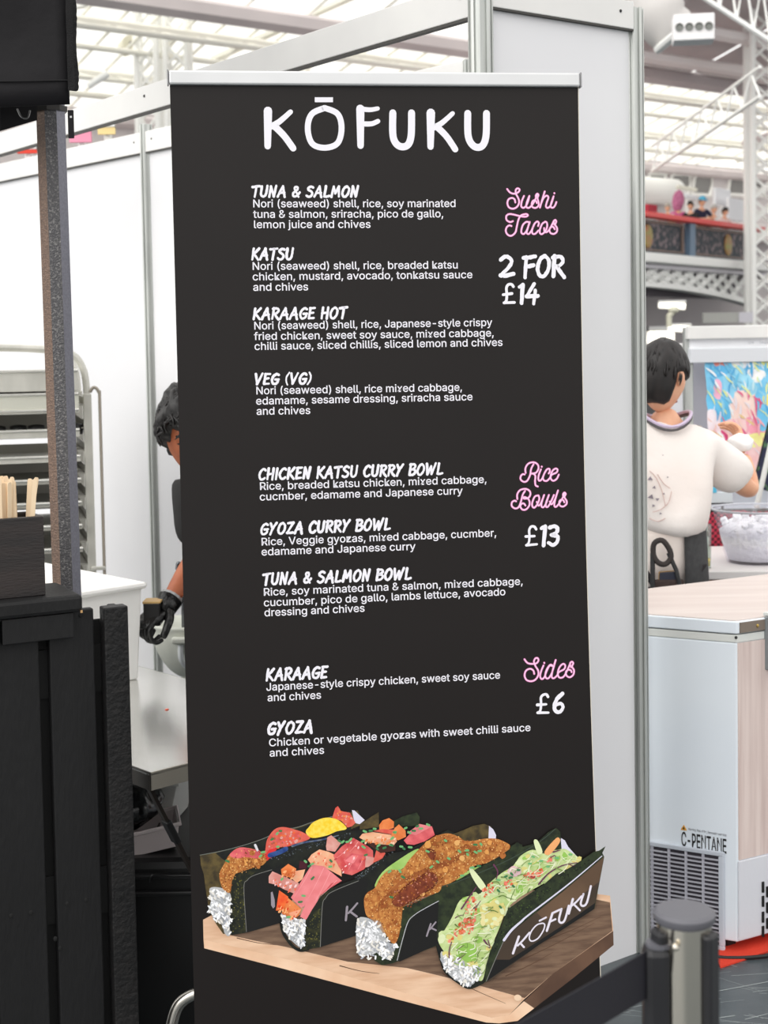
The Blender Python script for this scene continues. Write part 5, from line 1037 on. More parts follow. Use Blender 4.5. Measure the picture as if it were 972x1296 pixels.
bo = part('belt', mb, mat('navy_webbing', (27, 26, 34), .6, bump=.1, bscale=400), st); s_ = bo.modifiers.new('thick', 'SOLIDIFY'); s_.thickness = .0015

# ================================================================== FREEZER and things on the right
M_fz = mat('freezer_white', (236, 243, 250), .35, c2=(229, 237, 246), scale=2); M_fzw = mat('light_wood_vinyl', (226, 209, 203), .45, c2=(203, 182, 176), scale=9, stretch=(5, 5, .25), detail=5)
M_top = mat('pale_wood_top', (216, 204, 198), .45, c2=(207, 193, 187), scale=5, stretch=(.4, 4, 1)); M_trim = mat('grey_white_trim', (222, 224, 220), .4)
F0 = atZ(933.5, 1207, 0); E1 = Vector((-.885, .465, 0)).normalized(); E2 = Vector((.88, .475, 0)).normalized()
fz = thing('chest_freezer', 'white chest freezer with pale wood front, vent grille and lettering', 'freezer', F0)
def F(a, b_, z): p = E1 * a + E2 * b_; return Vector((p.x, p.y, z))
def fbox(name, a0, a1, b0_, b1_, z0, z1, m_, bev=0, label=None):
    mb = MB(); mb.add([F(a, b_, z) for z in (z0, z1) for a, b_ in ((a0, b0_), (a1, b0_), (a1, b1_), (a0, b1_))], [(3, 2, 1, 0), (4, 5, 6, 7), (0, 1, 5, 4), (1, 2, 6, 5), (2, 3, 7, 6), (3, 0, 4, 7)]); return part(name, mb, m_, fz, bev=bev, label=label)
def fz_z(py): return 1.6 - (py - 432) * F0.y / 1800
z1 = fz_z(789.5); zl = fz_z(806.5); zb2 = fz_z(817)
FA, FB = .62, 1.1
fbox('body', 0, FA, 0, FB, .03, zb2, M_fz, .004); fbox('lid', -.004, FA, -.004, FB, zl + .002, z1, M_fz, .003)
fbox('rim_band', -.001, FA, -.001, FB, zb2, zl - .001, M_trim, .002); fbox('lid_top', .004, FA - .01, .004, FB - .01, z1, z1 + .003, M_top, .001)
fbox('wood_front', -.003, .0, .004, FB, fz_z(1100), zb2 - .001, M_fzw); fbox('kick_panel', -.006, -.001, .0, FB, .035, fz_z(1101), mat('kick_white', (216, 217, 224), .35, bump=.2, bscale=12), .002)
fbox('lid_end_strip', -.007, -.0035, .006, .09, zl + .004, z1 - .003, mat('brown_metal', (150, 136, 124), .3, .6)); 
mb = MB(); mb.ell(F(-.008, .063, (zl + z1) / 2), (.004, .003, .005), n=10, m_=6); part('lid_screw', mb, mat('brass', (190, 160, 90), .3, .8), fz)
mb = MB(); mb.ell(F(-.001, -.0015, zl - .007), (.004, .004, .004), n=10, m_=6); part('trim_screw', mb, M_blackgap, fz)
for k in range(5):
    fbox('foot', .05 + .1 * k, .08 + .1 * k, .03, .06, 0, .035, M_blackgap) if k in (0, 4) else None
def fp(px, py, h=0):   # point on the end face -> (a, z)
    n_ = Vector((E1.y, -E1.x, 0)); p = onplane(px, py, F0, n_) - F0; return p.dot(E1), p.z
def fw(px, py):
    n_ = Vector((E2.y, -E2.x, 0)); p = onplane(px, py, F0, n_) - F0; return p.dot(E2), p.z
# grille: frame, dark recess, slats and uprights
ga0, gz1 = fp(912.5, 1083); _, gz0 = fp(912, 1196); ga1 = FA - .06
fbox('grille_recess', ga0, ga1, -.002, .0, gz0, gz1, mat('grille_dark', (52, 48, 56), .6))
fr = .012
for a0_, a1_, z0_, z1_ in ((ga0 - fr, ga1 + fr, gz1, gz1 + fr), (ga0 - fr, ga1 + fr, gz0 - fr, gz0), (ga0 - fr, ga0, gz0, gz1), (ga1, ga1 + fr, gz0, gz1)): fbox('grille_frame', a0_, a1_, -.01, -.001, z0_, z1_, mat('grille_grey', (196, 202, 212), .4), .002)
ns = 21; M_sl = mat('grille_slat', (186, 186, 196), .4)
for i in range(1, ns): z = gz0 + (gz1 - gz0) * i / ns; fbox('slat', ga0, ga1, -.009, -.003, z - .0017, z + .0017, M_sl)
a = ga0 + .043
while a < ga1: fbox('upright_bar', a - .001, a + .001, -.0095, -.002, gz0, gz1, M_sl); a += .046
# lettering on the end face
def ftext(name, txt, p0, p1, h, bold, m_):
    me = font_mesh(txt, bold); xs = [v.co.x for v in me.vertices]; x0, x1 = min(xs), max(xs); A0, A1 = fp(*p0), fp(*p1)
    for v in me.vertices:
        f_ = (v.co.x - x0) / (x1 - x0); p = F(A0[0] + (A1[0] - A0[0]) * f_, -.0015, A0[1] + (A1[1] - A0[1]) * f_ + v.co.y * h / CAPH); v.co = p
    return link(name, me, m_, fz)
M_bi = mat('black_ink', (24, 24, 26), .5)
ftext('freezer_lettering', 'C-PENTANE', (863, 1070), (920, 1080), .037, .012, M_bi)
ftext('warning_lettering', 'Warning: Risk of fire, flammable materials', (871.5, 1050.3), (920, 1058.5), .006, .01, mat('grey_ink', (120, 122, 128), .5))
a_, z_ = fp(866, 1047.5); mb = MB(); s = .0085; mb.add([F(a_ + s, -.0014, z_ - s * .8), F(a_ - s, -.0014, z_ - s * .8), F(a_, -.0014, z_ + s)], [(0, 1, 2)]); part('warning_triangle', mb, mat('warning_orange', (226, 160, 40), .5), fz)
mb = MB(); mb.ell(F(a_, -.0018, z_ - s * .15), (.0022, .001, .0034), n=8, m_=5); part('warning_mark', mb, M_bi, fz)
# slots in the kick panel
for r_, pys in ((962, (1122, 1140, 1160, 1178)), (967.5, (1128, 1148, 1168)), (971, (1118, 1138, 1158, 1178))):
    for py in pys:
        b_, z = fw(r_ , py); mb = MB(); mb.tube([F(-.0075, b_, z + .014), F(-.0075, b_, z - .014)], .004, 8); part('vent_slot', mb, M_dark, fz)
# hinge/second freezer bracket at the frame edge
b_, z = fw(966.5, 790); fbox('latch_bracket', -.05, .0, .094, .25, fz_z(858), fz_z(787), mat('grey_steel', (150, 154, 156), .35, .5), .004); fbox('latch_top', -.055, .0, .092, .25, fz_z(787), fz_z(782), M_trim, .002)
mb = MB(); mb.tube([F(-.054, .12, fz_z(800)), F(-.05, .12, fz_z(800))], .012, 14); part('latch_hole', mb, M_dark, fz)
t = thing('power_cable', 'black power cable lying on the floor by the freezer foot', 'cable', F0 + Vector((0, 0, 0)))
p_ = [F(-.03, .25, .13), F(-.05, .2, .05), F(-.10, .18, .006), F(-.09, .06, .006), F(-.02, -.06, .006), F(.15, -.09, .006)]
mb = MB(); mb.tube(crom(p_), .005, 8); part('cord', mb, M_blackgap, t, smooth=True)
t = setting('carpet_strip', 'red carpet showing on the floor under and beside the freezer')
mb = MB(); q = [atZ(905, 1215, 0), atZ(912, 1226, 0), atZ(990, 1200, 0), atZ(1120, 1140, 0), atZ(1000, 1100, 0), atZ(822, 1160, 0)]; q = [Vector((p.x, p.y, 0)) for p in q]
mb.prism([(p.x, p.y) for p in q], .0005, .005); part('carpet', mb, mat('red_carpet', (224, 62, 38), .9, bump=.5, bscale=300), t)

# serving counter behind
CT = atY(896, 737, 4.95); zc2 = CT.z
sc_ = thing('serving_counter', 'white topped serving counter with a tan front behind the freezer', 'counter', (atY(889, 732, 4.95).x, 4.95, 0), R(-3))
mb = MB(); mb.box((.55, .3, atY(890, 728, 4.95).z), (1.14, .62, .03)); part('countertop', mb, mat('counter_white', (226, 222, 220), .4), sc_, bev=.004)
mb = MB(); mb.box((.56, .32, atY(890, 728, 4.95).z / 2 - .01), (1.1, .56, atY(890, 728, 4.95).z - .02)); part('front_panel', mb, mat('tan_front', (172, 136, 122), .5, c2=(160, 122, 110), scale=3), sc_)
zt2 = atY(890, 728, 4.95).z + .015
# ice bowl
c = atY(962, 700, 5.08); bw = thing('ice_bucket', 'clear plastic party bucket heaped with ice', 'bucket', (c.x, 5.14, zt2))
k6 = 5.14 / 1800; Hb = (704 - 636) * k6; prof = [(0, 0), (.095, 0), (.105, .004), (.125, Hb * .4), (.152, Hb * .95), (.158, Hb), (.152, Hb), (.12, Hb * .4), (.1, .01), (0, .01)]
mb = MB(); mb.lathe(prof, (0, 0, 0), 40); part('bowl', mb, glass('clear_plastic', (251, 251, 254), .1, .08), bw, smooth=True)
mb = MB(); mb.tube([Vector((.157 * math.cos(a * PI / 20), .157 * math.sin(a * PI / 20), Hb)) for a in range(40)], .004, 6, closed=True); part('rim', mb, mat('bowl_rim', (190, 192, 200), .2), bw)
mb = MB(); mb.lathe([(0, .012), (.098, .012), (.122, Hb * .42), (.13, Hb * .6), (.09, Hb * .75), (0, Hb * .8)], (0, 0, 0), 30); part('ice_mass', mb, mat('ice_white', (252, 252, 254), .3, bump=1, bscale=60), bw, smooth=True)
irnd = random.Random(4)
ic0 = None
for i in range(46):
    a, r_ = irnd.uniform(0, 2 * PI), .12 * math.sqrt(irnd.random()); z = Hb * (.78 - .9 * r_ + irnd.uniform(-.02, .12))
    if ic0 is None:
        mb = MB(); mb.box((0, 0, 0), (.026, .024, .022), bev=.005); ic0 = part('ice_cube', mb, mat('ice_cube', (253, 253, 254), .15, spec=.6), None); o = ic0
    else: o = ic0.copy(); COL.objects.link(o)
    o.location = (c.x + r_ * math.cos(a), 5.14 + r_ * math.sin(a), zt2 + z); o.rotation_euler = (irnd.uniform(0, 3), irnd.uniform(0, 3), irnd.uniform(0, 3)); tag(o, 'ice cube in the clear party bucket', 'ice cube', 'ice cubes in the clear bucket')
c = atY(893.5, 712, 5.02); gl_ = thing('drinking_glass', 'tall glass with yellow drink on the serving counter', 'glass', (c.x, 5.02, zt2)); Hg = .155
mb = MB(); mb.lathe([(0, 0), (.017, 0), (.021, Hg), (.019, Hg), (.015, .006), (0, .006)], (0, 0, 0), 20); part('glass_wall', mb, glass('clear_glass', (235, 240, 236), .14), gl_, smooth=True)
mb = MB(); mb.lathe([(0, .007), (.0145, .007), (.016, .034), (0, .034)], (0, 0, 0), 20); part('drink', mb, mat('yellow_drink', (232, 200, 96), .2), gl_, smooth=True)
for dx, lb in ((-.008, 'left'), (.007, 'right')):
    t = thing('cutlery_stem', 'dark handled utensil standing in the tall glass, %s one' % lb, 'utensil', (c.x + dx, 5.02, zt2 + .035)); mb = MB(); mb.tube([Vector((0, 0, 0)), Vector((dx * .4, 0, .09))], .0018, 6); part('shaft', mb, M_trim, t); mb = MB(); mb.ell((dx * .4, 0, .085), (.004, .003, .014), n=8, m_=6); part('handle', mb, mat('dusky', (110, 96, 100), .5), t)
# red checked cloth hanging behind
c = atY(912, 676, 5.6); t = thing('checked_cloth', 'red and black checked cloth hanging behind the ice bucket', 'cloth', (c.x, 5.6, 0)); wq = 32 * 5.6 / 1800; hq0, hq1 = atY(912, 712, 5.6).z, atY(912, 646, 5.6).z
mb = MB(); n_ = 12
for i in range(n_ + 1):
    for z in (0.05, hq1): mb.v.append((-wq / 2 + (wq + .3) * i / n_, .012 * math.sin(i * 1.3), z))
for i in range(n_): mb.f.append((2 * i, 2 * i + 2, 2 * i + 3, 2 * i + 1))
cm = mat('red_check', (178, 40, 62), .8); nt = cm.node_tree; tcn = nt.nodes.new('ShaderNodeTexCoord'); chk = nt.nodes.new('ShaderNodeTexChecker'); chk.inputs['Scale'].default_value = 85; chk.inputs['Color1'].default_value = lin((190, 52, 74)); chk.inputs['Color2'].default_value = lin((92, 24, 40)); nt.links.new(tcn.outputs['Object'], chk.inputs['Vector']); nt.links.new(chk.outputs[0], nt.nodes['Principled BSDF'].inputs['Base Color'])
part('cloth', mb, cm, t)
mb = MB(); mb.tube([Vector((-wq / 2, 0, hq1)), Vector((wq / 2 + .3, 0, hq1))], .006, 6); part('hem', mb, M_blackgap, t)
c = atY(905, 636, 5.5); c = atY(905, 636, 5.75); t = thing('tablet_screen', 'small white framed tablet with a blue corner above the checked cloth', 'tablet', (c.x, 5.75, c.z))
mb = MB(); mb.tube([Vector((.03, 0, -t.location.z)), Vector((.03, 0, 0))], .006, 6); part('stand', mb, M_blackgap, t)
mb = MB(); mb.box((.02, 0, .02), (.1, .01, .045), bev=.002); part('case', mb, mat('pale_device', (214, 224, 228), .4), t)
mb = MB(); mb.box((-.02, -.006, .07), (.05, .004, .06), bev=.002); part('blue_flap', mb, mat('cyan_plastic', (84, 190, 226), .4), t)
mb = MB(); mb.box((.02, -.006, -.004), (.105, .004, .005)); part('dark_edge', mb, M_dark, t)

# neighbouring booth: fascia, panel, poster
NB = 6.8; n0 = atY(868, 470, NB)
wf = setting('wall_front', 'white neighbouring booth with fascia board, panel and post'); wf.name = 'wall_booth'
def bb(px0, px1, py0, py1, Y, m_, nm, th=.04, par=wf):
    a, b_ = atY(px0, py0, Y), atY(px1, py1, Y); mb = MB(); mb.box(((a.x + b_.x) / 2, Y, (a.z + b_.z) / 2), (abs(b_.x - a.x), th, abs(a.z - b_.z))); return part(nm, mb, m_, par, bev=.003)
bb(872, 1120, 417, 448, NB, mat('fascia_white', (246, 247, 250), .4), 'fascia_board', .05); bb(869, 1120, 413, 425, NB - .03, M_rail, 'fascia_rail', .06); bb(872, 1120, 441, 455, NB - .03, mat('rail_grey', (216, 219, 224), .4), 'fascia_rail', .06)
pz0 = atY(872, 413, NB); mb = MB(); mb.box((pz0.x, NB + .03, pz0.z / 2 - .004), (.04, .06, pz0.z)); part('post', mb, M_alu, wf, bev=.004)
mb = MB(); a, b_ = atY(876, 452, NB + .1), atY(1120, 452, NB + .1); mb.box(((a.x + b_.x) / 2, NB + .1, a.z / 2), (b_.x - a.x, .02, a.z)); part('panel', mb, mat('booth_panel', (222, 228, 238), .5, c2=(228, 222, 232), scale=1.2), wf)
bb(840, 868, 435, 446, NB + .4, M_rail, 'fascia_rail', .06); a = atY(854, 446, NB + .45); mb = MB(); mb.box((a.x, NB + .45, a.z / 2), (.12, .02, a.z)); part('panel', mb, M_white, wf)
for tx, x0, x1 in (('S75', 947, 954), ('Theatre', 961, 980)):
    me = font_mesh(tx, .0); xs = [v.co.x for v in me.vertices]; p0, p1 = atY(x0, 435, NB - .03), atY(x1, 435, NB - .03)
    for v in me.vertices: v.co = Vector((p0.x + (p1.x - p0.x) * (v.co.x - min(xs)) / (max(xs) - min(xs)), NB - .027, p0.z + v.co.y * .018))
    link('fascia_lettering', me, mat('faint_grey_ink', (184, 186, 192), .6), wf)
pa, pb = atY(894, 452, NB - .0), atY(1010, 600, NB)
po = thing('art_poster', 'large poster with swirls of blue, pink and yellow on the booth wall', 'poster', ((pa.x + pb.x) / 2, NB - .04, (pa.z + pb.z) / 2)); PW, PH = pb.x - pa.x, pa.z - pb.z
mb = MB(); mb.box((0, 0, 0), (PW, .01, PH)); part('sheet', mb, mat('poster_ground', (236, 236, 240), .5), po)
def pp(px, py): q = atY(px, py, NB - .04) - po.location; return (q.x, q.z)
prn = random.Random(2); pk = 0
def pblob(pts, c_, k):
    global pk
    pts = crom([Vector((*pp(*p), 0)) for p in pts], 4, closed=True); mb = MB(); y = -.0055 - .00006 * k
    bm = bmesh.new(); vs = [bm.verts.new((v.x, y, v.y)) for v in pts]; f = bm.faces.new(vs); bmesh.ops.triangulate(bm, faces=[f]); me = bpy.data.meshes.new('printed_swirl')
    for f in bm.faces:
        if f.normal.y > 0: f.normal_flip()
    bm.to_mesh(me); bm.free(); link('printed_swirl', me, mat('poster_%d_%d_%d' % c_, c_, .5, c2=tuple(min(255, v + 22) for v in c_), scale=12), po)
for k, (pts, c_) in enumerate([([(895, 453), (930, 452), (960, 456), (985, 470), (990, 540), (960, 540), (925, 500), (900, 510), (893, 480)], (118, 196, 232)), ([(894, 500), (915, 495), (925, 520), (918, 545), (900, 530)], (96, 186, 228)), ([(903, 453), (922, 452), (920, 462), (906, 464)], (232, 132, 120)), ([(905, 480), (913, 485), (911, 505), (903, 500)], (246, 176, 200)),
    ([(925, 454), (950, 453), (942, 466), (930, 466)], (240, 244, 248)), ([(945, 468), (968, 470), (960, 484), (948, 480)], (250, 250, 250)), ([(960, 452), (1005, 452), (1005, 470), (975, 468)], (236, 236, 140)), ([(925, 500), (955, 495), (968, 512), (955, 535), (930, 540)], (250, 214, 204)), ([(914, 535), (960, 532), (985, 545), (985, 598), (915, 590)], (248, 200, 200)), ([(912, 545), (922, 552), (932, 570), (922, 572)], (212, 64, 120)), ([(945, 528), (968, 535), (966, 552), (948, 548)], (240, 150, 170)),
    ([(895, 520), (908, 522), (912, 545), (898, 550)], (250, 224, 230)), ([(895, 552), (915, 550), (920, 590), (896, 595)], (236, 240, 246)), ([(948, 550), (975, 548), (975, 560), (950, 566)], (240, 232, 150)), ([(935, 462), (958, 490), (948, 500), (930, 478)], (150, 212, 238)), ([(915, 470), (930, 480), (926, 510), (917, 500)], (136, 204, 236)), ([(898, 470), (912, 462), (925, 470), (905, 478)], (82, 172, 220)), ([(955, 500), (972, 492), (978, 530), (962, 545)], (104, 190, 230)), ([(966, 500), (985, 500), (985, 515), (968, 512)], (250, 222, 120))]): pblob(pts, c_, k)
for k in range(170):     # loose brush strokes over the swirls
    x, y = prn.uniform(897, 1000), prn.uniform(455, 592); a = prn.uniform(.5, 1.9); l = prn.uniform(4, 12); up_ = y < 525
    c_ = prn.choice([(110, 196, 232), (150, 214, 240), (200, 236, 246), (84, 170, 222), (244, 248, 250), (232, 240, 170)] if up_ and not (925 < x < 965 and y > 495) else [(250, 214, 204), (246, 176, 190), (226, 96, 140), (250, 236, 240), (240, 206, 150), (236, 226, 232)])
    q = [Vector((x - l * math.cos(a), y - l * math.sin(a), 0)), Vector((x + prn.uniform(-2, 2), y, 0)), Vector((x + l * math.cos(a) * .8, y + l * math.sin(a), 0))]; q = [Vector((*pp(v.x, v.y), 0)) for v in crom(q, 3)]; wd = prn.uniform(.0025, .006)
    me = bpy.data.meshes.new('brush_stroke'); vs = []; n_ = len(q)
    for i_, v in enumerate(q):
        tt = (q[min(i_ + 1, n_ - 1)] - q[max(i_ - 1, 0)]).normalized(); nn_ = Vector((-tt.y, tt.x, 0)) * wd * math.sin(PI * (i_ + .3) / (n_ - .4)); vs += [(v.x + nn_.x, -.0068 - k * .00003, v.y + nn_.y), (v.x - nn_.x, -.0068 - k * .00003, v.y - nn_.y)]
    me.from_pydata(vs, [], [(2 * i_, 2 * i_ + 1, 2 * i_ + 3, 2 * i_ + 2) for i_ in range(n_ - 1)]); link('brush_stroke', me, mat('stroke_%d_%d' % (c_[0], c_[2]), c_, .5), po)
# dark framed picture and white easel leg beside the man's arm
c = atY(966, 580, 5.9); t = thing('dark_artwork', 'dark framed artwork with green leaf pattern at the right edge', 'picture', (c.x + .05, 5.9, c.z), 0); mb = MB(); mb.box((0, 0, 0), (.13, .012, .28)); ob_ = part('board', mb, mat('leafy_dark', (30, 34, 66), .5, c2=(88, 136, 84), scale=26, contrast=(.5, .6)), t); t.rotation_euler = (0, R(14), 0)
mb = MB(); mb.tube([Vector((-.065, -.008, -.14)), Vector((-.065, -.008, .14)), Vector((.065, -.008, .14)), Vector((.065, -.008, -.14))], .003, 5, closed=True); part('frame', mb, M_blackgap, t)
pa, pb = atY(976, 560, 5.75), atY(958, 640, 5.75); t = thing('easel_leg', 'white wooden batten leaning right of the mans hand', 'batten', pb); mb = MB(); mb.tube([Vector((0, 0, 0)), pa - pb], .011, 8); part('bar', mb, M_trim, t); mb = MB(); mb.ell((0, 0, 0), (.013, .013, .013), n=8, m_=6); part('tip', mb, M_trim, t)

# ================================================================== PEOPLE
def skin_bake(verts, edges, radii, sub=1, root=0):
    me = bpy.data.meshes.new('sk'); me.from_pydata([tuple(v) for v in verts], edges, []); ob = bpy.data.objects.new('sk', me); COL.objects.link(ob)
    ob.modifiers.new('s', 'SKIN'); sv = me.skin_vertices[0].data
    for i, r_ in enumerate(radii): sv[i].radius = r_ if isinstance(r_, tuple) else (r_, r_); sv[i].use_root = (i == root)
    s = ob.modifiers.new('u', 'SUBSURF'); s.levels = sub; s.render_levels = sub
    dg = bpy.context.evaluated_depsgraph_get(); out = bpy.data.meshes.new_from_object(ob.evaluated_get(dg)); vs = [v.co.copy() for v in out.vertices]; fs = [tuple(p.vertices) for p in out.polygons]
    bpy.data.objects.remove(ob); bpy.data.meshes.remove(out); return vs, fs
def chain(paths):
    """paths: list of [(name, pos, radius)...]; shared names join"""
    idx = {}; V = []; Rd = []; Ed = []
    for path in paths:
        prev = None
        for nm, p, r_ in path:
            if nm not in idx: idx[nm] = len(V); V.append(Vector(p)); Rd.append(r_)
            if prev is not None: Ed.append((prev, idx[nm]))
            prev = idx[nm]
    return V, Ed, Rd
def head_fn(v):
    # unit-ish head: faces -y, x half .074, y half .094, z half .118
    x, y, z = v; fx, fz = x / .074, z / .118
    if z < 0: s = 1 - .30 * (-fz) ** 1.6; x *= s
    if y < 0:
        g = lambda cx, cz, sx, sz: math.exp(-((x - cx) / sx) ** 2 - ((z - cz) / sz) ** 2)
        d = .020 * g(0, -.022, .012, .022) + .010 * g(0, .002, .008, .02) + .006 * g(0, .028, .035, .010) - .012 * (g(.030, .008, .014, .010) + g(-.030, .008, .014, .010)) + .005 * (g(.042, -.02, .02, .02) + g(-.042, -.02, .02, .02)) + .007 * g(0, -.060, .020, .006) + .006 * g(0, -.072, .018, .006) - .004 * g(0, -.066, .022, .003) + .010 * g(0, -.098, .022, .016)
        y -= d * 1.0
        y *= (1 - .06 * max(0, -fz))
    return Vector((x, y, z))
def head_mb(mb, Mh, n=40, m_=34, ears=True):
    mb.ell((0, 0, 0), (.074, .094, .118), None, n, m_, fn=lambda v: Mh @ head_fn(v))
    if ears:
        for s in (-1, 1): mb.ell((0, 0, 0), (.008, .018, .031), None, 12, 8, fn=lambda v: Mh @ (Matrix.Rotation(s * R(18), 3, 'Z') @ Vector((v.x, v.y, v.z * (1 - .2 * (v.z < 0)))) + Vector((s * .075, .012, -.008))))
def hair_shell(Mh, parent, m_, kind='short', seed=1, back=-.085, low=(18, 24)):
    rn = random.Random(seed); mb = MB(); n, mm = 44, 30
    vs = []; keep = {}
    for i in range(mm + 1):
        th = PI * i / mm
        for j in range(n):
            ph = 2 * PI * j / n; v = Vector((math.sin(th) * math.cos(ph), math.sin(th) * math.sin(ph), math.cos(th)))
            front = -v.y; lim = .36 if front > .55 else (-.02 if front > .2 else ((.1 if kind == 'short' else -.35) if front > -.3 else (back / .118)))
            th_ = .013 + .006 * noise.noise(v * 3.2) + (.018 * max(0, v.z) if kind == 'wavy' else .006 * max(0, v.z))
            if kind == 'wavy': th_ += .014 * noise.noise(v * 6 + Vector((seed, 0, 0))) + .012
            f_ = min(1, max(0, (v.z - lim) / .12)); p = Vector((v.x * (.074 + th_ * f_), v.y * (.094 + th_ * f_), v.z * (.118 + th_ * f_)))
            if f_ <= 0: p = Vector((v.x * .06, v.y * .08, v.z * .1))
            elif p.z < 0: s = 1 - .18 * (-p.z / .118) ** 1.6; p.x *= s
            keep[(i, j)] = v.z > lim - .1; vs.append(Mh @ p)
    fs = [(i * n + j, (i + 1) * n + j, (i + 1) * n + (j + 1) % n, i * n + (j + 1) % n) for i in range(mm) for j in range(n) if any(keep[(a, b_ % n)] for a in (i, i + 1) for b_ in (j, j + 1))]
    mb.add(vs, fs)
    # locks
    for k in range(420 if kind == 'wavy' else 260):
        ph = rn.uniform(0, 2 * PI); th = rn.uniform(.05, 1.35 if kind == 'wavy' else 1.5)
        d = Vector((math.sin(th) * math.cos(ph), math.sin(th) * math.sin(ph), math.cos(th))); front = -d.y
        if front > .55 and d.z < .45: continue
        p0 = Vector((d.x * .09, d.y * .11, d.z * .134 if kind != 'wavy' else d.z * .142)); t = Vector((d.x, d.y, -.8)).normalized(); t = (t - d * t.dot(d)).normalized(); sd = d.cross(t)
        L_ = rn.uniform(.03, .055); pts = []
        for q in range(5):
            u = q / 4; w_ = (.012 * math.sin(u * 6 + k) if kind == 'wavy' else .002 * math.sin(u * 3 + k)); pt = p0 + t * L_ * u + sd * w_; r2 = Vector((pt.x / .088, pt.y / .108, pt.z / .132)).length; sc_ = (1.13 if kind == 'wavy' else 1.0) / max(r2, .7) * (1 + (.05 * math.sin(u * PI) if kind == 'wavy' else .0)); pts.append(Mh @ (pt * sc_ if r2 > 0 else pt))
        if kind != 'wavy' and (min((Mh.inverted() @ p).z for p in pts) < (-.0 if front > -.25 else back + .01)): continue
        mb.tube(pts, [.002, .0042, .0046, .0038, .001] if kind == 'wavy' else [.001, .003, .0036, .003, .001], 5)
    return part('hair', mb, m_, parent, smooth=True)
def hand_mb(mb, wrist, dirv, palmn, curl=.5, side=1, s=1.0):
    """palm and five bent fingers"""
    d = Vector(dirv).normalized(); n = Vector(palmn); n = (n - d * n.dot(d)).normalized(); x = d.cross(n) * side; w = Vector(wrist)
    Mx = Matrix((x, n, d)).transposed(); mb.ell(w + d * .045 * s, (.040 * s, .015 * s, .05 * s), Mx, 14, 10)
    for k, (ox, L_, r_) in enumerate(((-.030, .066, .0078), (-.010, .076, .0085), (.010, .072, .0085), (.029, .058, .0075))):
        p = w + d * .078 * s + x * ox * s; pts = [w + d * .05 * s + x * ox * .8 * s, p]; dd = d.copy(); a = 0
        for seg in (.42, .33, .25):
            a += curl * (.9 + .1 * k); dd = d * math.cos(a) + n * math.sin(a) + x * ox * 2; dd.normalize(); p = p + dd * L_ * seg * s; pts.append(p)
        mb.tube(crom(pts, 3), [r_ * s * (1.05 - .35 * i / 12) for i in range(13)], 8); mb.ell(p, (r_ * .7 * s,) * 3, None, 8, 6)
    p = w + d * .015 * s - x * .028 * s; pts = [p, p + (-x * .8 + d * .7 + n * .2).normalized() * .03 * s]; pts.append(pts[-1] + (-x * .3 + d + n * .5).normalized() * .028 * s); pts.append(pts[-1] + (d + n * .9 + x * .2).normalized() * .022 * s)
    mb.tube(crom(pts, 3), [.0125 * s, .012 * s, .0115 * s, .011 * s, .011 * s, .0105 * s, .010 * s, .0095 * s, .009 * s, .007 * s], 8)
def face_bits(Mh, parent, closed=False, lipc=(150, 82, 72), brow=(30, 24, 22)):
    eyem = mat('eye_white', (226, 220, 214), .3); 
    for s in (-1, 1):
        mb = MB(); mb.ell((0, 0, 0), (.0125, .006, .0016 if closed else .0055), None, 12, 8, fn=lambda v: Mh @ (v + Vector((s * .030, -.0795, .006)))); part('eye', mb, mat('lash_dark', (34, 24, 22), .5) if closed else eyem, parent, smooth=True)
        mb = MB(); pts = [Mh @ Vector((s * x, y, z)) for x, y, z in ((.012, -.0925, .028), (.026, -.0905, .033), (.044, -.079, .029))]; mb.tube(crom(pts, 4), .003, 6); part('eyebrow', mb, mat('brow_%d' % brow[0], brow, .8), parent)
    mb = MB(); pts = [Mh @ Vector((x, -.0935 + abs(x) * .35, -.066 + abs(x) * .05)) for x in (-.022, -.01, 0, .01, .022)]; mb.tube(crom(pts, 3), [.002 + .0035 * math.sin(PI * i / 12) for i in range(13)], 8); part('lips', mb, mat('lips_%d' % lipc[0], lipc, .5), parent, smooth=True)
def place_head(c, yaw=0, pitch=0, roll=0, s=1):
    return Matrix.Translation(Vector(c)) @ Matrix.Rotation(yaw, 4, 'Z') @ Matrix.Rotation(pitch, 4, 'X') @ Matrix.Rotation(roll, 4, 'Y') @ Matrix.Scale(s, 4)
DEFJ = dict(pelvis=(0, 0, .95), spine=(0, .01, 1.1), chest=(0, .01, 1.28), neck=(0, .01, 1.44), nect=(0, -.005, 1.5), sL=(.175, .01, 1.39), sR=(-.175, .01, 1.39), eL=(.22, .03, 1.11), eR=(-.22, .03, 1.11), wL=(.23, -.06, .88), wR=(-.23, -.06, .88), hL=(.09, 0, .9), hR=(-.09, 0, .9), kL=(.1, -.02, .5), kR=(-.1, -.02, .5), aL=(.1, .03, .09), aR=(-.1, .03, .09), tL=(.11, -.12, .035), tR=(-.11, -.12, .035))
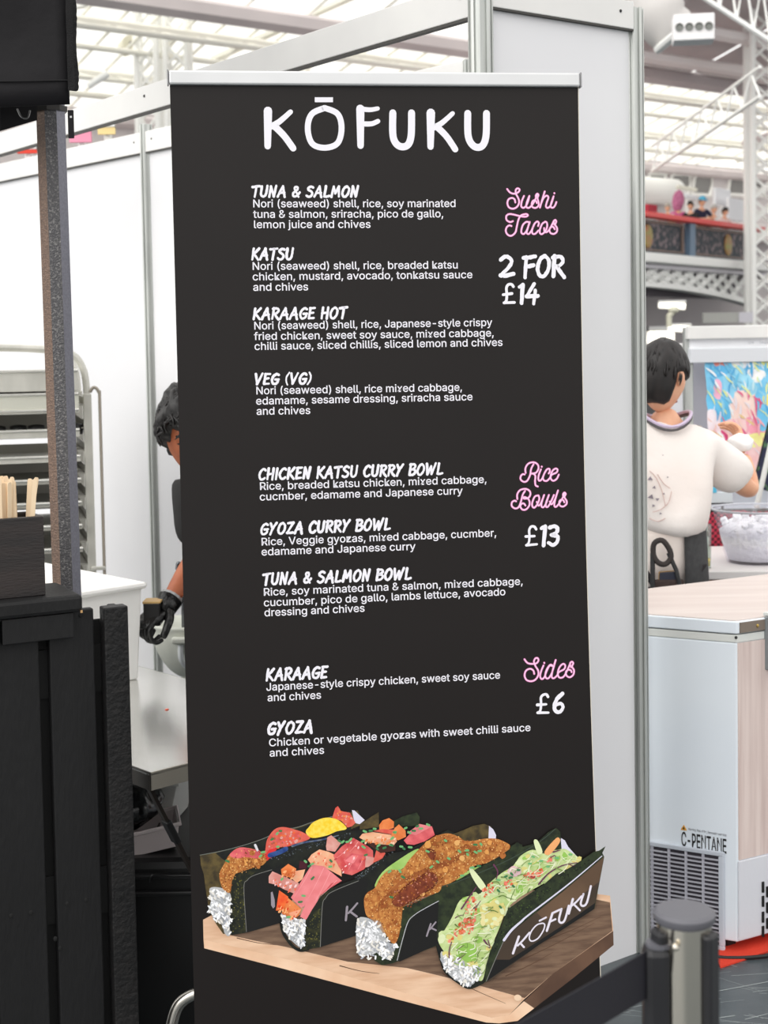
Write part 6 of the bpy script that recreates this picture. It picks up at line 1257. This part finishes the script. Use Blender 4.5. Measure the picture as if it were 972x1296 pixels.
def person(name_label, loc, J, head, skin, shirt, trousers, hairm, hairkind='short', rotz=0, hands=True, sleeve=.75, loose=1.0, shoes=None, hem=None, hc=(.5, .5), palm=None, closed=False, sub=2, wrap_=None, scale=1, hair_seed=1, hdirs=None, hair_back=-.085, glove=None, face=True, slim=1.0):
    j = {k: Vector(v) for k, v in {**DEFJ, **J}.items()}; t = thing('person', name_label, 'person', loc, rotz); t.scale = (scale,) * 3
    V, Ed, Rd = chain([[('pelvis', j['pelvis'], (.125 * slim, .095 * slim)), ('spine', j['spine'], (.11, .085)), ('chest', j['chest'], (.13, .095)), ('neck', j['neck'], .052), ('nect', j['nect'], .05)]] +
        [[('chest', 0, 0), ('s' + s, j['s' + s], .055), ('m' + s, j['s' + s].lerp(j['e' + s], .5), .045), ('e' + s, j['e' + s], .037), ('f' + s, j['e' + s].lerp(j['w' + s], .35), .036), ('w' + s, j['w' + s], (.026, .022))] for s in 'LR'] +
        [[('pelvis', 0, 0), ('h' + s, j['h' + s], .085 * slim), ('q' + s, j['h' + s].lerp(j['k' + s], .5), .068 * slim), ('k' + s, j['k' + s], .052), ('c' + s, j['k' + s].lerp(j['a' + s], .35), .05), ('a' + s, j['a' + s], .036), ('t' + s, j['t' + s], (.04, .028))] for s in 'LR'])
    vs, fs = skin_bake(V, Ed, Rd, sub)
    mb = MB(); mb.add(vs, fs); Mh = head; head_mb(mb, Mh)
    hd = hdirs or {}
    if hands:
        for s, sg in (('L', 1), ('R', -1)):
            dv, pn = hd.get(s, (j['w' + s] - j['e' + s], Vector((0, -1, 0)) if s else 0))
            if glove and s in glove:
                g = MB(); hand_mb(g, j['w' + s], dv, pn, hc[0 if s == 'L' else 1], sg, 1.12); d_ = (j['w' + s] - j['e' + s]).normalized(); g.tube([j['w' + s] - d_ * .022, j['w' + s] + d_ * .005, j['w' + s] + d_ * .03], [.036, .033, .034], 12); part('glove', g, mat('black_nitrile', (9, 9, 10), .3, bump=.8, bscale=40), t, smooth=True)
            else: hand_mb(mb, j['w' + s], dv, pn, hc[0 if s == 'L' else 1], sg)
    body = part('body', mb, skin, t, smooth=True)
    # shirt
    lo = 1.0; hemp = Vector(hem) if hem else j['pelvis'] + Vector((0, 0, -.02))
    paths = [[('hem', hemp, (.15 * loose, .115 * loose)), ('spine', j['spine'], (.140 * loose, .108 * loose)), ('chest', j['chest'], (.148 * loose, .112 * loose)), ('up', j['chest'].lerp(j['neck'], .72), (.085, .075))]]
    for s in 'LR':
        se = j['s' + s].lerp(j['e' + s], sleeve); paths.append([('chest', 0, 0), ('s' + s, j['s' + s], .072 * (loose * .6 + .4)), ('m' + s, j['s' + s].lerp(j['e' + s], sleeve * .55), .066 * loose), ('e' + s, se, .062 * loose)])
    V, Ed, Rd = chain(paths); vs, fs = skin_bake(V, Ed, Rd, sub); vs = [v + Vector((noise.noise(v * 9), noise.noise(v * 9 + Vector((9, 0, 0))), 0)) * .012 * loose + Vector((0, 0, .0)) for v in vs]
    mb = MB(); mb.add(vs, fs); part('shirt', mb, shirt, t, smooth=True)
    paths = [[('pelvis', j['pelvis'], (.135 * slim, .108 * slim))]] + [[('pelvis', 0, 0), ('h' + s, j['h' + s], .096 * slim), ('k' + s, j['k' + s], .068), ('c' + s, j['k' + s].lerp(j['a' + s], .4), .062), ('a' + s, j['a' + s] + Vector((0, 0, .02)), .052)] for s in 'LR']
    V, Ed, Rd = chain(paths); vs, fs = skin_bake(V, Ed, Rd, sub); mb = MB(); mb.add(vs, fs); part('trousers', mb, trousers, t, smooth=True)
    for s in 'LR':
        mb = MB(); d_ = (j['t' + s] - j['a' + s]); d_.z = 0; yaw = math.atan2(d_.x, -d_.y); Mx = Matrix.Rotation(yaw, 3, 'Z'); mb.ell(j['a' + s].lerp(j['t' + s], .5) * 1.0 + Vector((0, 0, 0)) + Vector((0, 0, -(j['a' + s].z + j['t' + s].z) / 2 + .045)), (.047, .135, .045), Mx, 18, 10, fn=lambda v: Vector((v.x, v.y, max(v.z, -.042)))); part('shoe', mb, shoes or mat('dark_shoe', (28, 28, 30), .5), t, smooth=True)
    if hairm: hair_shell(Mh, t, hairm, hairkind, hair_seed, hair_back)
    if face: face_bits(Mh, t, closed)
    return t, j, Mh
M_sk1 = mat('skin_brown', (172, 98, 62), .5, c2=(160, 86, 54), scale=20); M_sk2 = mat('skin_light', (238, 184, 150), .5, c2=(228, 168, 136), scale=20); M_hair = mat('black_hair', (9, 8, 8), .42, c2=(24, 20, 19), scale=60); M_hair2 = mat('dark_brown_hair', (13, 9, 9), .5, c2=(27, 20, 19), scale=50, stretch=(1, 1, .2))
# man working behind the banner
hx = atY(246, 500, 4.12).x
g = lambda px, py, Y=4.12: Vector((atY(px, py, Y).x - hx, Y - 4.12, atY(px, py, Y).z))
eR, wR = g(253, 700, 4.08), g(211, 766, 3.96); zE = g(246, 545).z
t1, j1, Mh1 = person('dark haired man in black shirt and black gloves, half hidden behind the banner', (hx, 4.12, 0),
    dict(pelvis=(.2, .14, .86), spine=(.17, .11, 1.0), chest=(.12, .05, 1.13), neck=(.05, -.02, zE - .125), nect=(.02, -.045, zE - .09), sL=(.28, .06, 1.17), sR=(-.022, .0, 1.175), eR=eR, wR=wR, eL=(.34, .0, .95), wL=(.24, -.16, .84), hL=(.29, .14, .83), hR=(.11, .14, .83), kL=(.3, .12, .46), kR=(.09, .12, .46), aL=(.3, .16, .09), aR=(.06, .16, .09), tL=(.31, .02, .035), tR=(.05, .02, .035)),
    place_head((0, -.075, zE - .004), R(8), R(22), 0, 1.0), M_sk1, mat('black_shirt', (13, 13, 14), .75, c2=(18, 18, 19), scale=8), mat('black_trousers', (17, 17, 18), .7), M_hair, 'wavy', hc=(.5, 1.05), closed=True, glove='LR', hair_seed=3, hdirs={'R': (wR - eR + Vector((-.05, 0, .03)), Vector((-.3, -.2, -1)))}, sleeve=.86, loose=1.08)
mb = MB(); sp = j1['sR']; mb.tube(crom([Vector((.03, -.09, 1.235)), Vector((-.005, -.075, 1.19)), Vector((.03, -.09, 1.12))]), .007, 6); part('collar', mb, mat('collar_black', (34, 34, 35), .6), t1)
mb = MB(); dv = (wR - eR).normalized(); mb.tube([wR - dv * .022, wR - dv * .03], .0345, 14); part('wrist_cuff', mb, mat('silver_cuff', (150, 150, 150), .3, .6), t1)
hb = atY(194, 773, 3.93); t = thing('dark_container', 'small black container with tan rim held in the gloved hand', 'container', (hb.x, 3.93, hb.z)); mb = MB(); mb.box((0, 0, -.006), (.046, .06, .064), bev=.003); part('body', mb, mat('container_black', (28, 27, 27), .4), t); mb = MB(); mb.box((0.0, 0, .028), (.05, .062, .006), bev=.002); part('rim', mb, mat('tan_rim', (196, 160, 100), .5), t)

# man seen from behind on the right
RY = 4.72; rx = atY(842, 600, RY).x
g = lambda px, py, Y=RY: Vector((atY(px, py, Y).x - rx, Y - RY, atY(px, py, Y).z))
M_tee = mat('white_tshirt', (240, 235, 231), .8, c2=(234, 224, 218), scale=3, bump=.9, bscale=7)
hc_ = g(838, 478)
sR_, eR_, wR_ = g(893, 568, RY + .03), g(951, 624, RY + .10), g(940, 574, RY + .17)
t2, j2, Mh2 = person('man seen from behind in a loose white t-shirt and dark apron by the counter', (rx, RY, 0),
    dict(pelvis=(0, 0, .86), spine=(.01, 0, 1.02), chest=(.02, .0, 1.17), neck=(hc_.x + .01, .0, 1.33), nect=(hc_.x, .01, 1.385), sL=sR_ , sR=(-.15, .02, 1.28), eL=eR_, wL=wR_, eR=(-.2, .1, 1.04), wR=(-.12, .3, .96), hL=(.055, 0, .82), hR=(-.055, 0, .82), kL=(.1, .03, .45), kR=(-.1, .03, .45), aL=(.1, 0, .09), aR=(-.1, 0, .09), tL=(.12, .15, .035), tR=(-.12, .15, .035)),
    place_head(hc_, R(180 - 38), R(14), 0, .98), M_sk2, M_tee, mat('dark_jeans', (40, 36, 38), .8), M_hair2, 'short', loose=1.2, slim=.72, sleeve=.8, hem=(.0, 0, .95), hair_seed=8, hc=(.5, .5), hair_back=-.1, face=True, hdirs={'L': (wR_ - eR_, Vector((-1, 0, 0)))})
lan = MB(); 
rr_ = [Vector((hc_.x + .012 + .082 * math.cos(a), .0 + .085 * math.sin(a), 1.352 + .016 * math.cos(a * 2) + .012 * math.sin(a))) for a in [2 * PI * k / 24 for k in range(24)]]
lan.tube(rr_, .006, 6, closed=True); part('lanyard', lan, mat('lanyard_lilac', (206, 190, 214), .6), t2); lan = MB(); lan.tube([v + Vector((0, 0, -.011)) for v in rr_], .005, 6, closed=True); part('lanyard_edge', lan, mat('lanyard_grey', (92, 88, 90), .6), t2)
mb = MB(); mb.lathe([(.128, .80), (.134, .88), (.136, .96), (.13, 1.0)], (0, 0, 0), 30, sx=.96, sy=.86); part('undershirt', mb, mat('cream_undershirt', (244, 232, 224), .8, bump=.4, bscale=12), t2, smooth=True)
# apron: skirt wrapped round the hips, straps, pocket, phone
M_ap = mat('charcoal_denim', (44, 44, 45), .8, c2=(54, 54, 55), scale=60); mb = MB(); n_ = 20
for i in range(n_ + 1):
    a = R(-75) + R(205) * i / n_
    for z, r_ in ((.985, .134), (.8, .142), (.6, .152), (.42, .162)): mb.v.append((r_ * .97 * math.cos(a) + .003, r_ * .98 * math.sin(a), z))
for i in range(n_):
    for q in range(3): k = i * 4 + q; mb.f.append((k, k + 4, k + 5, k + 1))
ao = part('apron_skirt', mb, M_ap, t2, smooth=True); ao.modifiers.new('thick', 'SOLIDIFY').thickness = .004
mb = MB(); c_ = [g(828, 688, RY - .15), g(838, 684, RY - .155), g(847, 695, RY - .155), g(849, 706, RY - .155), g(842, 714, RY - .155), g(833, 712, RY - .155), g(827, 702, RY - .15)]; mb.tube(crom(c_, 4, closed=True), .009, 6, closed=True); part('strap_loop', mb, mat('strap_brown', (52, 46, 44), .8), t2, smooth=True)
mb = MB(); p_ = [g(846, 700, RY - .155), g(856, 722, RY - .155), g(864, 757, RY - .155), g(868, 790, RY - .155)]; mb.tube(p_, .007, 6); mb.tube([g(826, 700, RY - .15), g(826, 757, RY - .15)], .008, 6); part('apron_edge', mb, M_ap, t2)
mb = MB(); a, b_ = g(827, 734, RY - .148), g(866, 790, RY - .148); mb.box(((a.x + b_.x) / 2, RY - .142 - RY, (a.z + b_.z) / 2), (b_.x - a.x, .02, a.z - b_.z), bev=.006); part('back_pocket', mb, mat('brown_denim', (56, 42, 38), .8, c2=(66, 50, 46), scale=80), t2)
t = thing('mobile_phone', 'dark phone with gold edge in the back pocket of the man on the right', 'phone', (rx, RY, 0)); mb = MB(); a, b_ = g(834, 724, RY - .146), g(859, 739, RY - .146); mb.box(((a.x + b_.x) / 2, -.142, (a.z + b_.z) / 2), (b_.x - a.x, .009, a.z - b_.z), bev=.003); part('case', mb, mat('phone_navy', (46, 48, 62), .3), t); mb = MB(); mb.tube(crom([Vector((a.x, -.145, b_.z)), Vector((a.x + .001, -.145, a.z - .004)), Vector((a.x + .008, -.145, a.z)), Vector((b_.x, -.145, a.z + .004))], 3), .0016, 6); part('gold_edge', mb, mat('gold_trim', (190, 150, 90), .3, .7), t)
t = thing('white_cloth', 'crumpled white cloth held in the raised hand of the man on the right', 'cloth', (rx, RY, 0)); c_ = g(939, 560, RY + .16); mb = MB(); mb.ell(c_, (.045, .03, .03), None, 22, 14, fn=lambda v: v * (1 + .35 * noise.noise(v * 40))); part('fold', mb, mat('cloth_white', (248, 248, 248), .8), t, smooth=True)

# faint grey line drawing printed on the back of the t-shirt, laid on the cloth surface
from mathutils.bvhtree import BVHTree
sh = [c for c in t2.children if c.name.startswith('shirt')][0]; bv_ = BVHTree.FromPolygons([v.co for v in sh.data.vertices], [tuple(p.vertices) for p in sh.data.polygons])
def on_shirt(px, py):
    d = ray(px, py).normalized(); o = CAMP - Vector((rx, RY, 0)); h = bv_.ray_cast(o, d); return (h[0] - d * .004) if h[0] else None
mb = MB(); trn = random.Random(6)
for cx, cy, s_ in ((823, 606, 4), (828, 617, 3), (824, 629, 4.5), (832, 632, 3), (827, 640, 2.5), (839, 576, 1.2), (840, 625, 2), (845, 604, 1.6), (836, 650, 2)):
    a0 = trn.uniform(0, 6); tri = [on_shirt(cx + s_ * math.cos(a0 + k * 2.1), cy + s_ * math.sin(a0 + k * 2.1) * .8) for k in range(3)]
    if all(tri): mb.add(tri, [(0, 1, 2)])
if mb.v: part('shirt_print', mb, mat('grey_print', (132, 122, 132), .8), t2)
mb = MB()
for pl in ([(822, 596), (830, 604), (838, 622), (842, 640)], [(826, 648), (836, 645), (846, 636), (850, 622)], [(832, 600), (840, 612), (848, 618)], [(822, 656), (832, 660), (842, 656)]):
    q = [on_shirt(*p) for p in pl]
    if all(q): mb.tube(crom(q, 3), .0012, 4)
if mb.v: part('shirt_print_line', mb, mat('pink_print', (206, 176, 170), .8), t2)
# people leaning on the balcony rail
slab = bz(326)
def bal_person(px, pyhead, lbl, shirt, hairm, skin=M_sk2, s=.8, off=.75, cap=None, costume=None, yaw=R(20), face=True, hs=1):
    Y = onplane(px, pyhead, B0 - BN * off, BN); p = Y; sc = (p.z - slab) / 1.74
    t, j, Mh = person(lbl, (p.x, p.y, slab), dict(eL=(.24, -.14, 1.14), eR=(-.24, -.14, 1.14), wL=(.1, -.32, 1.16), wR=(-.1, -.32, 1.16)), place_head((0, -.02, 1.61), 0, R(12)), skin, shirt, mat('balcony_trousers', (60, 60, 70), .8), hairm, 'short', rotz=yaw, sub=1, scale=sc, hair_seed=hs, face=False, hands=True)
    if cap:
        mb = MB(); mb.ell((0, 0, 0), (.092, .11, .1), None, 18, 10, fn=lambda v: Mh @ (Vector((v.x, v.y, max(v.z, 0))) + Vector((0, 0, .045)))); mb.box(Mh @ Vector((0, -.13, .05)), (.12, .08, .01)); part('cap', mb, cap, t, smooth=False)
    if costume:
        mb = MB(); mb.ell((0, 0, 0), (.15, .15, .28), None, 24, 18, fn=lambda v: Mh @ (v * (1 + .1 * noise.noise(v * 14)) + Vector((0, .02, .08)))); part('wig', mb, costume, t, smooth=True)
    return t
bal_person(858, 252, 'person on the balcony in a tall pink fluffy wig and pink top', mat('hot_pink_top', (232, 80, 160), .8, c2=(206, 120, 160), scale=8), None, costume=mat('pink_wig', (212, 132, 170), .9, c2=(184, 104, 140), scale=14, bump=.6), off=1.5)
bal_person(874, 254, 'dark haired woman in a black vest leaning on the balcony rail', mat('black_vest', (34, 32, 36), .8), mat('balcony_black_hair', (30, 26, 28), .5), off=.7, yaw=R(-30))
bal_person(888, 248.5, 'person in a light blue cap and navy top on the balcony', mat('navy_top', (38, 38, 66), .8), mat('auburn_hair', (110, 78, 66), .6), cap=mat('cyan_cap', (92, 186, 222), .6), off=.7, yaw=R(25))
bal_person(917, 262, 'black haired person in a pale pink top at the right of the balcony group', mat('pale_pink_top', (232, 206, 202), .8), mat('balcony_black_hair', (30, 26, 28), .5), off=.6, yaw=R(40))
bal_person(845, 257, 'person with long ash blond hair behind the balcony rail at left', mat('greyish_top', (208, 206, 204), .8), mat('ash_hair', (176, 168, 158), .7), off=.7, yaw=R(-20))
bal_person(903, 258, 'person in a white top between the blue cap and the pale pink top', mat('whitish_top', (232, 230, 228), .8), mat('grey_hair', (190, 188, 186), .7), off=1.7)
def bal_box(nm, lbl, cat, px0, px1, py0, py1, off, m_, extra=None):
    a, b_ = onplane(px0, py0, B0 - BN * off, BN), onplane(px1, py1, B0 - BN * off, BN); c_ = (a + b_) / 2; w_ = (Vector((b_.x, b_.y)) - Vector((a.x, a.y))).length; h_ = abs(a.z - b_.z); t = thing(nm, lbl, cat, (c_.x, c_.y, slab), math.atan2(BD.y, BD.x)); zc_ = c_.z - slab
    mb = MB(); mb.box((0, 0, zc_), (w_, .1, h_), bev=.03); part('board', mb, m_, t); mb = MB(); mb.tube([Vector((0, 0, 0)), Vector((0, 0, zc_ - h_ / 2 + .01))], .03, 8); part('stand_pole', mb, M_steel, t); return t
M_wb = mat('board_white', (238, 240, 244), .6)
bal_box('display_board', 'tall white display board on the balcony behind the white top', 'board', 904, 923, 237, 262, 2.0, M_wb); bal_box('display_board', 'wide white grid board at the right of the balcony', 'board', 921, 943, 250, 281, 1.6, M_wb)
bal_box('display_board', 'small white sign board upper left behind the pink wig', 'sign', 857, 881, 234, 243, 3.0, mat('cream_board', (232, 230, 216), .6)); bal_box('display_board', 'small white sign board below the other behind the pink wig', 'sign', 865, 881, 245, 253, 2.8, M_wb)
bal_box('red_bag', 'red box bag standing on the balcony at the far left', 'bag', 818, 830, 258, 270, .8, mat('crimson_cloth', (176, 40, 60), .7))
a, b_ = onplane(790, 239, B0 - BN * 5, BN), onplane(853, 243, B0 - BN * 5, BN); t = thing('ventilation_duct', 'thick white ventilation duct behind the balcony people', 'duct', (a + b_) / 2); mb = MB(); mb.tube([a - t.location, b_ - t.location], .4, 16); part('pipe', mb, M_steel, t, smooth=True)
